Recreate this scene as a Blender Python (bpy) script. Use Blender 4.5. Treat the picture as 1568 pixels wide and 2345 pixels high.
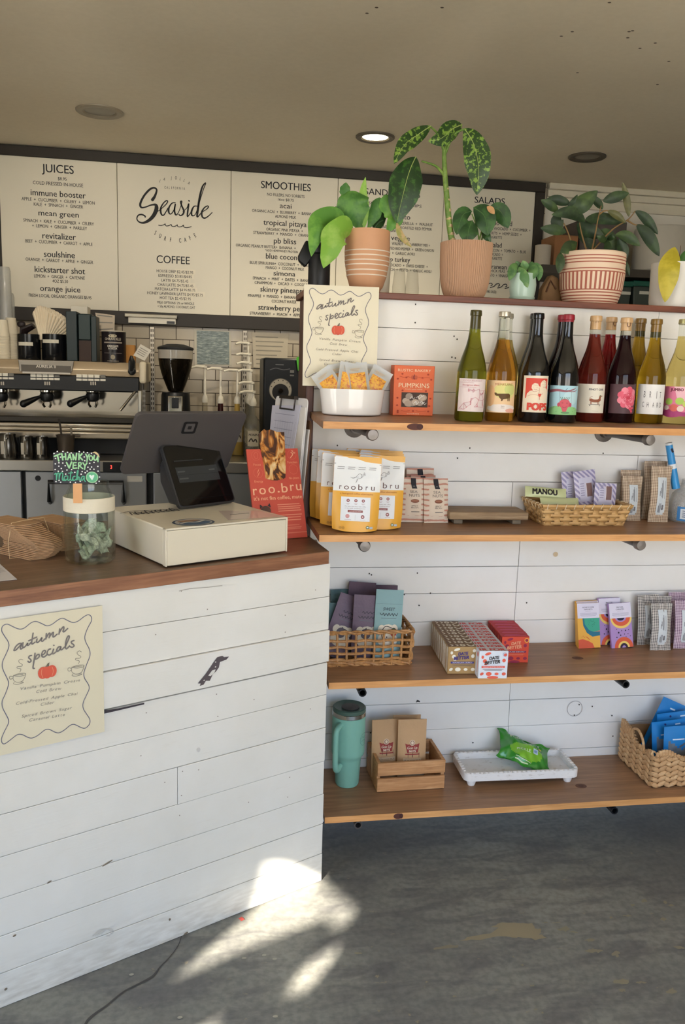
import bpy, bmesh, math, random
from math import sin, cos, pi, sqrt, radians as rad
from mathutils import Vector, Matrix
from mathutils.geometry import tessellate_polygon
random.seed(7)
SC = bpy.context.scene
for o in list(bpy.data.objects): bpy.data.objects.remove(o)
COL = SC.collection

# ------------------------------------------------------------------ camera
F = 1900.0; W_, H_ = 1568.0, 2345.0; CX, CY = W_/2, H_/2
EYE = Vector((0, 0, 1.42))
yaw, pitch, roll = rad(9.62), rad(9.59), rad(1.79)
_r = Vector((cos(yaw), -sin(yaw), 0)); _f = Vector((sin(yaw), cos(yaw), 0)); _z = Vector((0, 0, 1))
_w = _f*cos(pitch) - _z*sin(pitch); _u = _z*cos(pitch) + _f*sin(pitch)
CR = _r*cos(roll) + _u*sin(roll); CU = -_r*sin(roll) + _u*cos(roll); CW = _w
cam = bpy.data.objects.new('camera', bpy.data.cameras.new('camera')); COL.objects.link(cam)
cam.data.sensor_fit = 'HORIZONTAL'; cam.data.sensor_width = 36; cam.data.lens = F/W_*36
cam.data.clip_start = 0.05; cam.data.clip_end = 200
cam.matrix_world = Matrix(((CR.x, CU.x, -CW.x, EYE.x), (CR.y, CU.y, -CW.y, EYE.y), (CR.z, CU.z, -CW.z, EYE.z), (0, 0, 0, 1)))
SC.camera = cam
def ray(px, py): return CR*((px-CX)/F) - CU*((py-CY)/F) + CW
def onY(px, py, Y): d = ray(px, py); return EYE + d*(Y/d.y)
def onZ(px, py, Z): d = ray(px, py); return EYE + d*((Z-EYE.z)/d.z)
def onP(px, py, P, n): d = ray(px, py); return EYE + d*((P-EYE).dot(n)/d.dot(n))

# ------------------------------------------------------------------ daylight, sun, lamps, exposure
SC.view_settings.view_transform = 'Standard'; SC.view_settings.look = 'None'
SC.view_settings.gamma = 1; SC.view_settings.use_curve_mapping = False
SC.view_settings.exposure = EXPO = 0.58
wd = bpy.data.worlds.new('sky'); SC.world = wd; wd.use_nodes = True
nt = wd.node_tree; bg = nt.nodes['Background']
SKYC = (0.36, 0.61, 1.0); SKYS = 4.0
geo = nt.nodes.new('ShaderNodeTexCoord'); sep = nt.nodes.new('ShaderNodeSeparateXYZ')
rp = nt.nodes.new('ShaderNodeValToRGB')
nt.links.new(geo.outputs['Generated'], sep.inputs[0]); nt.links.new(sep.outputs[2], rp.inputs[0])
rp.color_ramp.elements[0].position = 0.0; rp.color_ramp.elements[0].color = (1.0, 0.93, 0.82, 1)
rp.color_ramp.elements[1].position = 0.35; rp.color_ramp.elements[1].color = (*SKYC, 1)
nt.links.new(rp.outputs[0], bg.inputs[0]); bg.inputs[1].default_value = SKYS
SUN_AZ = Vector((0.57, 0.82)); SUN_EL = rad(27)
SUND = Vector((SUN_AZ.x*cos(SUN_EL), SUN_AZ.y*cos(SUN_EL), -sin(SUN_EL))).normalized()   # direction the sunlight travels
sl = bpy.data.lights.new('sun', 'SUN'); sl.energy = 22.0; sl.angle = rad(0.5); sl.color = (1.0, 0.92, 0.80)
so = bpy.data.objects.new('sun', sl); COL.objects.link(so); so.location = (-6, -8, 6)
so.rotation_euler = SUND.to_track_quat('-Z', 'Y').to_euler()

# ------------------------------------------------------------------ materials
def lin(c):
    return tuple((x/255/12.92 if x/255 <= .04045 else ((x/255+.055)/1.055)**2.4) for x in c[:3]) + (1,)
_M = {}
def M(c, rough=.6, metal=0, noise=.05, scale=30, trans=0, ior=1.45, emit=0, coat=0, bump=0, bscale=200, alpha=1, sheen=0, spec=.5):
    k = (tuple(c), rough, metal, noise, scale, trans, ior, emit, coat, bump, bscale, alpha, sheen, spec)
    if k in _M: return _M[k]
    m = bpy.data.materials.new('paint'); m.use_nodes = True; n = m.node_tree; p = n.nodes['Principled BSDF']
    p.inputs['Roughness'].default_value = rough; p.inputs['Metallic'].default_value = metal
    p.inputs['IOR'].default_value = ior; p.inputs['Transmission Weight'].default_value = trans
    p.inputs['Coat Weight'].default_value = coat; p.inputs['Alpha'].default_value = alpha
    p.inputs['Specular IOR Level'].default_value = spec
    L = lin(c)
    tc = n.nodes.new('ShaderNodeTexCoord')
    if noise > 0:
        nz = n.nodes.new('ShaderNodeTexNoise'); nz.inputs['Scale'].default_value = scale; nz.inputs['Detail'].default_value = 3
        mx = n.nodes.new('ShaderNodeMix'); mx.data_type = 'RGBA'
        mx.inputs[6].default_value = tuple(min(1, x*(1-noise)) for x in L[:3]) + (1,)
        mx.inputs[7].default_value = tuple(min(1, x*(1+noise)) for x in L[:3]) + (1,)
        n.links.new(tc.outputs['Object'], nz.inputs['Vector']); n.links.new(nz.outputs[0], mx.inputs[0]); n.links.new(mx.outputs[2], p.inputs['Base Color'])
    else: p.inputs['Base Color'].default_value = L
    if emit: p.inputs['Emission Color'].default_value = L; p.inputs['Emission Strength'].default_value = emit
    if bump:
        b2 = n.nodes.new('ShaderNodeTexNoise'); b2.inputs['Scale'].default_value = bscale; b2.inputs['Detail'].default_value = 4
        bp = n.nodes.new('ShaderNodeBump'); bp.inputs['Strength'].default_value = bump; bp.inputs['Distance'].default_value = .01
        n.links.new(tc.outputs['Object'], b2.inputs['Vector']); n.links.new(b2.outputs[0], bp.inputs['Height']); n.links.new(bp.outputs[0], p.inputs['Normal'])
    _M[k] = m; return m
def clear(tint=(.93, .96, .94), refl=1.45, rough=.03, milk=0):          # thin clear glass or plastic: light passes, the surface mirrors by Fresnel
    k = ('clear', tint, refl, rough, milk)
    if k in _M: return _M[k]
    m = bpy.data.materials.new('clear'); m.use_nodes = True; n = m.node_tree; n.nodes.remove(n.nodes['Principled BSDF']); out = n.nodes['Material Output']
    tr = n.nodes.new('ShaderNodeBsdfTransparent'); tr.inputs[0].default_value = (*tint, 1); gl = n.nodes.new('ShaderNodeBsdfGlossy'); gl.inputs['Roughness'].default_value = rough
    lw = n.nodes.new('ShaderNodeLayerWeight'); lw.inputs[0].default_value = .5; pw = n.nodes.new('ShaderNodeMath'); pw.operation = 'POWER'; pw.inputs[1].default_value = 4; n.links.new(lw.outputs['Facing'], pw.inputs[0])
    fr = n.nodes.new('ShaderNodeMath'); fr.operation = 'MULTIPLY_ADD'; fr.inputs[1].default_value = .55; fr.inputs[2].default_value = (refl-1)**2/(refl+1)**2; n.links.new(pw.outputs[0], fr.inputs[0]); mx = n.nodes.new('ShaderNodeMixShader')
    src = tr
    if milk:
        df = n.nodes.new('ShaderNodeBsdfDiffuse'); nz = n.nodes.new('ShaderNodeTexNoise'); nz.inputs['Scale'].default_value = 40; rp_ = n.nodes.new('ShaderNodeValToRGB'); rp_.color_ramp.elements[0].color = (.66, .66, .64, 1); rp_.color_ramp.elements[1].color = (.74, .74, .72, 1); n.links.new(nz.outputs[0], rp_.inputs[0]); n.links.new(rp_.outputs[0], df.inputs[0])
        m2 = n.nodes.new('ShaderNodeMixShader'); m2.inputs[0].default_value = milk; n.links.new(tr.outputs[0], m2.inputs[1]); n.links.new(df.outputs[0], m2.inputs[2]); src = m2
    n.links.new(fr.outputs[0], mx.inputs[0]); n.links.new(src.outputs[0], mx.inputs[1]); n.links.new(gl.outputs[0], mx.inputs[2]); n.links.new(mx.outputs[0], out.inputs[0])
    _M[k] = m; return m
class NT:                                   # small node helper
    def __init__(s, rough=.6, metal=0, name='surface'):
        s.m = bpy.data.materials.new(name); s.m.use_nodes = True; s.n = s.m.node_tree; s.p = s.n.nodes['Principled BSDF']
        s.p.inputs['Roughness'].default_value = rough; s.p.inputs['Metallic'].default_value = metal
        s.tc = s.n.nodes.new('ShaderNodeTexCoord')
    def link(s, a, b): s.n.links.new(a, b)
    def coord(s, scale=(1, 1, 1), rot=(0, 0, 0), loc=(0, 0, 0), kind='Object'):
        mp = s.n.nodes.new('ShaderNodeMapping'); mp.inputs['Scale'].default_value = scale; mp.inputs['Rotation'].default_value = rot; mp.inputs['Location'].default_value = loc
        s.link(s.tc.outputs[kind], mp.inputs[0]); return mp.outputs[0]
    def noise(s, vec, scale=5, detail=4, rough=.5, dist=0):
        z = s.n.nodes.new('ShaderNodeTexNoise'); z.inputs['Scale'].default_value = scale; z.inputs['Detail'].default_value = detail
        z.inputs['Roughness'].default_value = rough; z.inputs['Distortion'].default_value = dist; s.link(vec, z.inputs['Vector']); return z.outputs[0]
    def ramp(s, fac, stops):
        r = s.n.nodes.new('ShaderNodeValToRGB'); e = r.color_ramp.elements
        while len(e) < len(stops): e.new(.5)
        for q, (pos, c) in zip(e, stops): q.position = pos; q.color = lin(c) if isinstance(c, tuple) else (c, c, c, 1)
        s.link(fac, r.inputs[0]); return r.outputs[0]
    def math(s, op, a, b=None, c=None):
        q = s.n.nodes.new('ShaderNodeMath'); q.operation = op
        for i, v in enumerate((a, b, c)):
            if v is None: continue
            if isinstance(v, (int, float)): q.inputs[i].default_value = v
            else: s.link(v, q.inputs[i])
        return q.outputs[0]
    def xyz(s, vec):
        q = s.n.nodes.new('ShaderNodeSeparateXYZ'); s.link(vec, q.inputs[0]); return q.outputs
    def mix(s, fac, a, b, mode='MIX'):
        q = s.n.nodes.new('ShaderNodeMix'); q.data_type = 'RGBA'; q.blend_type = mode
        for i, v in ((0, fac), (6, a), (7, b)):
            if isinstance(v, (int, float)): q.inputs[i].default_value = v
            elif isinstance(v, tuple): q.inputs[i].default_value = lin(v)
            else: s.link(v, q.inputs[i])
        return q.outputs[2]
    def bump(s, h, strength=.3, dist=.01):
        b = s.n.nodes.new('ShaderNodeBump'); b.inputs['Strength'].default_value = strength; b.inputs['Distance'].default_value = dist
        s.link(h, b.inputs['Height']); s.link(b.outputs[0], s.p.inputs['Normal'])
    def base(s, c): s.link(c, s.p.inputs['Base Color']); return s.m
def wood(c1, c2, c3, axis=0, s=1, rough=.5, stretch=14):
    t = NT(rough); sc = [stretch, stretch, stretch]; sc[axis] = 1.0
    v = t.coord(tuple(x*s for x in sc)); a = t.noise(v, 4, 6, .6, .8); b = t.noise(t.coord((3*s, 3*s, 3*s)), 2, 3)
    c = t.ramp(a, [(.3, c1), (.52, c2), (.72, c3)])
    c = t.mix(t.ramp(b, [(.35, 0.0), (.7, .5)]), c, c1)
    t.bump(a, .12, .002); return t.base(c)
def gingham(ca, cb, s=260, axis=(0, 2)):
    t = NT(.75); x = t.xyz(t.tc.outputs['Object'])
    a = t.math('GREATER_THAN', t.math('FRACT', t.math('MULTIPLY', x[axis[0]], s)), .5); b = t.math('GREATER_THAN', t.math('FRACT', t.math('MULTIPLY', x[axis[1]], s)), .5)
    f = t.math('MULTIPLY', t.math('ADD', a, b), .5); return t.base(t.mix(f, ca, cb))
def stripes(ca, cb, s, kx, kz, duty=.5, rough=.6, wob=0):
    t = NT(rough); x = t.xyz(t.tc.outputs['Object']); q = t.math('ADD', t.math('MULTIPLY', x[0], kx), t.math('MULTIPLY', x[2], kz))
    if wob: q = t.math('ADD', q, t.math('MULTIPLY', t.noise(t.tc.outputs['Object'], 30), wob))
    f = t.math('GREATER_THAN', t.math('FRACT', t.math('MULTIPLY', q, s)), duty); return t.base(t.mix(f, ca, cb))

# ------------------------------------------------------------------ mesh builder
class MB:
    def __init__(s): s.v = []; s.f = []; s.m = []; s.mi = 0; s.T = Matrix()
    def add(s, vs, fs, mi=None):
        b = len(s.v); s.v += [s.T @ Vector(p) for p in vs]; s.f += [tuple(b+i for i in q) for q in fs]
        s.m += [s.mi if mi is None else mi]*len(fs); return s
    def box(s, x0, x1, y0, y1, z0, z1, mi=None):
        return s.add([(x, y, z) for x in (x0, x1) for y in (y0, y1) for z in (z0, z1)],
                     [(0, 1, 3, 2), (4, 6, 7, 5), (0, 4, 5, 1), (2, 3, 7, 6), (0, 2, 6, 4), (1, 5, 7, 3)], mi)
    def prism(s, pts, y0, y1, mi=None, ax='xz'):
        n = len(pts); mk = {'xz': lambda a, b, d: (a, d, b), 'xy': lambda a, b, d: (a, b, d), 'yz': lambda a, b, d: (d, a, b)}[ax]
        vs = [mk(a, b, y0) for a, b in pts] + [mk(a, b, y1) for a, b in pts]
        fs = [(i, (i+1) % n, n+(i+1) % n, n+i) for i in range(n)]
        tri = tessellate_polygon([[Vector((a, b, 0)) for a, b in pts]])
        fs += [tuple(t) for t in tri] + [tuple(n+i for i in t) for t in tri]
        return s.add(vs, fs, mi)
    def lathe(s, prof, n=32, mi=None, cap=True, sx=1, sy=1, a0=0, a1=2*pi, mif=None):
        full = abs(a1-a0-2*pi) < 1e-6; na = n if full else n+1
        vs = []; fs = []; ms = []
        for r, z in prof:
            for k in range(na): a = a0+(a1-a0)*k/n; vs.append((r*cos(a)*sx, r*sin(a)*sy, z))
        for j in range(len(prof)-1):
            for k in range(n):
                k2 = (k+1) % na; fs.append((j*na+k, j*na+k2, (j+1)*na+k2, (j+1)*na+k)); ms.append((s.mi if mi is None else mi) if mif is None else mif(j))
        if cap and full:
            for j in (0, len(prof)-1):
                if prof[j][0] > 1e-6: fs.append(tuple(j*na+k for k in range(na))); ms.append((s.mi if mi is None else mi) if mif is None else mif(min(j, len(prof)-2)))
        b = len(s.v); s.v += [s.T @ Vector(p) for p in vs]; s.f += [tuple(b+i for i in q) for q in fs]; s.m += ms; return s
    def tube(s, pts, r, n=8, mi=None, closed=False, caps=True, flat=1):
        P = [Vector(p) for p in pts]; N = len(P); rr = r if isinstance(r, (list, tuple)) else [r]*N
        vs = []; fs = []; nrm = None
        for i in range(N):
            t = (P[(i+1) % N]-P[i-1]) if closed else (P[min(i+1, N-1)]-P[max(i-1, 0)])
            t = t.normalized() if t.length > 1e-9 else Vector((0, 0, 1))
            if nrm is None: nrm = t.orthogonal().normalized()
            nrm = (nrm - t*nrm.dot(t)); nrm = nrm.normalized() if nrm.length > 1e-9 else t.orthogonal().normalized(); bn = t.cross(nrm)
            for k in range(n): a = 2*pi*k/n; vs.append(P[i] + nrm*(rr[i]*cos(a)) + bn*(rr[i]*flat*sin(a)))
        for i in range(N if closed else N-1):
            for k in range(n): i2 = (i+1) % N; fs.append((i*n+k, i*n+(k+1) % n, i2*n+(k+1) % n, i2*n+k))
        if caps and not closed: fs += [tuple(range(n)), tuple((N-1)*n+k for k in range(n))]
        return s.add(vs, fs, mi)
    def grid(s, fn, nu, nv, mi=None, mif=None, wrap=False):
        vs = [fn(i/nu, j/nv) for j in range(nv+1) for i in range(nu+1)]; fs = []; ms = []
        for j in range(nv):
            for i in range(nu): a = j*(nu+1)+i; fs.append((a, a+1, a+nu+2, a+nu+1)); ms.append(mif((i+.5)/nu, (j+.5)/nv) if mif else (s.mi if mi is None else mi))
        b = len(s.v); s.v += [s.T @ Vector(p) for p in vs]; s.f += [tuple(b+i for i in q) for q in fs]; s.m += ms; return s
    def ball(s, c, r, n=16, sc=(1, 1, 1), mi=None):
        c = Vector(c); pr = 10
        return s.grid(lambda u, v: c+Vector((r*sc[0]*sin(pi*v)*cos(2*pi*u), r*sc[1]*sin(pi*v)*sin(2*pi*u), r*sc[2]*cos(pi*v))), n, pr, mi)
    def build(s, name, mats, parent=None, bevel=0, smooth=35, sub=0, solid=0, weld=False, seg=2, recalc=True):
        me = bpy.data.meshes.new(name); me.from_pydata([tuple(v) for v in s.v], [], s.f)
        for m in (mats if isinstance(mats, (list, tuple)) else [mats]): me.materials.append(m)
        me.polygons.foreach_set('material_index', s.m)
        if recalc:
            bm = bmesh.new(); bm.from_mesh(me)
            if weld: bmesh.ops.remove_doubles(bm, verts=bm.verts, dist=1e-5)
            bmesh.ops.recalc_face_normals(bm, faces=bm.faces); bm.to_mesh(me); bm.free()
        if smooth:
            me.polygons.foreach_set('use_smooth', [True]*len(me.polygons)); me.set_sharp_from_angle(angle=rad(smooth))
        o = bpy.data.objects.new(name, me); COL.objects.link(o)
        if parent: o.parent = parent
        if solid: q = o.modifiers.new('s', 'SOLIDIFY'); q.thickness = solid; q.offset = 0
        if bevel: q = o.modifiers.new('b', 'BEVEL'); q.width = bevel; q.segments = seg; q.limit_method = 'ANGLE'; q.angle_limit = rad(40); q.harden_normals = False
        if sub: q = o.modifiers.new('u', 'SUBSURF'); q.levels = sub; q.render_levels = sub
        return o
def tag(o, label, cat, group=None, kind=None):
    o['label'] = label; o['category'] = cat
    if group: o['group'] = group
    if kind: o['kind'] = kind
    return o
def thing(name, label, cat, loc=(0, 0, 0), rz=0, group=None, rx=0, ry=0):
    o = bpy.data.objects.new(name, None); COL.objects.link(o); o.location = loc; o.rotation_euler = (rx, ry, rz); o.empty_display_size = .05
    return tag(o, label, cat, group)
def struct(o): o['kind'] = 'structure'; return o
KIDS = {}
def dup(root, label, loc, rz=None, rx=None, ry=None, group=None, scale=None):
    if root.name not in KIDS:
        KIDS[root.name] = None
    def cp(o, par):
        c = o.copy(); COL.objects.link(c)
        if par: c.parent = par
        for ch in [q for q in COL.objects if q.parent == o]: cp(ch, c)
        return c
    r = cp(root, None); r.location = loc; r['label'] = label
    if rz is not None: r.rotation_euler.z = rz
    if rx is not None: r.rotation_euler.x = rx
    if ry is not None: r.rotation_euler.y = ry
    if scale: r.scale = scale
    if group: r['group'] = group
    return r
def smooth_pts(P, k=6, closed=False):
    P = [Vector(p) for p in P]; n = len(P); out = []
    rng = range(n if closed else n-1)
    for i in rng:
        g = (lambda j: P[j % n]) if closed else (lambda j: P[max(0, min(n-1, j))])
        a, b, c, d = g(i-1), g(i), g(i+1), g(i+2)
        for q in range(k):
            t = q/k; out.append(.5*((2*b) + (c-a)*t + (2*a-5*b+4*c-d)*t*t + (3*b-a-3*c+d)*t**3))
    if not closed: out.append(P[-1])
    return out

# ------------------------------------------------------------------ flat printing: text, strokes and shapes laid on a surface
_T = {}
def glyphs(s, off=0):
    k = (s, off)
    if k in _T: return _T[k]
    cu = bpy.data.curves.new('t', 'FONT'); cu.body = s; cu.size = 1; cu.resolution_u = 5 if len(s) < 10 else 2; cu.offset = off
    o = bpy.data.objects.new('t', cu); COL.objects.link(o)
    me = bpy.data.meshes.new_from_object(o.evaluated_get(bpy.context.evaluated_depsgraph_get()))
    vs = [(v.co.x, v.co.y) for v in me.vertices]; fs = [tuple(p.vertices) for p in me.polygons]
    bpy.data.objects.remove(o); bpy.data.curves.remove(cu); bpy.data.meshes.remove(me)
    _T[k] = (vs, fs); return _T[k]
_hv = glyphs('H')[0]; CAP = max(v[1] for v in _hv)
class Art:
    def __init__(s, step=5e-5): s.ops = []; s.step = step
    def raw(s, vs, fs, c): s.ops.append((vs, fs, c)); return s
    def text(s, t, x, y, h, c, align='C', w=None, rot=0, bold=0, shear=0, sx=.85, space=0):
        """cap height h, centred on (x, y); w fits the width"""
        vs, fs = glyphs(t) if not space else s._spaced(t, 0, space)
        if not vs: return s
        a, b = min(v[0] for v in vs), max(v[0] for v in vs); sy = h/CAP; kx = (w/(b-a)) if w else sy*sx
        x0 = {'C': -(a+b)/2, 'L': -a, 'R': -b}[align]; cr, sr = cos(rot), sin(rot); out = []
        for p, q in vs:
            u = (p+x0)*kx; v = (q-CAP/2)*sy; u += v*shear; out.append((x+u*cr-v*sr, y+u*sr+v*cr))
        sh = [(0, 0)] if not bold else [(-bold, 0), (bold, 0)] if bold < .025 else [(-bold, -bold*.7), (bold, bold*.7), (-bold, bold*.7), (bold, -bold*.7), (0, 0)]
        for a_, b_ in sh: s.raw([(u+(a_*cr-b_*sr)*sy*.8, v+(a_*sr+b_*cr)*sy*.8) for u, v in out], fs, c)
        return s
    def _spaced(s, t, bold, sp):
        V = []; Fc = []; x = 0
        for ch in t:
            if ch == ' ': x += .35+sp; continue
            vs, fs = glyphs(ch, bold); a, b = min(v[0] for v in vs), max(v[0] for v in vs); n = len(V)
            V += [(v[0]-a+x, v[1]) for v in vs]; Fc += [tuple(i+n for i in f) for f in fs]; x += b-a+sp
        return V, Fc
    def poly(s, pts, c):
        tri = tessellate_polygon([[Vector((a, b, 0)) for a, b in pts]]); return s.raw(list(pts), [tuple(t) for t in tri], c)
    def rect(s, x0, y0, x1, y1, c, nx=1, ny=1):
        vs = [(x0+(x1-x0)*i/nx, y0+(y1-y0)*j/ny) for j in range(ny+1) for i in range(nx+1)]
        return s.raw(vs, [(j*(nx+1)+i, j*(nx+1)+i+1, (j+1)*(nx+1)+i+1, (j+1)*(nx+1)+i) for j in range(ny) for i in range(nx)], c)
    def ell(s, x, y, rx, ry, c, n=18, rot=0, a0=0, a1=2*pi):
        vs = [(x, y)]; full = abs(a1-a0-2*pi) < 1e-6
        for k in range(n+1): a = a0+(a1-a0)*k/n; p, q = rx*cos(a), ry*sin(a); vs.append((x+p*cos(rot)-q*sin(rot), y+p*sin(rot)+q*cos(rot)))
        return s.raw(vs, [(0, k+1, k+2) for k in range(n)], c)
    def stroke(s, pts, w, c, k=4, closed=False, sm=True):
        P = [Vector((p[0], p[1])) for p in pts]
        ws = w if isinstance(w, (list, tuple)) else None
        if sm and len(P) > 2:
            P3 = [Vector((p[0], p[1], ws[i] if ws else w)) for i, p in enumerate(pts)]
            Q = smooth_pts(P3, k, closed); P = [Vector((q.x, q.y)) for q in Q]; wl = [q.z for q in Q]
        else: wl = ws or [w]*len(P)
        n = len(P); vs = []; fs = []
        for i in range(n):
            t = (P[(i+1) % n]-P[i-1]) if closed else (P[min(i+1, n-1)]-P[max(0, i-1)])
            t = t.normalized() if t.length > 1e-12 else Vector((1, 0)); nn = Vector((-t.y, t.x))*wl[i]/2
            vs += [tuple(P[i]+nn), tuple(P[i]-nn)]
        for i in range(n if closed else n-1): a, b = 2*i, 2*((i+1) % n); fs.append((a, a+1, b+1, b))
        s.raw(vs, fs, c)
        if not closed:
            for q in (0, -1): s.ell(P[q].x, P[q].y, wl[q]/2, wl[q]/2, c, 8); s.ops[-1] = s.ops[-1]
        return s
    def build(s, name, parent=None, mapf=None, base=.0006, rough=.65, maxe=0, mv=0):
        if mapf is None: mapf = lambda u, v, d: (u, -d, v)
        mb = MB(); mats = []; ix = {}; step = min(s.step, .0015/max(1, len(s.ops)))
        for k, (vs, fs, c) in enumerate(s.ops):
            key = c if isinstance(c, tuple) else c.name
            if key not in ix: ix[key] = len(mats); mats.append(M(c, rough, noise=.03) if isinstance(c, tuple) else c)
            if maxe:                               # split long triangles so that they follow a curved surface
                vs = list(vs); st = [t for f in fs for t in ([f] if len(f) == 3 else [(f[0], f[i], f[i+1]) for i in range(1, len(f)-1)])]; fs = []; md = {}
                while st:
                    t = st.pop(); e = [abs(vs[t[i]][0]-vs[t[(i+1) % 3]][0])+mv*abs(vs[t[i]][1]-vs[t[(i+1) % 3]][1]) for i in range(3)]; j = e.index(max(e))
                    if e[j] <= maxe: fs.append(t); continue
                    a_, b_, c_ = t[j], t[(j+1) % 3], t[(j+2) % 3]; q = (min(a_, b_), max(a_, b_))
                    if q not in md: md[q] = len(vs); vs.append(((vs[a_][0]+vs[b_][0])/2, (vs[a_][1]+vs[b_][1])/2))
                    st += [(a_, md[q], c_), (md[q], b_, c_)]
            mb.add([mapf(u, v, base+(8e-5 if k else 0)+k*step) for u, v in vs], fs, ix[key])
        return mb.build(name, mats, parent, smooth=0, recalc=False)
def cyl(r): return lambda u, v, d: ((r+d)*sin(u/r), -(r+d)*cos(u/r), v)
def pl(o=(0, 0, 0), ux=(1, 0, 0), uy=(0, 0, 1)):
    o, ux, uy = Vector(o), Vector(ux).normalized(), Vector(uy).normalized(); n = ux.cross(uy)
    return lambda u, v, d: o + ux*u + uy*v + n*d

# ------------------------------------------------------------------ key places
YW, YF, YB = 2.42, 2.13, 5.05               # plank wall face, shelf fronts, tiled back wall
CEIL = 2.585
CA = rad(26.3); CDIR = Vector((cos(CA), sin(CA), 0)); CN = Vector((sin(CA), -cos(CA), 0))
CP = onZ(736.5, 2016, 0)                    # counter's right front corner on the floor
ZS = [onY(1010, 970.7, YF).z, onY(1010, 1225, YF).z, onY(1230, 1549, YF).z, onY(1020, 1856, YF).z]
ZC = .955                                   # counter top
ZL = onY(1000, 676, YW-.012).z              # ledge top
WXL = onY(712, 1100, YW).x                  # left end of the plank wall
# ------------------------------------------------------------------ room shell
XL, XR, YFR = -2.75, 4.3, -1.6
def floor_mat():
    t = NT(.55); o = t.tc.outputs['Object']
    a = t.noise(o, 1.6, 6, .62); b = t.noise(t.coord((2.2, 7, 1)), 2.6, 6, .65, .6); c = t.noise(t.coord((5, 12, 1)), 3.2, 5, .7, .4); d = t.noise(o, 60, 3)
    x = t.ramp(a, [(.3, (106, 106, 102)), (.5, (130, 129, 121)), (.7, (152, 150, 139))])
    x = t.mix(t.ramp(b, [(.45, 0.0), (.62, .65)]), x, (94, 92, 92))
    x = t.mix(t.ramp(c, [(.66, 0.0), (.69, .75)]), x, (152, 142, 118))
    x = t.mix(t.ramp(d, [(.35, .3), (.6, 0.0)]), x, (70, 70, 68))
    t.link(t.ramp(b, [(.3, .62), (.7, .42)]), t.p.inputs['Roughness']); t.bump(d, .08, .003); return t.base(x)
fl = MB(); fl.box(XL-.1, XR+.1, YFR-.1, YB+.2, -.12, 0)
floor = struct(fl.build('floor', floor_mat(), smooth=0))
fa = Art()
def fpt(p, c=(760, 1840), s=1.9406): q = onZ(c[0]+p[0]/s, c[1]+p[1]/s, 0); return (q.x, q.y)
rs = random.Random(21)
def chip(poly, c, k=3, j=.0035):
    P = [Vector(fpt(p)) for p in poly]; out = []
    for i, p in enumerate(P):
        q = P[(i+1) % len(P)]
        for t in range(k): v = p.lerp(q, t/k); out.append((v.x+rs.uniform(-j, j), v.y+rs.uniform(-j, j)))
    fa.poly(out, c)
chip([(570, 612), (620, 590), (700, 575), (735, 555), (705, 545), (760, 532), (830, 528), (885, 535), (905, 555), (930, 560), (920, 580), (955, 600), (905, 605), (850, 595), (800, 598), (730, 592), (650, 605)], (150, 138, 112))
chip([(445, 640), (500, 632), (565, 632), (560, 642), (450, 650)], (135, 128, 108))
def blob(x, y, rx, ry, c=(142, 134, 112)): chip([(x+rx*cos(a*pi/5)*rs.uniform(.5, 1.1), y+ry*sin(a*pi/5)*rs.uniform(.4, 1.1)) for a in range(10)], c, 2, .002)
for x, y, rx, ry in [(1030, 558, 30, 14), (1075, 572, 20, 5), (1165, 656, 40, 12), (1262, 670, 22, 18), (1145, 608, 22, 8), (1285, 792, 45, 14), (1370, 796, 30, 5), (1505, 835, 28, 16), (1385, 434, 14, 9), (1540, 642, 30, 7), (1310, 500, 26, 5), (1240, 508, 8, 6), (1470, 515, 22, 7), (1335, 452, 14, 6), (945, 530, 14, 3), (1290, 832, 20, 9), (890, 812, 10, 5), (808, 684, 5, 4), (845, 720, 5, 5), (935, 932, 6, 6), (345, 942, 7, 7), (378, 972, 9, 7), (208, 924, 7, 6), (420, 795, 8, 5), (115, 668, 22, 6), (905, 920, 8, 8), (1510, 455, 16, 5), (1480, 440, 12, 9), (200, 770, 9, 9), (545, 860, 12, 4)]: blob(x, y, rx, ry)
def fp2(p): return fpt(p, (0, 1880), 1.96)
fa.stroke([fp2(p) for p in [(815, 515), (800, 560), (760, 615), (720, 655), (690, 695), (650, 720), (600, 745), (560, 765), (520, 795), (480, 830), (430, 865), (395, 895), (380, 925)]], [.002, .002, .003, .003, .006, .006, .005, .004, .004, .005, .006, .006, .006], (72, 70, 68))
fa.poly([fp2(p) for p in [(1070, 440), (1085, 432), (1098, 445), (1082, 452)]], (170, 70, 62))
for q in [(1095, 618), (1185, 605), (1232, 622), (1235, 880), (807, 885), (590, 692)]: x, y = fp2(q); fa.ell(x, y, .006, .004, (165, 160, 145), 8)
struct(fa.build('floor_wear', floor, lambda u, v, d: (u, v, d), .0004))
def ceil_mat():
    t = NT(.9); o = t.tc.outputs['Object']; a = t.noise(o, 1.1, 4); b = t.noise(o, 45, 4)
    t.bump(t.noise(o, 6, 6), .12, .02); return t.base(t.mix(t.ramp(b, [(.3, .1), (.7, 0.0)]), t.ramp(a, [(.3, (228, 214, 188)), (.7, (238, 226, 202))]), (186, 172, 144)))
c = MB(); c.box(XL-.1, XR+.1, YFR-.1, YB+.2, CEIL, CEIL+.12); ceiling = struct(c.build('ceiling', ceil_mat(), smooth=0))
ca = Art()
for q in [(862, 17), (840, 30), (1012, 17), (1440, 72), (1448, 70), (1437, 86), (1310, 72), (1500, 98), (1322, 166), (1505, 193), (1531, 140), (1465, 110), (1395, 5), (1285, 82)]:
    p = onZ(*q, CEIL); ca.ell(p.x, p.y, .006, .005, (95, 80, 62), 8)
struct(ca.build('ceiling_speck', ceiling, lambda u, v, d: (u, v, CEIL-d), .0005))
WALLM = M((224, 218, 206), .85, noise=.04, scale=4, bump=.05)
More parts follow.
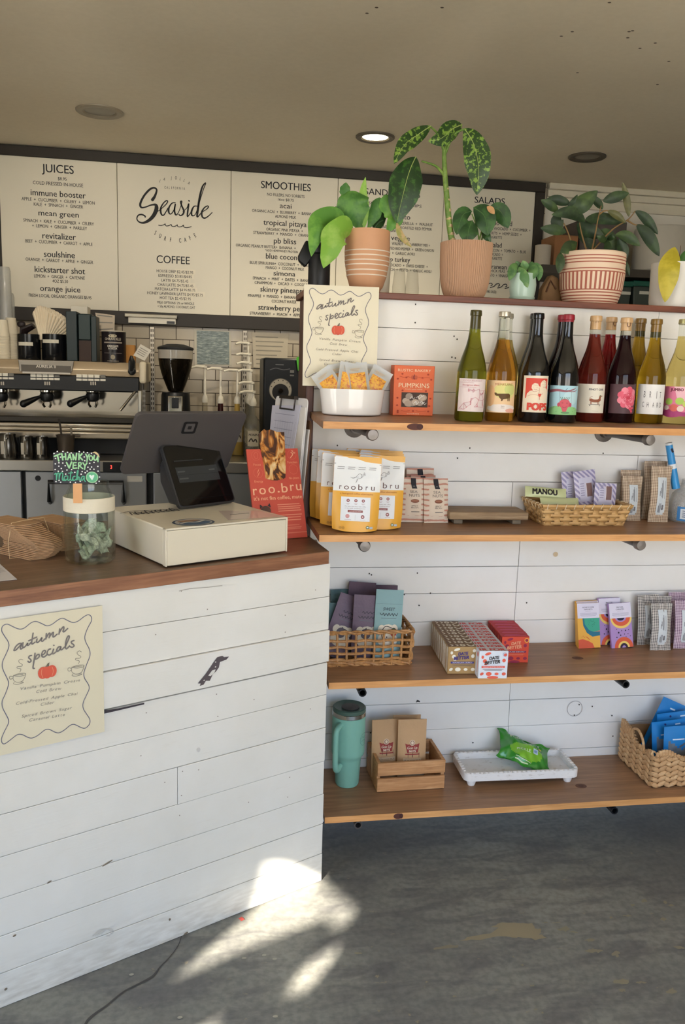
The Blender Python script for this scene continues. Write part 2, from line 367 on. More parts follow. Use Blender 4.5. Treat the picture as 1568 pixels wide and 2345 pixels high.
# back wall: tiles below the menu boards, plaster to the right
def tile_mat():
    t = NT(.16); p0 = onY(372.7, 750, YB); zr = onY(400, 777.7, YB).z
    b = t.n.nodes.new('ShaderNodeTexBrick'); b.inputs['Scale'].default_value = 1; b.offset = .5
    b.inputs['Mortar Size'].default_value = .0022; b.inputs['Mortar Smooth'].default_value = .1; b.inputs['Brick Width'].default_value = .1524; b.inputs['Row Height'].default_value = .0762
    b.inputs['Color1'].default_value = lin((190, 178, 156)); b.inputs['Color2'].default_value = lin((178, 167, 148)); b.inputs['Mortar'].default_value = lin((62, 52, 42))
    sw = t.n.nodes.new('ShaderNodeCombineXYZ'); x = t.xyz(t.coord(loc=(-p0.x, 0, -zr))); t.link(x[0], sw.inputs[0]); t.link(x[2], sw.inputs[1]); t.link(sw.outputs[0], b.inputs['Vector'])
    t.bump(t.math('SUBTRACT', 1, b.outputs['Fac']), .4, .003); t.link(t.math('MULTIPLY_ADD', b.outputs['Fac'], .6, .16), t.p.inputs['Roughness']); return t.base(b.outputs['Color'])
XT = onY(1240, 600, YB).x
w = MB(); w.box(XL-.1, XT, YB, YB+.12, 0, CEIL); struct(w.build('wall_back', tile_mat(), smooth=0))
w = MB(); w.box(XT, XR+.1, YB, YB+.12, 0, CEIL); struct(w.build('wall_back_plaster', WALLM, smooth=0))
tr = MB()
for z0, z1, d in ((CEIL-.035, CEIL, .05), (CEIL-.075, CEIL-.035, .03), (CEIL-.135, CEIL-.075, .018)): tr.box(XT, XR, YB-d, YB, z0, z1)
struct(tr.build('trim_1', M((214, 206, 186), .6), bevel=.004))
# left wall with a wide window, right wall, glazed front wall behind the camera
def holed(name, axis, pos, th, outer, holes, mat):
    loops = [[Vector((a, b, 0)) for a, b in outer]] + [[Vector((a, b, 0)) for a, b in h] for h in holes]
    tri = tessellate_polygon(loops); P = [p for l in loops for p in l]; n = len(P); mb = MB()
    mk = (lambda p, d: (p.x, pos+d, p.y)) if axis == 'y' else (lambda p, d: (pos+d, p.x, p.y))
    vs = [mk(p, 0) for p in P] + [mk(p, -th) for p in P]; fs = [tuple(t) for t in tri] + [tuple(n+i for i in t) for t in tri]; b = 0
    for l in loops:
        m = len(l); fs += [(b+i, b+(i+1) % m, n+b+(i+1) % m, n+b+i) for i in range(m)]; b += m
    mb.add(vs, fs); return struct(mb.build(name, mat, smooth=0))
def R4(a, b, c, d): return [(a, c), (b, c), (b, d), (a, d)]
OL = (-.95, 1.0, .15, 2.42)
holed('wall_left', 'x', XL, .1, R4(YFR, YB, 0, CEIL), [R4(*OL)], WALLM)
w = MB(); w.box(XR, XR+.1, YFR, YB, 0, CEIL); struct(w.build('wall_right', M((120, 112, 100), .85, noise=.05, scale=4), smooth=0))
def back(p):                               # where the sunbeam that lands on p comes through the front wall
    t = (YFR-p.y)/SUND.y; q = p+SUND*t; return (q.x, q.z)
def sunpoly(px): return [back(onZ(x, y, 0)) for x, y in px]
def con(px, py): return onP(px, py, CP, CN)
sun_cutA = [back(con(585, 1962)), back(con(622, 1962)), back(con(734, 2014)), back(onZ(812, 2068, 0)), back(onZ(806, 2104, 0)), back(onZ(778, 2124, 0)), back(onZ(748, 2098, 0)), back(onZ(560, 2170, 0)), back(onZ(395, 2242, 0)), back(onZ(410, 2205, 0)), back(con(556, 2080))]  # unseen openings added for the sun, outlined back from the wanted sun patches
sun_cutB = sunpoly([(768, 2140), (790, 2136), (760, 2200), (706, 2266), (655, 2272), (660, 2230), (700, 2180)])
sun_cutC = sunpoly([(300, 2440), (420, 2345), (510, 2298), (500, 2340), (420, 2440)])
OF = (-.15, 2.7, .3, 2.45)
holed('wall_front', 'y', YFR, .04, R4(XL, XR, 0, CEIL), [sun_cutA, sun_cutB, sun_cutC, R4(*OF)], WALLM)
wf = MB()
for x in (OF[0]+.03, 1.25, OF[1]-.03): wf.box(x-.03, x+.03, YFR-.06, YFR+.02, OF[2], OF[3])
for z in (OF[2]+.03, OF[3]-.03): wf.box(OF[0], OF[1], YFR-.05, YFR+.01, z-.03, z+.03)
struct(wf.build('window_1', M((70, 62, 54), .5), bevel=.003))
wf = MB()
for y in (OL[0]+.03, .1, OL[1]-.03): wf.box(XL-.06, XL+.02, y-.03, y+.03, OL[2], OL[3])
for z in (OL[2]+.03, OL[3]-.03): wf.box(XL-.05, XL+.01, OL[0], OL[1], z-.03, z+.03)
struct(wf.build('window_2', M((70, 62, 54), .5), bevel=.003))
g = MB(); g.box(-30, 30, -40, YFR-.12, -.3, -.12); g.box(-30, XL-.12, YFR-.12, 30, -.3, -.12)
struct(g.build('trim_pavement', M((212, 198, 174), .9, noise=.06, scale=3), smooth=0))
def portal(loc, rot, sx, sy):
    l = bpy.data.lights.new('window_daylight', 'AREA'); l.shape = 'RECTANGLE'; l.size = sx; l.size_y = sy; l.cycles.is_portal = True
    o = bpy.data.objects.new('window_daylight', l); COL.objects.link(o); o.location = loc; o.rotation_euler = rot
portal(((OF[0]+OF[1])/2, YFR+.03, (OF[2]+OF[3])/2), (rad(90), 0, 0), OF[1]-OF[0], OF[3]-OF[2])
portal((XL+.03, (OL[0]+OL[1])/2, (OL[2]+OL[3])/2), (rad(90), 0, rad(-90)), OL[1]-OL[0], OL[3]-OL[2])

# ------------------------------------------------------------------ plank wall with the ledge, trim and shelves
def white_paint(s=1):
    t = NT(.5); o = t.tc.outputs['Object']; a = t.noise(o, 2.2, 5, .6); b = t.noise(t.coord((3, 3, 26)), 4, 6, .65)
    x = t.ramp(a, [(.3, (232, 228, 221)), (.7, (243, 241, 238))]); x = t.mix(t.ramp(b, [(.62, 0.0), (.85, .22)]), x, (196, 178, 152)); t.bump(b, .10, .003); return t.base(x)
WP = white_paint(); GAP = M((58, 50, 44), .9)
wl = MB(); zz = [ZL]
SEAMS = [onY(x, y, YW).z for x, y in [(1100, 759), (1010, 828), (1014, 898.6), (980, 966), (1045, 1036.6), (1200, 1104), (1100, 1170), (1100, 1236), (1180, 1297), (1172, 1357), (1230, 1419.6), (1160, 1486), (1160, 1545), (1160, 1604), (1155, 1664), (1150, 1722), (1150, 1780)]]
SEAMS += [SEAMS[-1]-.0893*k for k in (1, 2) if SEAMS[-1]-.0893*k > 0]
zb = [ZL-.01] + SEAMS + [0]
joints = {5: [1447], 6: [1164], 8: [1181], 9: [1176], 10: [1172], 11: [1169], 13: [1161], 14: [1158], 15: [1155], 0: [1492]}
for i in range(len(zb)-1):
    xs = [WXL] + [onY(px, 900+i*60, YW).x for px in joints.get(i, [])] + [3.2]
    for a, b in zip(xs, xs[1:]):
        dy = random.uniform(-.0012, .0012); g = random.uniform(.0006, .0013); wl.box(a+.0006, b-.0006, YW+dy, YW+.02, zb[i+1]+g, zb[i]-g*.4)
struct(wl.build('wall_right_planks', WP, bevel=.0012, smooth=0))
core = MB(); core.box(WXL, 3.2, YW+.014, YW+.18, 0, ZL-.02); struct(core.build('wall_right_core', GAP, smooth=0))
na = Art()
for x, y in [(1039, 770), (951, 697), (950, 739), (1046, 777), (1034, 818), (1042, 820), (772, 1020), (1047, 1049), (1075, 1026), (1380, 1038), (1060, 1187), (925, 1361), (985, 1358), (955, 1312), (1205, 1380), (1080, 1860), (1490, 751), (845, 1313), (850, 1316), (959, 1386), (1355, 1617), (1325, 1613), (1314, 1637), (1400, 1638), (1402, 1685), (1082, 1700), (848, 1677)]:
    p = onY(x, y, YW); na.ell(p.x, p.z, .0022, .0026, (52, 44, 40), 8)
p = onY(956, 1605, YW); na.poly([(p.x+a, p.z+b) for a, b in [(-.006, -.004), (-.002, .004), (.005, .002), (.008, -.004), (0, -.002)]], (40, 34, 32))
p = onY(1271, 1269, YW); na.ell(p.x, p.z, .008, .008, (206, 184, 150))
p = onY(1315, 1622, YW); na.stroke([(p.x+.026*cos(a*pi/12), p.z+.026*sin(a*pi/12)) for a in range(24)], .0018, (176, 172, 172), closed=True)
struct(na.build('wall_right_nail_holes', None, pl((0, YW, 0)), .0016))
DARK = wood((62, 34, 26), (88, 50, 36), (108, 64, 46), 2, 1.5, .5); LEDGEM = wood((92, 48, 32), (122, 66, 44), (140, 80, 54), 0, 1.2, .45)
t_ = MB(); t_.box(WXL-.024, WXL, YW-.016, YW+.185, 0, ZL-.018); tag(t_.build('end_trim', DARK, bevel=.003), 'dark stained vertical board capping the left end of the white plank wall', 'trim board')
t_ = MB(); t_.box(WXL-.035, 3.2, YW-.02, YW+.2, ZL-.018, ZL); led = tag(t_.build('wall_ledge', LEDGEM, bevel=.002), 'long reddish brown ledge board along the top of the white plank wall', 'ledge')
STOP = wood((132, 98, 70), (160, 120, 86), (182, 138, 102), 0, 1, .42); SEDGE = wood((196, 136, 76), (220, 160, 98), (232, 178, 118), 0, 1.3, .5)
xl = [onY(740, 965, YF).x, onY(731, 1226, YF).x, CP.x+.006, CP.x+.006]
SL = ['bottles', 'yellow pouches and bamboo basket', 'wicker basket and the small boxes', 'mint tumbler and the white tray']
TILT = [.04, 0, 0, 0]
def zs(k, y): return ZS[k]+TILT[k]*(y-YF)+.0008
PIPE = M((96, 90, 86), .45, .7, noise=.15); PIPEK = M((38, 38, 40), .4, .5)
pp = [[(853, 995), (1488, 1007)], [(835, 1250), (1467, 1247)], [(830, 1587), (1433, 1568)], [(820, 1890), (1407, 1857)]]
for k in range(4):
    s = MB(); z = ZS[k]; x0 = xl[k]; x1 = 2.6
    dz = TILT[k]*(YW-YF); s.prism([(YF+.001, z-.0185), (YW-.002, z-.0185+dz), (YW-.002, z+dz), (YF+.001, z)], x0, x1, ax='yz'); s.box(x0, x1, YF, YF+.001, z-.0185, z, 1)
    nm = ['top', 'second', 'third', 'bottom'][k]
    sh = tag(s.build('wall_shelf', [STOP, SEDGE], smooth=0), f'{nm} wooden shelf board on the plank wall carrying the {SL[k]}', 'shelf')
    a = Art()
    for (kx, ky, rx) in {0: [(950, 976, .022)], 1: [], 2: [], 3: [(912, 1862, .014)]}[k]:
        q = onY(kx, ky, YF); a.ell(q.x, z-.009, rx, .0088, (88, 48, 38)); a.ell(q.x+rx*.6, z-.009, rx*.4, .008, (70, 34, 30))
        a.build('knot', sh, pl((0, YF, 0)), .0003)
    if k in (2, 3):
        a = Art()
        for q in ([(1322, 1507)] if k == 2 else [(1330, 1800)]): q = onZ(*q, z); a.ell(q.x, q.y, .018, .014, (104, 70, 52)); a.ell(q.x, q.y, .009, .007, (88, 56, 42))
        a.build('knot', sh, lambda u, v, d: (u, v, z+d), .0003)
    for j, (px, py) in enumerate(pp[k]):
        q = onY(px, py, YF+.012); r = .0135; zc = min(q.z, z-.0185-r-.001)
        t = thing('pipe_bracket', f'{["left", "right"][j]} grey metal pipe bracket under the {nm} wooden shelf' if k < 2 else f'{["left", "right"][j]} dark open-ended pipe bracket under the {nm} wooden shelf', 'pipe bracket', (q.x, YW, zc), group='pipe brackets under the shelves')
        b = MB(); b.T = Matrix.Rotation(rad(90), 4, 'X')
        if k < 2: b.lathe([(r*.82, 0), (r*.82, YW-YF-.03)], 20, cap=True); b.build('pipe', PIPE, t)
        else: b.lathe([(r*.6, .02), (r*.6, YW-YF-.012), (r*.85, YW-YF-.012), (r*.85, 0)], 20, cap=False); b.build('pipe', PIPEK if k == 2 or j else PIPE, t)
        if k < 2: b = MB(); b.T = Matrix.Rotation(rad(90), 4, 'X'); b.lathe([(0, YW-YF-.030), (r*1.12, YW-YF-.030), (r*1.2, YW-YF-.026), (r*1.2, YW-YF-.014), (r, YW-YF-.008), (0, YW-YF-.007)], 24); b.build('end_cap', M((128, 120, 114), .4, .6), t)
        b = MB(); b.T = Matrix.Rotation(rad(90), 4, 'X'); b.lathe([(0, .001), (.03, .001), (.03, .006), (r*1.2, .008), (r*1.2, .03), (0, .03)], 24); b.build('wall_flange', PIPE, t)

# ------------------------------------------------------------------ service counter
cnt = thing('service_counter', 'white plank clad service counter angled towards the viewer under the dark wooden top', 'counter', (CP.x, CP.y, 0), CA)
inv = Matrix.Rotation(-CA, 4, 'Z') @ Matrix.Translation((-CP.x, -CP.y, 0))
def cl(p): return inv @ Vector(p)          # to counter coordinates: x along the front, z up, front face at y = 0
ctop = ZC-.034
lines = [(745, 1367.5), (743, 1443.6), (741.4, 1518.6), (739.6, 1592.5), (739.6, 1667.5), (738, 1744), (738, 1819), (737, 1887), (737, 1954)]
cz = [ctop] + [con(*q).z for q in lines] + [0]
cj = {5: con(407, 1800), 2: con(234, 1585)}
def cpaint():
    t = NT(.5); o = t.tc.outputs['Object']; a = t.noise(o, 2.5, 5, .6); b = t.noise(t.coord((3, 3, 26)), 4, 6, .65); z = t.xyz(o)[2]
    x = t.ramp(a, [(.3, (226, 222, 212)), (.7, (238, 235, 228))]); x = t.mix(t.ramp(b, [(.6, 0.0), (.85, .25)]), x, (190, 176, 150))
    d = t.math('MULTIPLY', t.ramp(z, [(0.0, .42), (.13, 0.0)]), t.ramp(t.noise(t.coord((4, 4, 18)), 5, 5), [(.35, 0.0), (.7, 1.0)])); x = t.mix(d, x, (150, 134, 106)); t.bump(b, .14, .004); return t.base(x)
CPM = cpaint()
b = MB()
for i in range(len(cz)-1):
    xs = [-2.2] + ([cl(cj[i]).x] if i in cj else []) + [0]
    for j, (x0, x1) in enumerate(zip(xs, xs[1:])):
        g = .0008; dy = random.uniform(-.001, .001); z0, z1 = cz[i+1]+g, cz[i]-g*.5
        if i == 2 and j == 1: dy = -.006; z0 += .004
        b.box(x0+.0005, x1-(.0005 if x1 < 0 else random.uniform(0, .003)), dy, .018, z0, z1)
b.build('front_cladding', CPM, cnt, bevel=.0012, smooth=0)
b = MB(); R2 = cl((CP.x+.002, YW-.004, 0)); R3 = cl((WXL-.028, YW-.004, 0)); R4_ = cl((WXL-.03, YW+.1, 0))
b.prism([(-2.2, .012), (-.004, .012), (R2.x, R2.y), (R3.x, R3.y), (R4_.x, R4_.y), (-.1, .6), (-2.2, .6)], 0, ctop-.001, ax='xy'); b.build('body', M((206, 198, 186), .7), cnt, smooth=0)
ka = Art()
def c3(p): q = cl(con(220+p[0]/2.8, 1280+p[1]/2.8)); return (q.x, q.z)
ka.poly([c3(p) for p in [(768, 624), (800, 616), (812, 624), (843, 620), (826, 640), (785, 655), (778, 690), (760, 715), (738, 735), (720, 775), (695, 775), (680, 800), (655, 808), (662, 792), (643, 792), (690, 735), (722, 690), (748, 650)]], (92, 82, 84))
ka.poly([c3(p) for p in [(757, 702), (735, 708), (710, 742), (725, 745), (748, 725)]], (222, 218, 210))
for q in [(757, 655), (756, 686), (683, 772)]: x, z = c3(q); ka.ell(x, z, .002, .0016, (225, 220, 212), 8)
ka.poly([c3(p) for p in [(42, 985), (44, 958), (60, 962), (130, 952), (300, 915), (300, 925), (130, 965)]], (60, 54, 60))
ka.build('knot_hole', cnt, None, .0075)
ka = Art()
for q in [(545, 205), (712, 322), (380, 484), (365, 796), (1210, 360), (1210, 468), (1404, 198), (770, 866), (320, 985), (778, 1008), (1010, 900), (1427, 530), (240, 812), (655, 1350), (552, 1360), (438, 1430), (545, 1515), (533, 1642), (975, 1558), (1225, 1525), (1238, 1398), (285, 1260), (1370, 960)]:
    x, z = c3(q); ka.ell(x, z, .0016, .0016, (150, 140, 128), 7)
ka.stroke([c3(p) for p in [(530, 205), (600, 190), (700, 182), (805, 170)]], .0014, (176, 168, 158)); ka.ell(*c3((655, 1222)), .0045, .006, (214, 210, 204))
def c4(p): q = cl(con(p[0]/1.96, 1880+p[1]/1.96)); return (q.x, q.z)
for q in [(480, 188, .02, .003), (760, 440, .004, .006), (64, 512, .006, .004), (220, 272, .008, .003), (832, 503, .01, .005), (25, 752, .005, .005)]: x, z = c4(q[:2]); ka.ell(x, z, q[2]*.7, q[3]*.6, (128, 114, 96), 10, .3)
for k in range(5): ka.stroke([c4(p) for p in [(415+k*9, 515-k*2), (440+k*8, 490-k), (470+k*7, 482), (495+k*3, 495+k), (490-k*4, 515)]], .0012, (206, 202, 194))
ka.build('dents', cnt, None, .0015)
TOPM = wood((96, 72, 54), (122, 94, 72), (146, 116, 90), 0, 1.1, .36)
EDG = wood((118, 74, 50), (152, 102, 70), (176, 122, 86), 0, 1.3, .45)
FR = CP - CDIR*.012 + CN*.006
ctp = thing('countertop', 'thick dark brown wooden countertop with worn reddish edge on the service counter', 'countertop', (CP.x, CP.y, ctop), CA)
b = MB(); a0 = cl((FR.x, FR.y, 0)); b0 = cl((WXL-.03, YW-.02, 0)); b1 = cl((WXL-.03, YW+.16, 0))
pts = [(-2.25, a0.y), (a0.x, a0.y), (b0.x, b0.y), (b1.x, b1.y), (-.12, .66), (-2.25, .66)]
b.prism(pts, 0, ZC-ctop, ax='xy'); b.box(-2.25, a0.x, a0.y-.0008, a0.y, .0005, ZC-ctop-.0005, 1)
b.build('slab', [TOPM, EDG], ctp, bevel=.003)
# ------------------------------------------------------------------ ceiling downlights
RIM = M((92, 84, 72), .5, .2); LENSOFF = M((132, 124, 108), .35)
for i, (px, py, lab) in enumerate([(228, 254, 'unlit recessed ceiling light with a grey rim above the juices menu'), (859, 313, 'glowing recessed ceiling light above the left plant pot'), (1344, 358, 'unlit recessed ceiling light with a dark rim above the striped plant pot')]):
    p = onZ(px, py, CEIL); R = .108 if i == 0 else .098
    t = thing('recessed_ceiling_light', lab, 'ceiling light', (p.x, p.y, CEIL), group='recessed ceiling lights')
    b = MB(); b.lathe([(R, -.0005), (R, -.006), (R*.93, -.011), (R*.72, -.008), (R*.66, -.002), (R*.66, -.0005)], 40, cap=False); b.build('trim_ring', RIM if i else M((150, 140, 122), .45, .3), t)
    b = MB(); b.lathe([(0, -.004), (R*.5, -.0035), (R*.67, -.0015)], 32, cap=False); b.build('lens', M((255, 240, 200), .4, emit=9, noise=0) if i == 1 else LENSOFF, t)
    if i == 1:
        l = bpy.data.lights.new('downlight_lamp', 'SPOT'); l.energy = 22; l.spot_size = rad(130); l.spot_blend = .8; l.color = (1, .86, .62); l.shadow_soft_size = .05
        lo = bpy.data.objects.new('downlight_lamp', l); COL.objects.link(lo); lo.location = (p.x, p.y, CEIL-.03); lo.parent = None

for k, (x, tx) in enumerate(((-.45, -.5), (.95, .75))):         # added fill lamps, out of view over the counter, that brighten the menu boards
    t = thing('track_lamp', ['left black track lamp above the counter aimed at the menu boards', 'right black track lamp above the plank wall aimed at the menu boards'][k], 'track lamp', (x, 2.1, CEIL)); d = (Vector((tx, YB, 1.75))-Vector((x, 2.1, CEIL-.09))).normalized(); q = d.to_track_quat('-Z', 'Y').to_matrix().to_4x4()
    b = MB(); b.lathe([(0, -.06), (.012, -.06), (.012, -.02), (.04, -.018), (.04, -.0005), (0, -.0005)], 20); b.build('mount', M((30, 30, 30), .5), t)
    b = MB(); b.T = Matrix.Translation((0, 0, -.09)) @ q; b.lathe([(0, .05), (.04, .05), (.045, -.05), (.04, -.05), (.036, .03), (0, .03)], 24); b.build('shade', M((30, 30, 30), .5), t)
    l = bpy.data.lights.new('track_lamp_light', 'SPOT'); l.energy = 50; l.spot_size = rad(46); l.spot_blend = .9; l.color = (1, .91, .78); l.shadow_soft_size = .03
    lo = bpy.data.objects.new('track_lamp_light', l); COL.objects.link(lo); lo.location = Vector((x, 2.1, CEIL-.09))+d*.045; lo.rotation_euler = d.to_track_quat('-Z', 'Y').to_euler()
# ------------------------------------------------------------------ menu boards on the back wall
YM = YB-.03
def mz(px, py): return onY(px, py, YM)
topz = mz(268, 373).z; botz = mz(271, 712).z
xs = [mz(268, 373).x - (mz(528.5, 393).x-mz(268, 373).x), mz(269.5, 540).x, mz(527.7, 560).x, mz(770, 570).x, mz(1010, 580).x, mz(1221, 520).x]
MENUW = M((226, 219, 200), .45, noise=.03, scale=3); MENUK = (34, 34, 38); FRM = M((44, 38, 32), .55, noise=.1)
fr = MB(); xo = XT
fr.box(xs[0]-.06, xs[5]+.058, YM-.012, YB-.001, topz, CEIL-.004); fr.box(xs[0]-.06, xs[5]+.058, YM-.012, YB-.001, botz-.075, botz); fr.box(xs[5], xs[5]+.058, YM-.012, YB-.001, botz, topz)
fr.box(xs[0]-.06, xs[5], YB-.012, YB-.001, botz, topz)
struct(fr.build('trim_2', FRM, bevel=.003))
names = [('juices', 'white menu board headed JUICES at the left end of the row'), ('coffee', 'white menu board with the brush lettered logo above the COFFEE list'), ('smoothies', 'white menu board headed SMOOTHIES beside the ledge plants'), ('sandwiches', 'white menu board of sandwiches half hidden behind the ledge plants'), ('salads', 'white menu board headed SALADS at the right end of the row')]
arts = [Art(8e-5) for _ in names]; CUR = [0]
def wt(k, s, o, sc, cx, cy, w, h, al='C', c=MENUK, bold=0, fit=True):
    L = mz(o[0]+(cx-w/2)/sc, o[1]+cy/sc+(-w/2)/sc*.062); Rr = mz(o[0]+(cx+w/2)/sc, o[1]+cy/sc+(w/2)/sc*.062)
    T = mz(o[0]+cx/sc, o[1]+(cy-h/2)/sc); B = mz(o[0]+cx/sc, o[1]+(cy+h/2)/sc)
    arts[k].text(s, (L.x+Rr.x)/2, (T.z+B.z)/2, (T.z-B.z)*.92, c, w=Rr.x-L.x, bold=bold)
o1, s1 = (0, 300), 2.8
for s, x, y, w, h in [('JUICES', 370, 243, 204, 56), ('$8.95', 399, 307, 56, 22), ('COLD PRESSED IN-HOUSE', 372, 340, 322, 24), ('immune booster', 373, 408, 352, 48), ('APPLE  +  CUCUMBER  +  CELERY  +  LEMON', 373, 448, 468, 22), ('KALE  +  SPINACH  +  GINGER', 375, 478, 316, 22), ('mean green', 376, 536, 258, 44), ('SPINACH  +  KALE  +  CUCUMBER  +  CELERY', 376, 584, 452, 22), ('+  LEMON  +  GINGER  +  PARSLEY', 382, 616, 352, 22), ('revitalizer', 379, 680, 214, 48), ('BEET  +  CUCUMBER  +  CARROT  +  APPLE', 378, 716, 430, 22), ('soulshine', 381, 797, 198, 48), ('ORANGE  +  CARROT  +  APPLE  +  GINGER', 381, 832, 432, 22), ('kickstarter shot', 384, 897, 322, 48), ('LEMON  +  GINGER  +  CAYENNE', 381, 936, 324, 22), ('4OZ $5.50', 386, 964, 100, 20), ('orange juice', 386, 1017, 258, 44), ('FRESH LOCAL ORGANIC ORANGES $5.95', 386, 1061, 402, 22)]:
    if 40 < h < 52: y -= 5; h *= .88
    wt(0, s, o1, s1, x, y, w, h, bold=.012 if h > 40 else .008)
PR = (234, 226, 206)
for s, x, y, w, h in [('HOUSE DRIP $2.45/$2.95', 1121, 902, 234, 19), ('ESPRESSO $3.85/$4.85', 1123, 931, 214, 19), ('LATTE $4.75/$5.45', 1121, 960, 172, 19), ('CHAI LATTE $4.75/$5.45', 1124, 989, 228, 19), ('MATCHA LATTE $4.95/$5.75', 1122, 1017, 258, 19), ('HONEY LAVENDER LATTE $4.95/$5.75', 1122, 1045, 356, 19), ('HOT TEA $2.45/$2.95', 1124, 1073, 198, 19)]:
    n = len(s.split('$')[0])/len(s); a = mz(o1[0]+(x-w/2+w*n*.98)/s1, o1[1]+(y+12)/s1); b = mz(o1[0]+(x+w/2+14)/s1, o1[1]+(y-12)/s1); arts[1].rect(a.x, a.z, b.x, b.z, PR)
    wt(1, s, o1, s1, x, y, w, h, bold=.006)
for s, x, y, w, h in [('COFFEE', 1110, 826, 212, 52), ('MILK OPTIONS: 2% or WHOLE', 1126, 1103, 236, 17), ('+ 50¢ ALMOND, COCONUT, OAT', 1130, 1128, 240, 17)]: wt(1, s, o1, s1, x, y, w, h, bold=.008)
o2, s2 = (300, 395), 7.84
def lg(p): q = mz(o2[0]+p[0]/s2, o2[1]+p[1]/s2); return (q.x, q.z)
pxm = (mz(310, 480).x-mz(300, 480).x)/10/s2           # metres per crop pixel
def lst(pts, w, k=5): arts[1].stroke([lg(p) for p in pts], [x*pxm for x in w] if isinstance(w, list) else w*pxm, (28, 27, 28), k)
lst([(385, 490), (425, 430), (455, 350), (455, 300), (405, 275), (330, 310), (240, 410), (180, 520), (165, 590), (190, 630), (260, 622), (350, 588), (430, 578), (455, 610), (450, 680), (400, 780), (320, 860), (220, 905), (140, 885), (105, 830), (130, 770), (190, 755), (245, 780), (255, 800)], [56, 44, 34, 30, 30, 36, 36, 38, 40, 32, 24, 24, 40, 66, 72, 66, 54, 36, 24, 22, 24, 26, 28, 26])
lst([(455, 715), (540, 655), (630, 570), (655, 525), (640, 505), (590, 540), (540, 620), (530, 690), (545, 750), (580, 770), (625, 710), (660, 640)], [12, 14, 18, 22, 20, 20, 28, 34, 30, 22, 18, 14])
lst([(795, 545), (740, 550), (690, 610), (672, 680), (690, 740), (730, 735), (780, 650), (795, 560), (780, 680), (795, 750), (820, 760), (860, 700)], [16, 20, 28, 36, 24, 18, 16, 20, 30, 28, 18, 12])
lst([(855, 710), (895, 600), (912, 522), (888, 528), (910, 600), (948, 690), (930, 750), (885, 775), (860, 755)], [12, 14, 20, 24, 28, 34, 28, 22, 20])
lst([(930, 700), (1000, 640), (1035, 560), (1020, 680), (1010, 780), (1030, 780), (1090, 690)], [12, 14, 24, 30, 26, 18, 12]); lst([(1036, 506), (1046, 514)], 24)
lst([(1185, 605), (1130, 610), (1088, 690), (1088, 760), (1120, 778), (1165, 730), (1220, 560), (1290, 330), (1338, 200), (1320, 200), (1275, 270), (1230, 450), (1195, 700), (1185, 790), (1210, 785), (1265, 715)], [16, 22, 34, 32, 20, 14, 14, 14, 18, 22, 30, 36, 38, 30, 20, 14])
lst([(1265, 715), (1350, 665), (1388, 620), (1368, 602), (1310, 640), (1268, 720), (1278, 795), (1320, 820), (1380, 790), (1455, 720)], [12, 16, 22, 20, 24, 34, 30, 26, 20, 14])
lst([(495, 948), (540, 952), (590, 940), (612, 922), (615, 945), (640, 962), (690, 950), (722, 935), (725, 955), (755, 972), (800, 962), (832, 940), (835, 965), (865, 978), (915, 968), (940, 945), (945, 975), (985, 992), (1040, 985), (1080, 972)], 14, 3)
for ch, x, y, r in [('L', 523, 155, -.55), ('A', 598, 120, -.3), ('J', 720, 98, -.02), ('O', 806, 98, -.05), ('L', 886, 116, .25), ('L', 958, 145, .4), ('A', 1040, 190, .45)]:
    arts[1].text(ch, *lg((x, y)), 52*pxm, MENUK, rot=-(r+.06) if x > 860 else -r*-1, sx=.62)
for ch, x in zip('CALIFORNIA', range(612, 960, 38)): arts[1].text(ch, *lg((x, 268+(x-612)*.066)), 44*pxm, MENUK, rot=-.06, sx=.6 if ch != 'I' else .9)
for ch, x, y, r in [('S', 438, 1082, -.42), ('U', 525, 1138, -.36), ('R', 614, 1188, -.22), ('F', 710, 1208, -.1), ('C', 880, 1222, .08), ('A', 972, 1208, .22), ('F', 1058, 1176, .4), ('E', 1146, 1130, .52)]:
    arts[1].text(ch, *lg((x, y)), 76*pxm, MENUK, rot=r, sx=.5, bold=.01)
o3, s3 = (520, 380), 3.136
for s, x, y, w, h in [('SMOOTHIES', 422, 145, 356, 56), ('NO FILLERS, NO SORBETS', 421, 212, 268, 22), ('16oz $8.75', 421, 244, 114, 20), ('acai', 420, 292, 84, 44), ('ORGANIC ACAI  +  BLUEBERRY  +  BANANA  +', 415, 334, 472, 22), ('ALMOND MILK', 419, 366, 150, 22), ('tropical pitaya', 415, 417, 310, 48), ('ORGANIC PINK PITAYA  +', 412, 461, 262, 22), ('STRAWBERRY  +  MANGO  +  ORANGE', 398, 490, 420, 22), ('pb bliss', 415, 545, 160, 48), ('ORGANIC PEANUT BUTTER+  BANANA  +', 277, 580, 430, 22), ('*ADD HEMP/WHEY PROTEIN', 390, 612, 234, 17), ('blue coconut', 412, 658, 268, 48), ('BLUE SPIRULINA+  COCONUT  +  PINEAPPLE', 402, 705, 478, 22), ('MANGO  +  COCONUT MILK', 415, 736, 276, 22), ('simona', 411, 778, 156, 42), ('SPINACH  +  MINT  +  DATES  +  BANANA', 402, 815, 437, 22), ('CINAMMON  +  CACAO  +  COCONUT', 398, 846, 402, 22), ('skinny pineapple', 409, 896, 342, 46), ('PINAPPLE  +  MANGO  +  BANANA  +', 338, 938, 378, 22), ('COCONUT WATER', 408, 974, 176, 22), ('strawberry peach', 407, 1026, 366, 46), ('STRAWBERRY  +  PEACH  +  APPLE JUICE', 382, 1066, 440, 22)]:
    if 40 < h < 52: y -= 5; h *= .88
    wt(2, s, o3, s3, x, y, w, h, bold=.012 if h > 40 else .008)
o4, s4 = (640, 260), 2.613
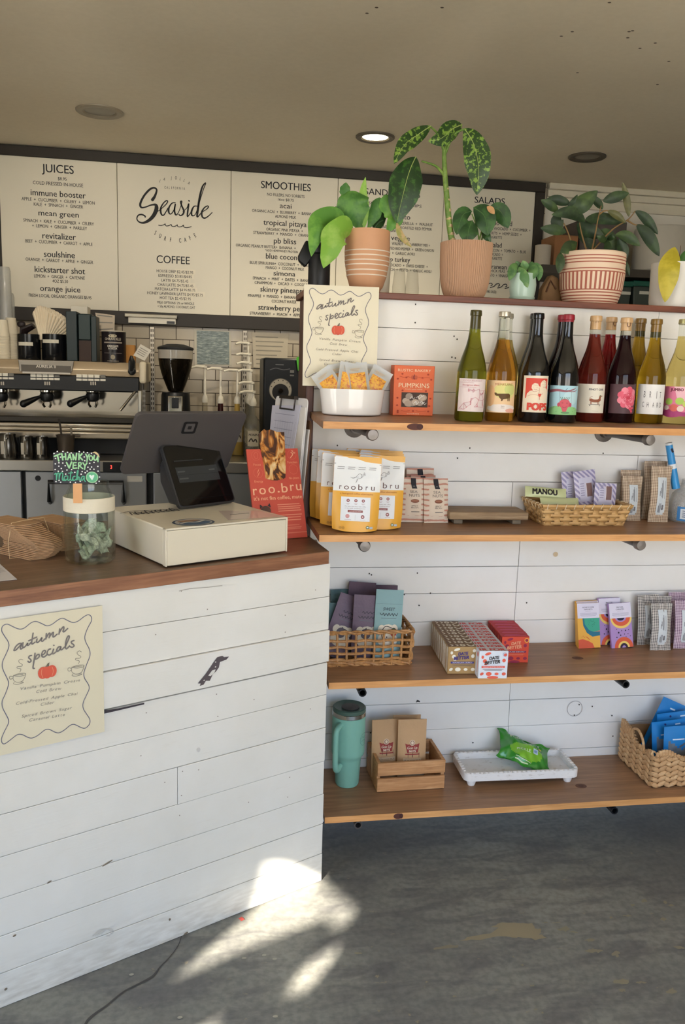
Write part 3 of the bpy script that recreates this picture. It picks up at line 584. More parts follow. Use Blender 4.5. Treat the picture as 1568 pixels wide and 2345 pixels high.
for k, s, x, y, w, h in [(3, 'SANDWICHES', 676, 476, 330, 40), (3, 'SERVED WITH CHIPS', 690, 545, 318, 18), (3, 'pesto', 735, 618, 92, 31), (3, 'MOZZERELLA  +  WALNUT', 800, 660, 232, 18), (3, 'CRANBERRY  +  ROASTED RED PEPPER', 745, 684, 330, 18), (3, 'TOMATO', 684, 701, 60, 18), (3, 'veggie', 722, 745, 112, 31), (3, 'WALNUT  +  CRANBERRY MIX +', 785, 784, 228, 18), (3, 'ROASTED RED PEPPER  +  GREEN ONION', 768, 812, 308, 18), (3, '+  GARLIC AOILI', 740, 838, 136, 18), (3, 'pesto turkey', 690, 872, 180, 31), (3, 'AVOCADO  +  SWISS CHEESE  +', 762, 911, 246, 18), (3, 'SPINACH  +  PESTO  +  GARLIC AOILI', 760, 938, 290, 18),
                         (4, 'SALADS', 1257, 521, 180, 40), (4, 'avocado salad', 1295, 654, 190, 31), (4, 'AVOCADO  +  CUCUMBER  +', 1391, 694, 218, 18), (4, 'SPROUTS  +  HEMP SEEDS  +', 1338, 719, 218, 18), (4, 'VINAIGRETTE', 1278, 740, 104, 18), (4, 'cobb salad', 1258, 785, 140, 31), (4, 'BACON  +  TOMATO  +  BLUE', 1365, 823, 216, 18), (4, 'AVOCADO  +', 1290, 843, 90, 18), (4, 'VINAIGRETTE', 1278, 866, 104, 18), (4, 'mediterranean', 1258, 914, 198, 31), (4, 'CHICK PEAS  +', 1308, 943, 120, 18), (4, 'TOMATO  +  VINAIGRETTE', 1310, 970, 180, 18), (4, '(12 YRS OLD)', 1255, 1066, 80, 16)]:
    wt(k, s, o4, s4, x, y, w, h, bold=.012 if h > 29 else .008)
def l4(p): q = mz(o4[0]+p[0]/s4, o4[1]+p[1]/s4); return (q.x, q.z)
for k in range(4): arts[4].stroke([l4((1215+k*44+a, 1030+k*3+b)) for a, b in [(0, 8), (22, 2), (36, -12), (52, -14), (56, -4), (48, 0)]], .005, MENUK)
for k, (n, lab) in enumerate(names):
    t = thing('menu_board', lab, 'menu board', (xs[k], YM, botz), group='menu boards on the back wall')
    b = MB(); b.box(.0012, xs[k+1]-xs[k]-.0012, 0, .016, 0, topz-botz); b.build('board', MENUW, t, bevel=.002)
    arts[k].build('lettering', t, pl((-xs[k], 0, -botz)), .001)

# ------------------------------------------------------------------ helpers for things that stand behind the counter
def PB(x0, y0, x1, y1, Y):
    xm, ym = (x0+x1)/2, (y0+y1)/2; return onY(x0, ym, Y).x, onY(x1, ym, Y).x, onY(xm, y1, Y).z, onY(xm, y0, Y).z
STEEL = M((176, 174, 168), .28, .9, noise=.06, scale=6); CHROME = M((214, 212, 206), .08, 1, noise=.02); BLK = M((20, 21, 23), .35, noise=.1); BLKM = M((26, 27, 30), .6); CUPW = M((226, 215, 190), .6)
YCF = 4.30; ZB = onY(120, 1054, YCF).z
# stainless worktop and the refrigerated cabinet below it
b = MB(); b.box(XL+.02, .72, YCF, YB-.002, ZB-.055, ZB); tag(b.build('steel_worktop', STEEL, bevel=.004), 'brushed stainless steel worktop under the espresso machine', 'worktop')
t = thing('undercounter_fridge', 'stainless undercounter fridge with black handles and a red digital display', 'fridge', (0, YCF+.03, 0))
b = MB(); b.box(XL+.05, .68, .03, .68, .05, ZB-.056); b.build('body', BLKM, t, smooth=0)
dz0 = .12; dz1 = onY(150, 1082, YCF).z
dx = [(XL+.05, onY(-120, 1140, YCF).x), (onY(-108, 1140, YCF).x, onY(47, 1140, YCF).x), (onY(56, 1140, YCF).x, onY(335, 1140, YCF).x), (onY(350, 1140, YCF).x, .66)]
for i, (a, c_) in enumerate(dx):
    b = MB(); b.box(a, c_, 0, .03, dz0, dz1); d = b.build('door', M((168, 172, 176), .3, .75, noise=.08, scale=5), t, bevel=.005)
    if i == 2:
        h = MB(); x0, x1, z0, z1 = PB(112, 1104, 282, 1153, YCF); h.tube([(x0, -.001, z0), (x0, -.03, z0+.01), (x0, -.035, z1), (x1, -.035, z1), (x1, -.03, z0+.01), (x1, -.001, z0)], .011, 8); h.build('handle', BLK, d)
        h = MB(); x0, x1, z0, z1 = PB(290, 1092, 325, 1105, YCF); h.box(x0, x1, -.002, 0, z0, z1); h.build('sticker', M((200, 196, 186)), d)
        h = MB(); p = onY(84, 1097, YCF); h.T = Matrix.Translation((p.x, 0, p.z)) @ Matrix.Rotation(rad(90), 4, 'X'); h.lathe([(0, .006), (.012, .006), (.014, 0)], 20); h.build('lock', BLK, d)
dp = MB(); x0, x1, z0, z1 = PB(236, 1058, 278, 1080, YCF); dp.box(x0, x1, -.036, -.0305, z0, z1); dq = dp.build('display_panel', BLK, t)
a = Art(); a.text('3', (x0+x1)/2-.005, (z0+z1)/2, .018, M((255, 60, 50), emit=2.5)); a.build('digits', dq, pl((0, -.036, 0)))
# espresso machine
YE = 4.56
em = thing('espresso_machine', 'three group espresso machine with beige metal hood and black group panel on the steel worktop', 'espresso machine', (0, 0, 0))
x0, x1, zh0, zh1 = PB(-180, 824, 319, 857, YE); xr = x1
HOOD = M((196, 176, 146), .32, .35, noise=.04); b = MB()
b.prism([(YE, zh0), (YE-.012, zh0+.03), (YE-.004, zh1-.02), (YE+.02, zh1), (YE+.42, zh1), (YE+.42, zh0)], x0, xr, ax='yz'); b.build('hood', HOOD, em, bevel=.004)
b = MB(); q0, q1, z0, z1 = PB(319, 828, 335, 878, YE); b.box(q0, q1, YE-.012, YE+.40, z0, z1); b.build('end_cap', M((222, 210, 184), .5), em, bevel=.012)
b = MB(); p = [(42, 824), (170, 827), (165, 853), (45, 850)]; b.prism([(onY(*q, YE-.015).x, onY(*q, YE-.015).z) for q in p], YE-.022, YE-.010); npl = b.build('nameplate', M((150, 144, 134), .25, .8), em, bevel=.002)
a = Art(); q = onY(105, 838.5, YE-.022)
l0, l1 = onY(48, 831, YE-.022), onY(163, 834, YE-.022); a.rect(l0.x, l0.z-.044, l1.x, l0.z-.008, (98, 92, 84)); a.rect(l0.x+.006, l0.z-.052, l1.x-.006, l0.z-.043, (205, 198, 186)); a.text('AURELIA II', q.x, q.z-.002, .014, (235, 228, 214), w=.096, bold=.01); a.build('badge_lettering', npl, pl((0, YE-.022, 0)))
b = MB(); q0, q1, z0, z1 = PB(-180, 857, 319, 893, YE); b.box(q0, q1, YE, YE+.35, z0, z1); gp = b.build('group_panel', BLK, em, bevel=.006)
for gx in (-1, 104, 209):
    for r in range(2):
        for k in range(5):
            bx = gx-34+k*13.7; by = 859.5+(bx-100)*.018+r*8.2
            q0, q1, z0, z1 = PB(bx, by-(3.6 if r == 0 else 2.2), bx+12, by+(3.6 if r == 0 else 2.4), YE)
            b = MB(); b.box(q0, q1, YE-.004, YE-.0002, z0, z1); b.build('button', M((236, 230, 214), .5) if not (r == 0 and k == 4) else M((120, 116, 108), .5), gp)
    p = onY(gx+3, 893, YE+.05); g = MB(); g.T = Matrix.Translation(p)
    g.lathe([(0, .05), (.03, .05), (.036, .03), (.036, -.01), (.03, -.018), (0, -.018)], 24); gh = g.build('group_head', CHROME, em)
    g = MB(); g.T = Matrix.Translation(p); g.lathe([(.034, -.018), (.037, -.03), (.03, -.055), (.012, -.062)], 24); g.tube([(-.03, -.02, -.035), (-.06, -.05, -.05), (-.098, -.092, -.07)], [.008, .014, .019], 12); g.ball((-.100, -.094, -.071), .019, 12); g.build('portafilter', BLK, em)
    g = MB(); g.T = Matrix.Translation(p); g.tube([(-.018, 0, -.055), (-.02, -.005, -.075), (-.012, 0, -.09)], .006, 8); g.tube([(.018, 0, -.055), (.02, -.005, -.075), (.012, 0, -.09)], .006, 8); g.build('spout', CHROME, em)
    for k in range(3): q0, q1, z0, z1 = PB(gx-2+k*5, 874, gx+1+k*5, 882, YE); b = MB(); b.box(q0, q1, YE-.005, YE-.0002, z0, z1); b.build('indicator', M((190, 182, 168), .4), gp)
b = MB(); q0, q1, z0, z1 = PB(-190, 893, 326, 953, YE+.2); b.box(q0, q1, YE+.2, YE+.22, z0-.06, z1+.05); b.build('splash_back', M((196, 190, 178), .12, 1, noise=.08, scale=3, bump=.06, bscale=5), em)
b = MB(); q0, q1, z0, z1 = PB(-190, 953, 322, 966, YE-.1); b.box(q0, q1, YE-.1, YE+.3, z0, z1); b.build('drip_tray', M((58, 54, 48), .35, .6), em, bevel=.004)
b = MB(); q0, q1, z0, z1 = PB(-190, 967, 322, 1002, YE-.1); h = (z1-z0)
b.box(q0, q1, YE-.105, YE+.3, z0+h*.72, z1-.002); b.box(q0, q1, YE-.10, YE+.3, z0+h*.46, z0+h*.70); b.box(q0, q1, YE-.11, YE+.3, z0, z0+h*.43); b.build('front_panel', M((206, 196, 178), .2, .75, noise=.05), em, bevel=.006)
b = MB(); b.box(-1.3, xr-.01, YE+.06, YE+.30, ZB+.004, z0-.001); b.build('lower_body', BLK, em)  # black block added to darken the open space under the machine
for x in (-.95, -.35, .1):
    b = MB(); b.lathe([(.018, ZB), (.018, z0)], 16); b.T = Matrix(); o = b.build('foot', BLK, em); o.location = (x, YE+.02, 0)
b = MB(); q0, q1, z0, z1 = PB(319, 893, 328, 953, YE+.05); b.box(q0, q1, YE-.05, YE+.22, z0-.02, z1); b.build('side_frame', CHROME, em, bevel=.004)
b = MB(); b.tube([onY(309, 898, YE-.02), onY(303, 905, YE-.05), onY(285, 928, YE-.08), onY(275, 940, YE-.08)], .007, 8); b.build('steam_wand', CHROME, em)
b = MB(); b.tube([onY(301, 815, YE-.02), onY(302, 828, YE-.03), onY(302, 850, YE-.03)], [.008, .022, .022], 12, flat=.5); b.ball(onY(302, 850, YE-.03), .021, 12, (1, .5, 1)); b.build('steam_lever', BLK, em)
ZE = zh1                                       # top of the machine
def lathe_thing(name, label, cat, loc, prof, mat, n=28, group=None, **k):
    b = MB(); b.lathe(prof, n, **k); o = b.build(name, mat); o.location = loc; return tag(o, label, cat, group)
def sc_at(Y, px=300, py=850): return (onY(px+10, py, Y).x-onY(px, py, Y).x)/10   # metres per pixel at that depth
def cupstack(n, r, h, step):                    # nested paper cups, mouth down
    pr = []
    for k in range(n): pr += [(r, k*step), (r*1.02, k*step+.003), (r*.965, k*step+.006)]
    z = (n-1)*step; return [(r*.97, 0)] + pr + [(r*.72, z+h), (0, z+h)]
CLEAR = clear((.9, .9, .88), 1.35, .08, .35)
m_ = sc_at(YE+.1)
for px, Y, n, lab, g in [(9, YE+.05, 16, 'stack of cream paper cups at the left end on the espresso machine', 'paper cup stacks'), (28, YE+.13, 17, 'stack of cream paper cups behind the front stack on the espresso machine', 'paper cup stacks')]:
    p = onY(px, 822, Y); lathe_thing('paper_cup_stack', lab, 'cups', (p.x, Y, ZE+.001), cupstack(n, .034, .085, .0075 if n == 16 else .008), CUPW, group=g)
for px, Y, z1, lab in [(-22, YE+.27, 612, 'tall stack of clear plastic cups at the left edge behind the paper cups'), (13, YE+.25, 612, 'tall stack of clear plastic cups just right of the leftmost clear stack'), (20, YE+.335, 672, 'shorter stack of clear plastic cups behind the paper cups')]:
    p = onY(px, 700, Y); zt = onY(px, z1, Y).z; lathe_thing('plastic_cup_stack', lab, 'cups', (p.x, Y, ZE+.001), [(.035, 0), (.032, (zt-ZE)*.6), (.030, zt-ZE-.02), (.025, zt-ZE), (0, zt-ZE)], CLEAR, group='clear cup stacks')
# black canisters, filters, holder, tin
for px0, px1, y0, lx0, lx1, ly, lab, Y in [(40, 93, 766, 48, 91, 788, 'round black canister with a white label strip beside the paper cups', YE+.1), (96, 152, 766, 104, 138, 782, 'round black canister holding the fan of coffee filters', YE+.12)]:
    p0, p1 = onY(px0, 800, Y), onY(px1, 800, Y); r = (p1.x-p0.x)/2; zt = onY((px0+px1)/2, y0, Y).z
    t = thing('canister', lab, 'canister', ((p0.x+p1.x)/2, Y, ZE+.001)); b = MB(); h = zt-ZE
    b.lathe([(0, .004), (r*.97, .0), (r, .004), (r, h), (r*.95, h), (r*.94, .006), (0, .006)], 32); b.build('body', M((16, 17, 20), .2), t)
    a = Art(); w = r*1.25; zl = onY(lx0, ly, Y).z-ZE; a.rect(-w/2-(.012 if px0 < 90 else .02), zl-.009, w/2-.005, zl+.009, (212, 206, 188), 12); a.build('label_strip', t, cyl(r))
    if px0 < 90:
        b = MB(); b.tube([(-.03, 0, h-.02), (-.02, -.01, h+.02), (.03, -.02, h+.045)], [.02, .03, .022], 10, flat=.5); b.ball((-.035, 0, h+.05), .022, 12, (1, .6, .8)); tag(b.build('scoop', M((34, 24, 24), .5)), 'dark scoop lying across the top of the left black canister', 'scoop').location = ((p0.x+p1.x)/2, Y, ZE+.001)
        cpos = (p0.x+p1.x)/2
    else: fpos = Vector(((p0.x+p1.x)/2, Y, zt)); fr_ = r
FIL = M((232, 218, 192), .9)
for k in range(14):                             # coffee filters fanned out of the canister
    ang = 1.62-k*.105; Rr = .175-.0036*k; org = Vector((onY(100+k*1.6, 774, YE+.12).x, YE+.09+.006*k, fpos.z-.03))
    def ff(u, v, ang=ang, Rr=Rr, k=k):
        w = (u-.5)*.085; rr = v*Rr*(1-.25*(2*u-1)**2*v); d = Vector((cos(ang), 0, sin(ang))); n = Vector((-sin(ang), 0, cos(ang)))
        return d*rr + n*w*(.35+.65*v) + Vector((0, .004*cos(u*pi*14)*v, 0))
    b = MB(); b.grid(ff, 28, 6); o = tag(b.build('coffee_filter', FIL, solid=.0012, recalc=False), 'fluted cream paper coffee filter fanned out of the black canister', 'coffee filter', 'fanned coffee filters'); o.location = org
t = thing('cup_dispenser', 'tall dark green black holder standing between the canisters and the brown tin', 'holder', (0, 0, 0)); Y = YE+.1
DG = M((28, 44, 46), .45); x0, x1, z0, z1 = PB(153, 714, 222, 823, Y); b = MB(); b.box(x0, x0+.055, Y-.02, Y+.12, ZE+.001, z1); b.box(x1-.028, x1, Y-.02, Y+.12, ZE+.001, z1-.02); b.box(x0+.055, x1-.028, Y+.03, Y+.12, ZE+.001, z1-.008); b.build('shell', DG, t, bevel=.003)
b = MB(); b.box(x0+.06, x1-.032, Y-.004, Y+.03, ZE+.115, z1-.012); b.build('front_flap', M((36, 54, 54), .5), t, bevel=.003)
b = MB(); b.box(x0+.06, x1-.032, Y+.005, Y+.03, ZE+.001, ZE+.11); b.build('lid_stack', M((58, 38, 28), .6), t)
t = thing('cocoa_tin', 'dark brown chocolate tin with white lettering on the espresso machine', 'tin', (0, 0, 0)); x0, x1, z0, z1 = PB(231, 760, 287, 826, YE+.03)
t.location = ((x0+x1)/2, YE+.07, ZE+.001); h = z1-ZE; r = (x1-x0)/2; b = MB(); b.lathe([(0, 0), (r, 0), (r, h-.006), (r*1.01, h-.004), (r*1.01, h), (0, h)], 32); b.build('body', M((26, 20, 24), .3), t)
b = MB(); b.lathe([(r*.98, h), (r*.98, h+.006), (0, h+.006)], 32); b.build('lid', M((190, 180, 160), .4), t)
a = Art(); a.ell(0, h*.86, .022, .008, (190, 178, 150)); a.text('GHIRARDELLI', 0, h*.76, .013, (214, 204, 184), w=.085); a.rect(-.05, h*.62, .05, h*.665, (150, 140, 128), 10); a.text('CHOCOLATE', 0, h*.53, .010, (240, 234, 220), w=.056, bold=.02); a.text('& COCOA', 0, h*.45, .010, (240, 234, 220), w=.044, bold=.02); a.rect(-.048, h*.29, .048, h*.305, (120, 112, 110), 10); a.ell(0, h*.17, .011, .013, (150, 140, 122)); a.rect(-.03, h*.03, .03, h*.05, (140, 128, 108), 6); a.build('lettering', t, cyl(r))
x0, x1, z0, z1 = PB(287, 790, 309, 820, YE+.1); b = MB(); b.box(x0, x1, YE+.08, YE+.15, ZE+.001, z1); tag(b.build('cardboard_box', M((176, 124, 62), .8), bevel=.001), 'small tan cardboard box beside the brown tin', 'box')
b = MB(); q = [(322, 788), (347, 802), (331, 826), (305, 814)]; P = [onY(*k, YE+.0) for k in q]; b.prism([(v.x, v.z) for v in P], YE-.002, YE); o = b.build('card', M((216, 210, 196), .8)); tag(o, 'tilted white card propped on the right end of the espresso machine', 'card')
a = Art(); c0 = (P[0]+P[2])/2
for k in range(4): d = (P[1]-P[0])*.35; m0 = P[0].lerp(P[3], .25+.16*k).lerp(P[1].lerp(P[2], .25+.16*k), .5); a.stroke([(m0.x-d.x, m0.z-d.z), (m0.x+d.x*.8, m0.z+d.z*.8)], .004, (150, 146, 138), sm=False)
a.build('printing', o, pl((0, YE-.002, 0)))
def paper(name, label, cat, pts, Y, c, lines=None, lc=(150, 146, 138), th=.001, group=None, mat=None):
    P = [onY(*k, Y) for k in pts]; b = MB(); b.prism([(v.x, v.z) for v in P], Y-th, Y); o = b.build(name, mat or M(c, .7)); tag(o, label, cat, group)
    if lines:
        a = Art()
        for k in range(lines): f = .12+.76*k/max(1, lines-1); A = P[0].lerp(P[3], f).lerp(P[1].lerp(P[2], f), .1); Bq = P[0].lerp(P[3], f).lerp(P[1].lerp(P[2], f), .9-.25*random.random()); a.stroke([(A.x, A.z), (Bq.x, Bq.z)], .006, lc, sm=False)
        a.build('printing', o, pl((0, Y-th, 0)))
    return o
paper('note', 'pale paper note taped up behind the brown tin', 'note', [(218, 716), (263, 722), (262, 757), (226, 760)], YE+.33, (214, 200, 180), 3)
x0, x1, z0, z1 = PB(167, 703, 205, 720, YE+.3); b = MB(); b.box(x0, x1, YE+.22, YE+.34, z0-.08, z1); tag(b.build('white_box', M((222, 216, 200), .7), bevel=.003), 'white box top showing above the dark green holder', 'box')
# ticket rail under the boards, strip lights and slotted standards
t = thing('ticket_rail', 'silver ticket rail holding a white slip under the coffee menu board', 'ticket rail', (0, 0, 0)); b = MB()
a0, a1 = onY(285, 719, YM-.04), onY(406, 727, YM-.04); b.box(a0.x, a1.x, YM-.045, YM-.013, a1.z-.008, a1.z+.012); b.build('rail', CHROME, t, bevel=.003)
b = MB(); a2 = onY(400, 738, YM-.03); b.box(a0.x+.02, a1.x-.01, YM-.032, YM-.029, a2.z-.012, a1.z-.002); b.build('paper_slip', M((238, 232, 216), .8), t)
b = MB(); b.box(a1.x-.06, a1.x-.015, YM-.036, YM-.033, a2.z-.01, a2.z+.004); b.build('clip', BLK, t)
for px, lab in ((349, 'slotted metal shelf standard on the tiles left of the coffee grinder'), (560, 'slotted metal shelf standard on the tiles above the syrup bottles')):
    p = onY(px, 850, YB); z1 = botz-.08; b = MB(); b.box(p.x-.014, p.x+.014, YB-.012, YB-.001, .95, z1); o = tag(b.build('shelf_standard', M((168, 160, 146), .35, .7), bevel=.002), lab, 'shelf standard', 'slotted shelf standards')
    a = Art()
    for k in range(28): z = z1-.03-k*.028; a.rect(p.x-.008, z, p.x-.003, z+.016, (48, 42, 38)); a.rect(p.x+.003, z, p.x+.008, z+.016, (48, 42, 38))
    a.build('slots', o, pl((0, YB-.012, 0)))
def chart_mat():
    t = NT(.3); a = t.noise(t.coord((14, 1, 70)), 2, 4, .7); return t.base(t.ramp(a, [(.38, (78, 92, 92)), (.55, (132, 146, 142)), (.7, (196, 202, 192))]))
paper('chart', 'laminated grey green chart on the tiles beside the coffee grinder', 'poster', [(444, 754), (528, 758), (530, 838), (446, 836)], YB-.006, (206, 200, 182))
o = paper('chart_print', 'x', 'poster', [(450, 757), (524, 760), (525, 835), (451, 834)], YB-.0075, (0, 0, 0), mat=chart_mat())
o.parent = bpy.data.objects['chart']
for k in ('label', 'category'): del o[k]
paper('notice', 'pale paper notice on the tiles above the black grinder with a dial', 'notice', [(577, 761), (660, 764), (657, 845), (580, 842)], YB-.006, (196, 186, 166), 7, (150, 144, 130))
paper('tag', 'bright green tag sticking out beside the dark end trim', 'tag', [(678, 820), (684, 816), (687, 848), (682, 849)], 4.5, (88, 196, 60), th=.002)
# coffee grinder with a bean hopper
p = onY(402, 945, 4.6); m = sc_at(4.6, 400, 850)
t = thing('coffee_grinder', 'coffee grinder with a round hopper of dark beans on the steel worktop', 'coffee grinder', (p.x, 4.62, ZB+.001)); zg = lambda y: onY(402, y, 4.62).z-ZB
b = MB(); b.lathe([(40*m, zg(802)), (42*m, zg(800)), (41*m, zg(796)), (20*m, zg(789)), (0, zg(788))], 36); b.build('lid', BLKM, t)
b = MB(); b.lathe([(40*m, zg(801)), (39.5*m, zg(822)), (38*m, zg(836)), (33*m, zg(856)), (24*m, zg(880)), (17*m, zg(897)), (0, zg(898))], 36, mif=lambda j: 0 if j == 0 else 1); b.build('hopper', [clear((.84, .74, .54), 1.4, .05, .42), clear((.55, .48, .36), 1.5, .04)], t)
b = MB(); b.lathe([(0, zg(821)), (39*m, zg(822)), (37.4*m, zg(836)), (32.4*m, zg(856)), (23.4*m, zg(880)), (16.4*m, zg(896)), (0, zg(896.5))], 36); o = b.build('coffee_beans', M((16, 12, 10), .45, noise=.5, scale=120, bump=.3, bscale=160), t); o['kind'] = 'stuff'
b = MB(); b.lathe([(0, zg(896)), (31*m, zg(899)), (33*m, zg(905)), (36*m, zg(1000)), (38*m, 0)], 32); b.build('body', BLK, t)
b = MB(); b.box(-17*m, 17*m, -36*m, -30*m, zg(980), zg(906)); b.build('front_plate', CHROME, t, bevel=.006)
b = MB(); b.box(-8*m, 8*m, -38*m, -35*m, zg(934), zg(910)); b.build('chute', BLK, t, bevel=.003)
# syrup bottles with pumps
def syrup(px, Y, ytop, liquid, lab, name, y0z=None, body=None):
    p = onY(px, 900, Y); zt = onY(px, ytop, Y).z; z0 = ZB+.001 if y0z is None else y0z
    t = thing('syrup_bottle', lab, 'syrup bottle', (p.x, Y, z0), group='syrup bottles with pumps'); r = .038; H = .30
    b = MB(); b.lathe([(0, 0), (r, .002), (r, .18), (r*.85, .21), (r*.42, .235), (r*.36, H), (0, H)], 24); b.build('glass_body', clear((.80, .78, .70), 1.45, .04, .08) if liquid is None else M(liquid, .08, trans=.3, ior=1.3, noise=0), t)
    a = Art(); a.rect(-.032, .075, .032, .155, (196, 186, 164), 10); a.text(name, 0, .135, .013, (40, 34, 36), w=.048, bold=.02); a.stroke([(-.022, .10), (-.01, .115), (0, .10), (.012, .112), (.02, .098)], .007, (70, 60, 56)); a.build('paper_label', t, cyl(r))
    b = MB(); h = zt-z0-H; b.lathe([(.016, H-.015), (.018, H), (.014, H+.02), (.007, H+.03), (.006, H+h-.015), (.012, H+h-.012), (.012, H+h)], 14); b.tube([(0, 0, H+h-.006), (-.05, -.03, H+h-.004), (-.075, -.045, H+h-.012)], [.009, .007, .006], 8); b.build('pump', M((226, 220, 204), .4), t)
syrup(469, 4.74, 838, None, 'clear syrup bottle with a white pump, leftmost of the three behind the register', 'MONIN')
syrup(505, 4.68, 842, (58, 18, 20), 'dark red syrup bottle with a white pump behind the register', 'MONIN')
syrup(543, 4.68, 846, (192, 160, 84), 'pale amber syrup bottle with a white pump behind the register', 'MONIN')
for k, (px, y) in enumerate([(567, 784), (569, 809), (571, 829), (574, 846), (577, 874), (580, 895)]):
    syrup(px, 4.93-k*.098, y, None, ['rearmost clear syrup bottle in the receding row beside the black grinder', 'second clear syrup bottle from the tiles in the receding row', 'third clear syrup bottle from the tiles in the receding row', 'fourth clear syrup bottle from the tiles in the receding row', 'second nearest clear syrup bottle in the receding row behind the red standee', 'nearest clear syrup bottle in the receding row behind the red standee'][k], 'MONIN', y0z=None)
# tall black grinder with a round dial
t = thing('bulk_grinder', 'tall black machine with a round silver dial beside the clipboard', 'grinder', (0, 0, 0)); Y = 4.52; x0, x1, z0, z1 = PB(602, 820, 690, 990, Y)
b = MB(); b.box(x0, x1, Y, Y+.3, ZB+.001, z1); b.build('body', M((20, 24, 30), .4), t, bevel=.012)
p = onY(642, 893, Y); a = Art(); a.ell(p.x, p.z, .062, .062, (120, 114, 104), 36); a.ell(p.x, p.z, .058, .058, (176, 168, 152), 36); a.ell(p.x, p.z-.012, .045, .045, (26, 26, 28), 30)
for k in range(6): g = rad(20+28*k); a.ell(p.x+.052*cos(g), p.z+.052*sin(g), .003, .003, (40, 38, 36), 8)
a.build('dial', t, pl((0, Y, 0)), .002); b = MB(); b.T = Matrix.Translation((p.x, Y-.002, p.z-.004)) @ Matrix.Rotation(rad(90), 4, 'X'); b.lathe([(0, .022), (.012, .022), (.016, 0)], 20); b.build('knob', CHROME, t)
a = Art(); q = onY(640, 838, Y); a.rect(q.x-.022, q.z+.004, q.x+.022, q.z+.009, (108, 108, 110)); a.stroke([(q.x-.05, q.z-.022), (q.x-.02, q.z-.012), (q.x+.02, q.z-.02), (q.x+.055, q.z-.014)], .005, (92, 92, 96)); q = onY(668, 852, Y); a.rect(q.x-.01, q.z-.004, q.x+.012, q.z+.01, (120, 118, 114)); a.rect(q.x-.01, q.z-.022, q.x+.012, q.z-.014, (120, 118, 114)); a.build('markings', t, pl((0, Y, 0)))
# milk pitchers under the machine, cup of spoons
for px, r, lab in ((18, .049, 'largest steel milk pitcher at the left under the espresso machine'), (61, .037, 'steel milk pitcher in the middle of the three under the espresso machine'), (97, .036, 'steel milk pitcher on the right of the three under the espresso machine')):
    Y = YCF+.07; p = onY(px, 1030, Y); t = thing('milk_pitcher', lab, 'milk pitcher', (p.x, Y, ZB+.001), group='milk pitchers'); h = .112 if r < .045 else .122
    b = MB(); b.lathe([(0, .002), (r*.96, .0), (r, .01), (r*.96, h*.55), (r*.8, h*.9), (r*.86, h), (r*.78, h), (r*.7, h*.8), (0, h*.7)], 28); b.build('body', M((120, 116, 108), .22, .95), t)
    b = MB(); b.tube([(r*.2, -r*.92, h*.85), (r*.22, -r-.03, h*.8), (r*.2, -r-.03, h*.25), (r*.2, -r*.95, h*.15)], .006, 8); b.build('handle', CHROME, t)
    a = Art(); a.rect(-r*.25-.012, h*.2, -r*.25+.006, h*.72, (214, 206, 190)); a.build('label_tape', t, cyl(r*1.01))
Y = YCF+.05; p = onY(151, 1030, Y); m = sc_at(Y, 150, 1000)
t = thing('spoon_cup', 'dark grey metal cup behind the thank you sign', 'cup', (p.x, Y, ZB+.001)); b = MB(); zt = onY(151, 996, Y).z-ZB; b.lathe([(0, 0), (16*m, 0), (21*m, zt-.006), (23*m, zt), (20*m, zt), (15*m, .01), (0, .01)], 28); b.tube([(20*m, 0, zt-.003), (34*m, 0, zt-.006)], .006, 8); b.build('body', M((86, 76, 66), .45, .5), t)
for x, l, lab in ((-.01, .14, 'thin dark rod standing in the dark grey metal cup, left of the pale one'), (.03, .10, 'pale rod standing in the dark grey metal cup, right of the dark one')):
    b = MB(); b.tube([(0, 0, .012), (-.012 if x < 0 else -.002, .0, zt+.02), (-.02 if x < 0 else -.004, 0, zt+l-.06)], .005, 8); o = tag(b.build('stirring_rod', M((150, 140, 122) if x > 0 else (70, 62, 54), .4, .4)), lab, 'rod', 'rods in the metal cup'); o.location = (p.x+x, Y, ZB+.001)

# ------------------------------------------------------------------ store room side, right of the menu frame
Y = 4.6
sb = MB(); x0, x1, z0, z1 = PB(1240, 614, 1640, 630, Y); sb.box(x0, x1+.4, Y, YB-.002, z0-.01, z1-.005); tag(sb.build('storage_shelf', M((66, 60, 52), .6)), 'dim grey storage shelf on the rear wall behind the striped pot', 'shelf')
for a_, b_, lab in ((1416, 1444, 'narrow dark teal storage bin under the rear shelf, left of the other'), (1448, 1520, 'wide dark teal storage bin under the rear shelf beside the white planter')):
    x0, x1, z0, z1 = PB(a_, 644, b_, 720, Y+.04); t = thing('storage_bin', lab, 'storage bin', (x0, Y+.04, z0), group='teal storage bins'); w, h = x1-x0, z1-z0
    b = MB(); b.prism([(.012, 0), (w-.012, 0), (w, h-.03), (0, h-.03)], 0, .3); b.build('body', M((58, 66, 62), .5), t, bevel=.005); b = MB(); b.box(-.006, w+.006, -.008, .3, h-.03, h); b.build('rim', M((20, 84, 70), .45), t, bevel=.004)
    a = Art(); a.rect(w*.2, h-.075, min(w*.2+.11, w*.95), h-.058, (206, 204, 192)); a.build('label_strip', t, None)
sb = MB(); sb.box(PB(1400, 700, 1640, 720, Y)[0], 3.9, Y, YB-.002, PB(1400, 718, 1640, 730, Y)[2]-.02, PB(1400, 718, 1640, 722, Y)[2]-.002); tag(sb.build('storage_shelf', M((66, 60, 52), .6)), 'lower rear storage shelf carrying the teal bins', 'shelf')
Y = 4.55; x0, x1, z0, z1 = PB(1492, 512, 1612, 616, Y); r = (x1-x0)/2; zsh = PB(1240, 614, 1640, 630, 4.6)[3]-.004
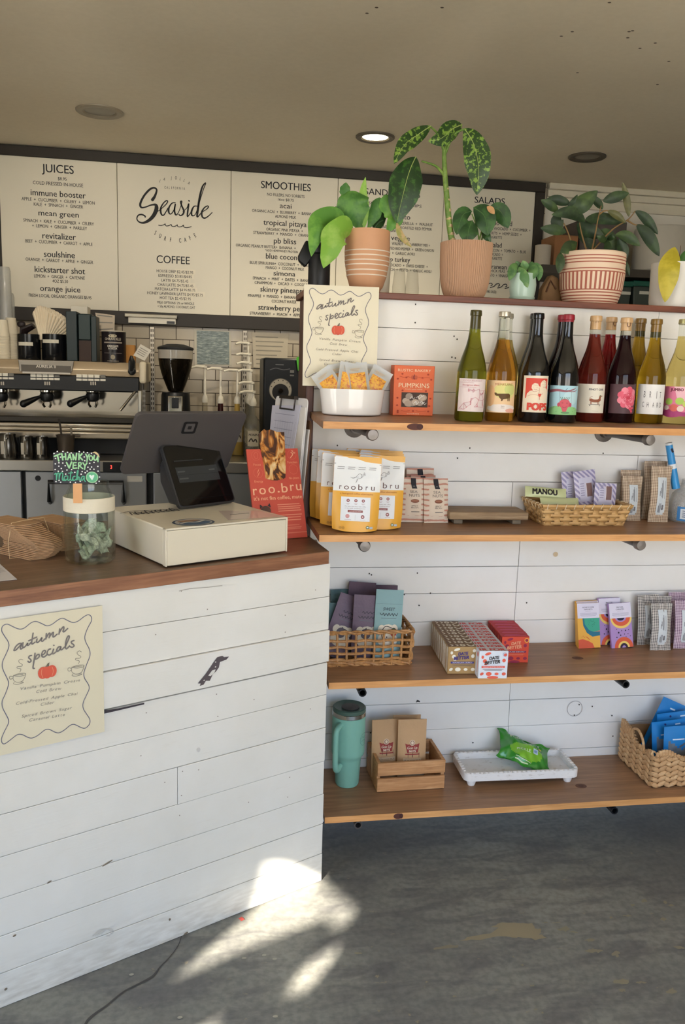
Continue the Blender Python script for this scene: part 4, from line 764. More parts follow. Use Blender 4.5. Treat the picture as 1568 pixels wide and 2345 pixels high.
lathe_thing('white_drum', 'large white cylindrical drum on the rear shelf at the right edge', 'drum', ((x0+x1)/2, Y+.18, zsh), [(0, 0), (r*.94, 0), (r, .01), (r, z1-zsh-.01), (r*.96, z1-zsh), (0, z1-zsh)], M((196, 190, 178), .45))
def backthing(name, lab, cat, px, c, Y0, dep=.12, z0=None):
    x0, x1, zz0, zz1 = PB(*px, Y0); b = MB(); b.box(x0, x1, Y0, Y0+dep, zz0 if z0 is None else z0, zz1); return tag(b.build(name, M(c, .7, noise=.25, scale=12), bevel=.004), lab, cat)
backthing('cardboard_box', 'dim brown box on the rear shelf behind the striped pot plant', 'box', (1268, 538, 1322, 614), (140, 96, 60), 4.66, .2, zsh)
backthing('cardboard_box', 'dark grey box on the rear shelf right behind the striped pot plant', 'box', (1326, 505, 1432, 614), (84, 76, 72), 4.7, .25, zsh)
lathe_thing('white_roll', 'small white roll lying dimly on the rear shelf beside the menu frame', 'roll', (onY(1248, 592, 4.62).x, 4.66, zsh), [(0, 0), (.045, 0), (.045, .11), (.018, .11), (.018, .09), (0, .09)], M((176, 168, 154), .8))
t = thing('paper_bag', 'brown paper bag on the ledge end between mint and striped pots', 'bag', (onY(1262, 690, 2.56).x, 2.58, ZL), 0, None)
b = MB(); b.prism([(-.035, 0), (.035, 0), (.042, .05), (.018, .085), (-.004, .095), (-.03, .05)], -.02, .02); b.build('body', M((128, 98, 66), .85, bump=.3, bscale=60), t, bevel=.006); b = MB(); b.tube([(-.02, -.022, .04), (-.008, -.024, .075), (.012, -.022, .05)], .003, 6); b.build('handle', M((96, 62, 40), .8), t)
# ------------------------------------------------------------------ printed posters
def rr(x0, x1, y0, y1, r, n=5):
    out = []
    for cx, cy, a in ((x1-r, y1-r, 0), (x0+r, y1-r, 90), (x0+r, y0+r, 180), (x1-r, y0+r, 270)):
        out += [(cx+r*cos(rad(a+90*k/n)), cy+r*sin(rad(a+90*k/n))) for k in range(n+1)]
    return out
PO = con(231, 1385)                            # top right corner of the counter poster
def pt(p): q = con(p[0]/6.03, 1370+p[1]/6.03)-PO; return (q.dot(CDIR), q.z)
INK = (128, 120, 115); INK2 = (150, 142, 132); SLATE = (118, 116, 128)
def autumn():
    a = Art(6e-5); u = abs(pt((660, 900))[0]-pt((560, 918))[0])/100*1.0
    B = [(70, 343), (20, 370), (8, 435), (50, 510), (100, 590), (105, 660), (60, 770), (20, 860), (20, 950), (65, 1050), (100, 1130), (98, 1190), (55, 1310), (15, 1400), (20, 1490), (65, 1580), (103, 1660), (95, 1720), (40, 1830), (5, 1920), (15, 1975), (50, 1988), (120, 1940), (220, 1865), (290, 1862), (370, 1900), (430, 1908), (510, 1870), (600, 1800), (660, 1790), (740, 1828), (800, 1837), (870, 1800), (950, 1735), (1010, 1723), (1100, 1765), (1160, 1773), (1215, 1720), (1220, 1650), (1170, 1570), (1130, 1500), (1130, 1420), (1180, 1310), (1213, 1230), (1200, 1170), (1150, 1090), (1140, 1010), (1180, 890), (1222, 780), (1215, 690), (1165, 590), (1152, 510), (1190, 400), (1243, 300), (1240, 240), (1200, 213), (1140, 240), (1060, 300), (990, 320), (920, 295), (850, 262), (790, 280), (700, 345), (630, 365), (560, 335), (480, 305), (410, 325), (320, 395), (250, 410), (170, 380), (110, 350)]
    a.stroke([pt(p) for p in B], .0019, SLATE, 3, True)
    W = .0030
    for s in ([(285, 612), (255, 608), (210, 640), (180, 690), (180, 705), (205, 695), (250, 650), (283, 615), (265, 665), (272, 685), (300, 668)], [(302, 598), (295, 645), (303, 665), (330, 650), (368, 600), (358, 625), (375, 632), (415, 590)],
              [(440, 465), (428, 540), (420, 600), (432, 615), (465, 590)], [(380, 570), (490, 520)], [(495, 545), (487, 580), (500, 596), (530, 570), (562, 525), (553, 565), (570, 578), (600, 545)],
              [(622, 470), (615, 548)], [(616, 540), (650, 478), (668, 465), (668, 490), (660, 530)], [(662, 522), (700, 468), (718, 455), (716, 485), (712, 515), (730, 515), (770, 480)], [(806, 408), (795, 480)], [(797, 468), (835, 400), (860, 378), (862, 405), (850, 440), (868, 446), (915, 402)],
              [(418, 772), (392, 780), (378, 802), (405, 828), (410, 852), (388, 866), (368, 852)], [(466, 742), (452, 850), (438, 942), (456, 950)], [(456, 840), (485, 775), (518, 757), (522, 790), (492, 818), (462, 822)], [(555, 772), (598, 742), (608, 708), (585, 704), (560, 745), (562, 785), (592, 793), (630, 762)],
              [(680, 682), (655, 690), (632, 730), (642, 760), (670, 764), (708, 735)], [(722, 685), (706, 735), (716, 750), (755, 722)], [(722, 632), (727, 634)], [(820, 650), (790, 656), (766, 690), (772, 715), (800, 698), (822, 652), (815, 685), (835, 692), (872, 655)], [(880, 655), (915, 580), (938, 520), (925, 502), (900, 545), (884, 620), (887, 672), (906, 678), (940, 640)], [(1002, 568), (972, 578), (966, 600), (996, 625), (1000, 645), (975, 660), (945, 650)]):
        a.stroke([pt(p) for p in s], W, INK)
    for dx, dy in ((0, 0), (803, -112)):
        for s in ([(300, 835), (270, 822), (240, 845), (255, 875), (290, 895), (280, 920), (225, 925), (220, 945), (265, 955), (270, 975), (255, 1000)], [(172, 1045), (250, 1020), (333, 1018), (325, 1040), (250, 1058), (172, 1050)], [(168, 1050), (165, 1100), (200, 1135), (250, 1140), (300, 1115), (330, 1060), (336, 1020)], [(165, 1080), (130, 1100), (112, 1080), (125, 1055), (160, 1062)], [(180, 1140), (172, 1162), (230, 1168), (310, 1140), (260, 1138)], [(190, 1042), (300, 1030)]):
            a.stroke([pt((p[0]+dx, p[1]+dy)) for p in s], .0011, (150, 142, 128))
    c = pt((633, 1000)); RED = (222, 96, 72)
    a.ell(c[0]-.009, c[1], .0105, .0135, RED); a.ell(c[0]+.0095, c[1]+.0005, .0105, .0135, RED); a.ell(c[0], c[1], .011, .0142, RED)
    for sg in (-1, 1): a.stroke([(c[0]+sg*.0105, c[1]+.010), (c[0]+sg*.0125, c[1]), (c[0]+sg*.0095, c[1]-.011)], .0008, (238, 170, 130))
    a.poly([(c[0]-.003, c[1]+.012), (c[0]+.004, c[1]+.013), (c[0]+.005, c[1]+.021), (c[0]+.002, c[1]+.02)], (120, 112, 96))
    for s, l, r in [('Vanilla Pumpkin Cream', (258, 1228), (1082, 1108)), ('Cold Brew', (482, 1268), (828, 1222)), ('Cold-Pressed Apple Chai', (204, 1430), (1048, 1292)), ('Cider', (543, 1445), (730, 1412)), ('Spiced Brown Sugar', (285, 1606), (972, 1488)), ('Caramel Latte', (385, 1660), (876, 1580))]:
        L, R = pt(l), pt(r); a.text(s, (L[0]+R[0])/2, (L[1]+R[1])/2, .0062, INK2, w=R[0]-L[0], shear=.28, space=.16, rot=math.atan2(R[1]-L[1], R[0]-L[0]))
    return a
PW = -pt((-115, 262))[0]; PH = .2955
PAPER = M((228, 218, 190), .3, noise=.02, scale=6)
for i, (nm, lab) in enumerate([(None, 'cream poster headed autumn specials taped to the white counter front'), (None, 'cream poster headed autumn specials hanging at the left end of the ledge')]):
    if i == 0: t = thing('autumn_poster', lab, 'poster', PO + CN*.0085, CA, 'autumn specials posters')
    else:
        tr_ = onY(868, 658, YW-.024); t = thing('autumn_poster', lab, 'poster', tr_, 0, 'autumn specials posters', ry=rad(-.4))
    b = MB(); b.box(-PW, 0, 0, .0006, -PH, 0); b.build('sheet', PAPER, t, smooth=0); autumn().build('print', t)
    if i == 1: sc = .2159/PW; t.scale = (sc, 1, .955)
# ------------------------------------------------------------------ things on the countertop
Z1 = ZC+.0006
p = onZ(379, 1302, ZC); hd = rad(28.5)
t = thing('cash_drawer', 'cream white cash drawer with round sticker under the point of sale screens', 'cash drawer', (p.x, p.y, Z1), hd)
DR = M((226, 216, 194), .35, noise=.02, scale=8); w, d, h = .341, .342, .0935
b = MB(); b.box(0, w, .012, d, .004, h); b.build('body', DR, t, bevel=.003)
b = MB(); b.box(.004, w-.004, 0, .011, .004, h-.006); b.build('drawer_front', DR, t, bevel=.002)
b = MB(); b.box(0, .004, -.001, .014, .003, h); b.box(w-.004, w, -.001, .014, .003, h); b.box(0, w, -.001, .014, h-.005, h); b.build('front_frame', DR, t, bevel=.0012)
for x in (.05, .26):
    for y in (.04, .30): b = MB(); b.lathe([(.012, 0), (.012, .006)], 14); o = b.build('foot', BLKM, t); o.location = (x, y, -.0004)
iv = Matrix.Rotation(-hd, 4, 'Z') @ Matrix.Translation((-p.x, -p.y, -Z1)); 
def dl(px, py): q = iv @ onZ(px, py, Z1+h); return (q.x, q.y)
a = Art(); c = dl(443, 1196); a.ell(*c, .052, .047, (70, 82, 98), 30); a.ell(*c, .046, .041, (176, 172, 164), 30); a.ell(c[0], c[1]-.008, .04, .028, (84, 104, 128), 26); a.ell(c[0]-.004, c[1]+.018, .03, .012, (150, 118, 92), 20); a.stroke([(c[0]-.035, c[1]-.004), (c[0]-.012, c[1]+.006), (c[0]+.006, c[1]-.004), (c[0]+.034, c[1]+.01)], .007, (206, 200, 188))
a.build('round_sticker', t, lambda u, v, q: (u, v, h+q), .0005)
a = Art(); c = dl(348, 1173); rs = random.Random(3)
for k in range(9):
    x = c[0]-.06+.014*k; a.stroke([(x, c[1]-.01+rs.uniform(-.008, .008)), (x+.01, c[1]+.022+rs.uniform(-.01, .01)), (x+.018, c[1]-.016), (x+.008, c[1]-.004)], .0035, (58, 54, 54))
a.stroke([(c[0]-.08, c[1]+.012), (c[0]-.03, c[1]+.03), (c[0]+.07, c[1]+.0)], .004, (58, 54, 54)); a.build('script_sticker', t, lambda u, v, q: (u, v, h+q), .0005)
a = Art(); P4 = [dl(*q) for q in [(500, 1170), (590, 1169), (650, 1183), (522, 1191)]]; a.poly(P4, (222, 206, 196)); c = dl(548, 1177); a.rect(c[0]-.028, c[1]-.004, c[0]+.028, c[1]+.002, (96, 88, 88)); a.build('clear_label', t, lambda u, v, q: (u, v, h+q), .0004, rough=.15)
# point of sale
t = thing('payment_terminal', 'dark grey point of sale register with two angled screens on the cash drawer', 'register', (-.062, 2.179, Z1+h+.0065), rad(38)); GR = M((92, 88, 88), .45, .25, noise=.03); GD = M((58, 58, 60), .4, .2); SCR = M((10, 11, 13), .08, noise=0)
W1, H1, L1 = .19, .179, rad(27.7)
b = MB(); b.T = Matrix.Rotation(-L1, 4, 'X'); b.prism(rr(0, W1, 0, H1, .012), 0, .012); b.build('customer_screen', GD, t, bevel=.002)
b = MB(); b.T = Matrix.Rotation(-L1, 4, 'X'); b.prism(rr(.004, W1-.004, .004, H1-.004, .010), -.0012, .0002); g = b.build('screen_glass', SCR, t)
a = Art(); LC = (58, 62, 64); a.rect(.022, .068, W1-.03, .112, (50, 54, 57)); a.rect(.026, .097, .05, .101, (80, 84, 86)); a.rect(W1-.06, .097, W1-.04, .101, (80, 84, 86)); a.rect(.022, .0885, W1-.03, .0893, (34, 36, 38)); a.rect(.026, .077, .055, .081, (78, 82, 84)); a.rect(.024, .128, .12, .1315, (44, 46, 48)); a.rect(.07, .012, .124, .0145, (2, 2, 3)); a.rect(.012, .0205, W1-.006, .0212, (30, 31, 33))
RM = Matrix.Rotation(-L1, 4, 'X'); a.build('screen_image', g, lambda u, v, q: RM @ Vector((u, -q, v)), .0016, rough=.2)
b = MB(); yt = .179*sin(L1); b.prism([(.004, 0), (.075, 0), (.115, .055), (.118, .10), (.096, .125), (.07, .10)], .018, W1-.018, ax='yz'); b.build('stand', GD, t, bevel=.006)
dI = Matrix.Rotation(-rad(38), 4, 'Z') @ Matrix.Translation((.062, -2.179, -(Z1+h+.0008)))
DM = dI @ Matrix.Translation((-.22, 2.26, 1.126)) @ Matrix.Rotation(rad(27.2), 4, 'Z') @ Matrix.Rotation(rad(35), 4, 'X')
b = MB(); b.T = DM; b.prism(rr(0, .32, 0, .205, .016), 0, .011); b.build('merchant_display', GR, t, bevel=.003)
b = MB(); b.T = DM; b.prism(rr(.006, .314, .006, .199, .012), .0105, .0122); b.build('merchant_screen', SCR, t)
a = Art(); cx, cz = .158, .158
def sq(s, r): return rr(cx-s, cx+s, cz-s, cz+s, r)
a.poly(sq(.0205, .006), (18, 18, 20)); a.poly(sq(.0135, .003), (88, 84, 84)); a.poly(sq(.0055, .002), (18, 18, 20)); a.build('square_emblem', t, lambda u, v, q: DM @ Vector((u, -q, v)), .0008)
# tip jar
jc = Vector((-.268, 2.013)); GLASS = clear((.94, .965, .95), 1.5, .03)
t = thing('tip_jar', 'large clear glass mason jar of banknotes with cream tape around its neck', 'jar', (jc.x, jc.y, Z1)); b = MB()
b.lathe([(0, .003), (.05, .0), (.0575, .006), (.0585, .02), (.0585, .125), (.057, .145), (.05, .168), (.045, .178), (.046, .192), (.043, .192), (.042, .178), (.047, .166), (.054, .144), (.0555, .124), (.0555, .02), (.052, .009), (0, .010)], 48); b.build('glass_body', GLASS, t)
b = MB(); b.lathe([(.0582, .123), (.0592, .124), (.0592, .156), (.0582, .157)], 40, cap=False); b.build('tape_band', M((232, 222, 198), .7, noise=.04, bump=.15, bscale=60), t)
def ring(rx, rz, cz, w): return [(rx*cos(k*pi/16), cz+rz*sin(k*pi/16)) for k in range(32)]
b = MB()
for rx, rz in ((.030, .031), (.026, .027)): b.tube([((.0588)*sin(x/.0588), -.0588*cos(x/.0588), z) for x, z in ring(rx, rz, .078, 0)], .0009, 6, closed=True)
b.build('embossed_ring', GLASS, t)
for k, (c, z, r) in enumerate([((202, 208, 176), .012, .2), ((176, 186, 154), .018, 1.3), ((216, 218, 190), .03, 2.2), ((186, 196, 166), .04, .9), ((208, 212, 184), .015, 3.4)]):
    rs = random.Random(k+11); ph = [rs.uniform(0, 6) for _ in range(4)]
    def bn(u, v): q = (v-.5)*.062; s = (u-.5)*.085; return Vector((s*.8+.006*sin(5*v+ph[0]), q*.45+.009*sin(7*u+ph[1]), (u*.7+v*.5)*.045+.007*sin(9*v+ph[2])+.005*sin(11*u+ph[3])))
    b = MB(); b.grid(bn, 14, 10); mt = NT(.85); nz = mt.noise(mt.tc.outputs['Object'], 110, 4, .7); mt = mt.base(mt.ramp(nz, [(.4, tuple(int(x*.72) for x in c)), (.6, c)]))
    o = tag(b.build('banknote', mt, solid=.0004), ['crumpled green banknote lying at the bottom of the tip jar', 'crumpled darker green banknote standing in the tip jar', 'pale crumpled banknote on top of the pile in the tip jar', 'crumpled banknote at the back inside the tip jar', 'pale crumpled banknote at the right inside the tip jar'][k], 'banknote', 'banknotes in the tip jar'); o.location = (jc.x+.012*cos(r*2), jc.y+.012*sin(r*2), Z1+z); o.rotation_euler = (0, 0, r); o.scale = (1.0, 1.0, 1.05)
t = thing('thank_you_sign', 'small black dotted sign reading THANK YOU VERY Matcha above the tip jar', 'sign', (-.3365, jc.y-.0645, 1.150), rad(1), rx=rad(-3)); b = MB(); b.prism(rr(0, .102, 0, .071, .006), 0, .0025); b.build('board', M((54, 52, 58), .6), t)
b = MB(); b.box(.042, .062, .0006, .0028, -.045, .02); b.build('stick', M((224, 168, 116), .7), t)
K = .102/1400; LG = (164, 214, 160); TL = (92, 178, 142)
def sp(x, y): return ((x-55)*K, (1040-y)*K*1.06)
a = Art(4e-5); rs = random.Random(5)
for x, y in [(85, 160), (185, 100), (350, 98), (487, 122), (597, 140), (840, 98), (972, 110), (1083, 125), (1205, 140), (128, 305), (278, 265), (988, 252), (1000, 362), (120, 465), (228, 432), (342, 438), (222, 532), (295, 598), (412, 517), (1148, 438), (1278, 410), (1392, 527), (1093, 555), (1203, 548), (1158, 612), (1272, 612), (1398, 668), (112, 630), (203, 680), (328, 682), (462, 642), (603, 628), (697, 707), (917, 685), (1067, 668), (1010, 718), (886, 762), (422, 762), (222, 948), (130, 985), (268, 1005), (558, 1000), (712, 1010), (855, 972), (1440, 842), (1425, 968), (1335, 1025)]: a.ell(*sp(x, y), 24*K, 21*K, (240, 240, 236), 9)
def bst(pts, w=46, c=LG): a.stroke([sp(*p) for p in pts], w*K, c, 3)
def bl(*segs, c=LG, w=48):
    for s in segs: a.stroke([sp(*p) for p in s], w*K, c, 3, sm=len(s) > 2 and s[0] != s[1])
bl([(95, 245), (265, 175)], [(185, 215), (225, 375)]); bl([(315, 165), (345, 345)], [(425, 160), (435, 335)], [(330, 265), (430, 245)]); bl([(545, 170), (490, 340)], [(555, 170), (600, 345)], [(515, 275), (585, 270)], w=42)
bl([(655, 335), (645, 175)], [(645, 175), (730, 340)], [(730, 340), (760, 150)], w=44); bl([(830, 160), (825, 335)], [(920, 160), (840, 245)], [(840, 245), (935, 340)], w=46); bl([(1035, 170), (1080, 270)], [(1135, 175), (1080, 270)], [(1080, 270), (1065, 385)], w=44)
a.stroke([sp(1187+50*cos(k*pi/8), 285+68*sin(k*pi/8)) for k in range(16)], 38*K, LG, 2, True); bl([(1290, 205), (1275, 300), (1310, 345), (1360, 310), (1400, 215)], [(1395, 230), (1398, 385)], w=42)
bl([(455, 420), (530, 580)], [(530, 580), (605, 405)]); bl([(655, 425), (645, 590)], [(655, 425), (745, 420)], [(650, 505), (735, 500)], [(645, 590), (765, 580)], w=40); bl([(815, 425), (810, 600)], [(815, 425), (880, 420), (890, 480), (825, 505)], [(830, 510), (935, 595)], w=40); bl([(945, 425), (1005, 510)], [(1065, 430), (1005, 510)], [(1005, 510), (990, 620)], w=44)
bst([(95, 770), (140, 740), (150, 930)], 34, TL); bst([(150, 900), (175, 750), (225, 740), (225, 910)], 34, TL); bst([(228, 880), (270, 740), (340, 745), (320, 900), (345, 950), (400, 910)], 34, TL)
bst([(470, 815), (400, 830), (365, 920), (400, 955), (470, 900), (490, 815), (485, 930), (520, 945), (560, 900)], 32, TL); bst([(590, 680), (560, 880), (590, 945), (650, 910)], 32, TL); bst([(510, 735), (640, 720)], 30, TL); bst([(705, 825), (650, 840), (625, 920), (670, 950), (740, 900)], 32, TL); bst([(745, 930), (800, 680), (770, 680), (750, 940), (800, 840), (830, 860), (820, 930), (870, 930)], 32, TL); bst([(985, 830), (920, 830), (880, 920), (920, 940), (985, 850), (980, 930), (1010, 975)], 32, TL)
c = sp(1215, 850); a.ell(*c, 188*K, 180*K, (158, 208, 160), 28); a.ell(*c, 160*K, 152*K, (104, 184, 138), 28); a.poly([sp(*q) for q in [(1215, 940), (1140, 840), (1125, 795), (1150, 775), (1185, 785), (1207, 815), (1230, 785), (1265, 775), (1285, 800), (1270, 845)]], (226, 238, 232))
a.poly([sp(*q) for q in [(1290, 92), (1350, 96), (1410, 150), (1448, 230), (1440, 270), (1380, 190), (1290, 130), (1225, 125)]], (216, 190, 140)); a.build('painted_lettering', t)
# brown sleeve bundles
KR = wood((172, 134, 96), (190, 150, 110), (204, 166, 126), 0, 3, .8); sp0 = None
def bundle(org, rz, n, L, Wd, offs, who):
    for k in range(n):
        if k == 0 and 'sleeve_proto' in globals(): o = sleeve_proto.copy(); COL.objects.link(o)
        elif 'sleeve_proto' not in globals():
            b = MB(); b.prism([(0, 0), (Wd*.5, -.012), (Wd, 0), (Wd, L), (0, L)], 0, .0026, ax='xy'); o = b.build('cup_sleeve', KR, smooth=0); globals()['sleeve_proto'] = o
        else: o = sleeve_proto.copy(); COL.objects.link(o)
        dx, dy = offs(k/(n-1)); c_, s_ = cos(rz), sin(rz); o.location = (org[0]+dx*c_-dy*s_, org[1]+dx*s_+dy*c_, Z1+k*.0036); o.rotation_euler = (0, 0, rz+random.uniform(-.015, .015))
        pos = 'topmost' if k == n-1 else 'lowest' if k == 0 else None
        tag(o, f'{pos} flat brown cardboard cup sleeve of the {who} bundle' if pos else f'flat brown cardboard cup sleeve within the {who} bundle on the counter', 'cup sleeve', f'cup sleeves within the {who} bundle' if not pos else None)
        if pos and 'group' in o: del o['group']
bundle((-.405, 2.018), rad(48), 23, .13, .075, lambda f: (.014*sin(f*5)-.004, -.02*sin(f*4.2)+.016*f), 'left banded')
bundle((-.352, 2.115), rad(48), 20, .12, .07, lambda f: (.004*sin(f*5), -.008*f), 'rear')
b = MB(); c_, s_ = cos(rad(48)), sin(rad(48))
def bw(x, y, z): return (-.405+x*c_-y*s_, 2.018+x*s_+y*c_, Z1+z)
b.tube([bw(-.022, .05, -.0002), bw(-.024, .05, .04), bw(-.012, .052, .085), bw(.02, .052, .0868), bw(.08, .052, .0868), bw(.094, .052, .05), bw(.094, .05, -.0002)], .0009, 6, closed=True); tag(b.build('rubber_band', M((214, 184, 140), .6)), 'thin tan rubber band around the left bundle of brown sleeves', 'rubber band')
b = MB(); b.prism([(-.398, 1.834), (-.465, 1.977), (-.66, 1.89), (-.58, 1.745)], Z1, Z1+.0008, ax='xy'); o = tag(b.build('paper_sheet', M((214, 208, 206), .7)), 'white paper sheet lying on the countertop at the left edge', 'paper'); a = Art()
for k in range(4): y = .012+.012*k; a.rect(.0, y, .05-.006*k, y+.003, (176, 172, 172))
a.build('printing', o, lambda u, v, q: Vector((-.43, 1.89, Z1+.0008+q))+Vector((-.42, .9, 0))*v+Vector((-.9, -.42, 0))*u, .0003)
# red standee
hd = rad(20.5); L = rad(16.8); t = thing('red_standee', 'red cardboard standee with an iced coffee cut out rising above its top', 'standee', (.141, 2.229, Z1+.001), hd, rx=-L); w, h = .158, .255
RD = M((206, 84, 66), .45, noise=.03, scale=10); b = MB(); b.box(0, w, 0, .005, 0, h); b.build('card', RD, t, smooth=0)
s = .171/1170
def qp(x, y):                                  # crop pixel to card coordinates (bilinear over the card's corners)
    v = (2235-y)/1790; xl = 88+(305-88)*(1-v); xr = 1195+(1400-1195)*(1-v); return ((x-xl)/(xr-xl)*w, (y-(2260-60*0))*-1/1830*h)
cup = [qp(*p) for p in [(375, 130), (475, 30), (515, 60), (600, 35), (720, 92), (862, 95), (880, 420), (900, 800), (897, 1030), (850, 1060), (750, 1078), (640, 1068), (560, 1045), (530, 1020), (480, 700), (420, 420)]]
def coffee_mat():
    t_ = NT(.35); a_ = t_.noise(t_.coord((22, 22, 11)), 1.3, 3, .55, 1.4); return t_.base(t_.ramp(a_, [(.30, (44, 26, 20)), (.44, (84, 50, 32)), (.5, (196, 122, 48)), (.57, (224, 182, 118)), (.72, (238, 214, 170))]))
cup = [((x-.0805)*1.14+.0790, z) for x, z in cup]
b = MB(); b.prism(cup, -.004, -.0004); cu = b.build('coffee_cutout', coffee_mat(), t, smooth=0)
a = Art(); BE = (244, 186, 146)
L_, R_ = qp(235, 1290), qp(1265, 1250)
for ch, x, y, hh in [('r', 272, 1258, 205), ('o', 428, 1248, 205), ('o', 622, 1235, 205), ('.', 766, 1228, 205), ('b', 900, 1232, 205), ('r', 1062, 1208, 205), ('u', 1208, 1201, 205)]: a.text(ch, *qp(x, y), hh*h/1830*.92, BE, w={'r': .0115, 'o': .0195, '.': .006, 'b': .0185, 'u': .0165}[ch], bold=.012)
for vs, fs, c in a.ops:                        # letters keep their own heights
    pass
A_, B_ = qp(255, 1450), qp(1275, 1400); a.text("it's not fkn coffee, mate", (A_[0]+B_[0])/2, (A_[1]+B_[1])/2, .0105, BE, w=B_[0]-A_[0], bold=.015)
for s_, x, y, wd in [('Focus', 312, 742, .022), ('Energy', 350, 1080, .026), ('Function', 1070, 715, .03), ('No jitters', 1110, 1040, .031)]: a.text(s_, *qp(x, y), .0062, (236, 158, 122), w=wd, bold=.01)
for x, y in ((285, 560), (335, 910), (1060, 560), (1095, 865)): c = qp(x, y); a.stroke([(c[0]+.0135*cos(k*pi/10), c[1]+.0135*sin(k*pi/10)) for k in range(20)], .0007, (222, 122, 98), 2, True)
c = qp(285, 560); a.stroke([(c[0]-.003, c[1]-.008), (c[0]-.006, c[1]+.002), (c[0], c[1]+.009), (c[0]+.006, c[1]+.002), (c[0]+.003, c[1]-.008)], .0008, (226, 132, 106), 4, True)
c = qp(335, 910); a.stroke([(c[0]+.003, c[1]+.01), (c[0]-.004, c[1]-.001), (c[0]+.001, c[1]-.001), (c[0]-.003, c[1]-.011), (c[0]+.005, c[1]+.002), (c[0]+.0, c[1]+.002), (c[0]+.003, c[1]+.01)], .0009, (240, 170, 134), sm=False)
c = qp(1065, 555); a.stroke([(c[0]-.006, c[1]-.009), (c[0]-.001, c[1]-.004), (c[0]+.002, c[1]+.001), (c[0]-.003, c[1]+.006)], .0022, BE); a.stroke([(c[0]+.003, c[1]+.008), (c[0]+.006, c[1]+.003), (c[0]+.009, c[1]+.005)], .0018, BE); a.ell(c[0]+.001, c[1]+.01, .0018, .0018, BE, 8)
for k, (y, n) in enumerate([(1560, 480), (1605, 500), (1645, 480), (1690, 500), (1775, 500), (1825, 470), (1880, 470), (1985, 380), (2030, 420), (2060, 400), (2140, 520)]): A_ = qp(745+(0 if y < 1950 else 40)+(y-1560)*.14, y+10); a.rect(A_[0], A_[1]-.0013, A_[0]+n*w/1100, A_[1]+.0013, (232, 146, 116) if y < 1900 else (222, 122, 98))
c = qp(490, 1600); a.ell(c[0], c[1]-.01, .0155, .013, (88, 62, 52)); a.poly([(c[0]-.016, c[1]-.004), (c[0]-.0155, c[1]+.008), (c[0]-.008, c[1]+.002)], (62, 54, 56)); a.poly([(c[0]+.016, c[1]-.002), (c[0]+.014, c[1]+.010), (c[0]+.007, c[1]+.003)], (62, 54, 56))
a.build('print', t); b = MB(); b.prism([(.002, .003), (.11, .0215), (.002, .18)], w*.48, w*.5, ax='yz'); b.T = Matrix(); o = b.build('easel_back', M((206, 196, 184), .8), t, smooth=0); o.location = (0, .004, 0); o.rotation_euler = (0, 0, 0); o.scale = (1, .55, 1)
# clipboards leaning on the end trim
for k in range(2):
    hd = rad(-70); Lc = rad(4.5); wd, hh = (.215, .385) if k == 0 else (.215, .31)
    br = Vector((.262, 2.352)) if k == 0 else Vector((.2790, 2.352)); org = br - Vector((cos(hd), sin(hd)))*wd
    t = thing('clipboard', ['white clipboard with a printed grid sheet leaning against the dark end trim', 'brown clipboard with white papers half hidden behind the white clipboard'][k], 'clipboard', (org.x, org.y, Z1+.012*k+.002), hd, rx=-Lc)
    b = MB(); b.prism(rr(0, wd, 0, hh, .015), 0, .003); b.build('board', M((228, 226, 226), .4) if k == 0 else M((110, 78, 56), .6), t)
    b = MB(); b.box(.01, wd-.004, -.0035, -.0002, .02, hh-.025); b.build('paper_stack', M((226, 222, 216), .8), t, smooth=0)
    if k == 0:
        b = MB(); b.prism([(-.012, .06), (wd*.62, .06), (wd*.86, hh-.02), (-.008, hh-.03)], -.006, -.0045); pp_ = b.build('front_sheet', M((206, 206, 222), .8), t, smooth=0)
        a = Art(); GL = (150, 152, 178)
        for j in range(12): z = .09+.022*j; f = (z-.06)/(hh-.08); a.rect(.012+.01*f, z, wd*(.52+.22*f), z+.0016, GL)
        for j in range(9): x = .02+.013*j; a.stroke([(x, .09), (x*1.3+.004, hh-.07)], .0008, GL, sm=False)
        a.build('grid_print', pp_, pl((0, -.006, 0)))
        b = MB(); b.prism([(wd*.25, hh-.006), (wd*.72, hh-.006), (wd*.72, hh+.004), (wd*.25, hh+.004)], -.014, .004); b.tube([(wd*.27, -.008, hh-.004), (wd*.27, -.01, hh-.036), (wd*.70, -.01, hh-.036), (wd*.70, -.008, hh-.004)], .0028, 8); b.build('binder_clip', M((70, 64, 60), .3, .8), t)
b = MB(); b.grid(lambda u, v: Vector((.04+.10*u, 2.42+.10*v, Z1+.002+.03*sin(pi*u)*sin(pi*v)+.01*sin(7*u+3*v)*sin(pi*u)*sin(pi*v))), 18, 18); tag(b.build('folded_cloth', M((40, 52, 74), .9, noise=.1), solid=.003), 'dark blue cloth lying on the countertop behind the register', 'cloth')
# ------------------------------------------------------------------ top shelf: bottles, bowl, cookie box
def bprof(R, H, f=1.0): return [(0, .004), (R*.5, .003), (R*.93, 0), (R, .006), (R, .40*H), (R*.985, .45*H), (R*.92, .50*H), (R*.80, .565*H), (R*.66, .625*H), (R*.53, .68*H), (R*.435, .74*H), (R*.38, .80*H), (R*.355, .90*H), (R*.35, .945*H), (R*.40, .95*H), (R*.405, .965*H), (R*.385, .995*H), (R*.34, H), (0, H)]
def cut(pr, z0, z1, d=0):
    out = []
    for (r0, a), (r1, b) in zip(pr, pr[1:]):
        if b <= a: continue
        for z in (max(a, z0), min(b, z1)):
            if z0 <= z <= z1 and a <= z <= b: out.append((r0+(r1-r0)*(z-a)/(b-a)+d, z))
    o2 = [out[0]]
    for q in out[1:]:
        if q[1]-o2[-1][1] > 1e-5: o2.append(q)
    return o2
CLRG = M((236, 238, 230), .02, trans=1, ior=1.18, noise=0)
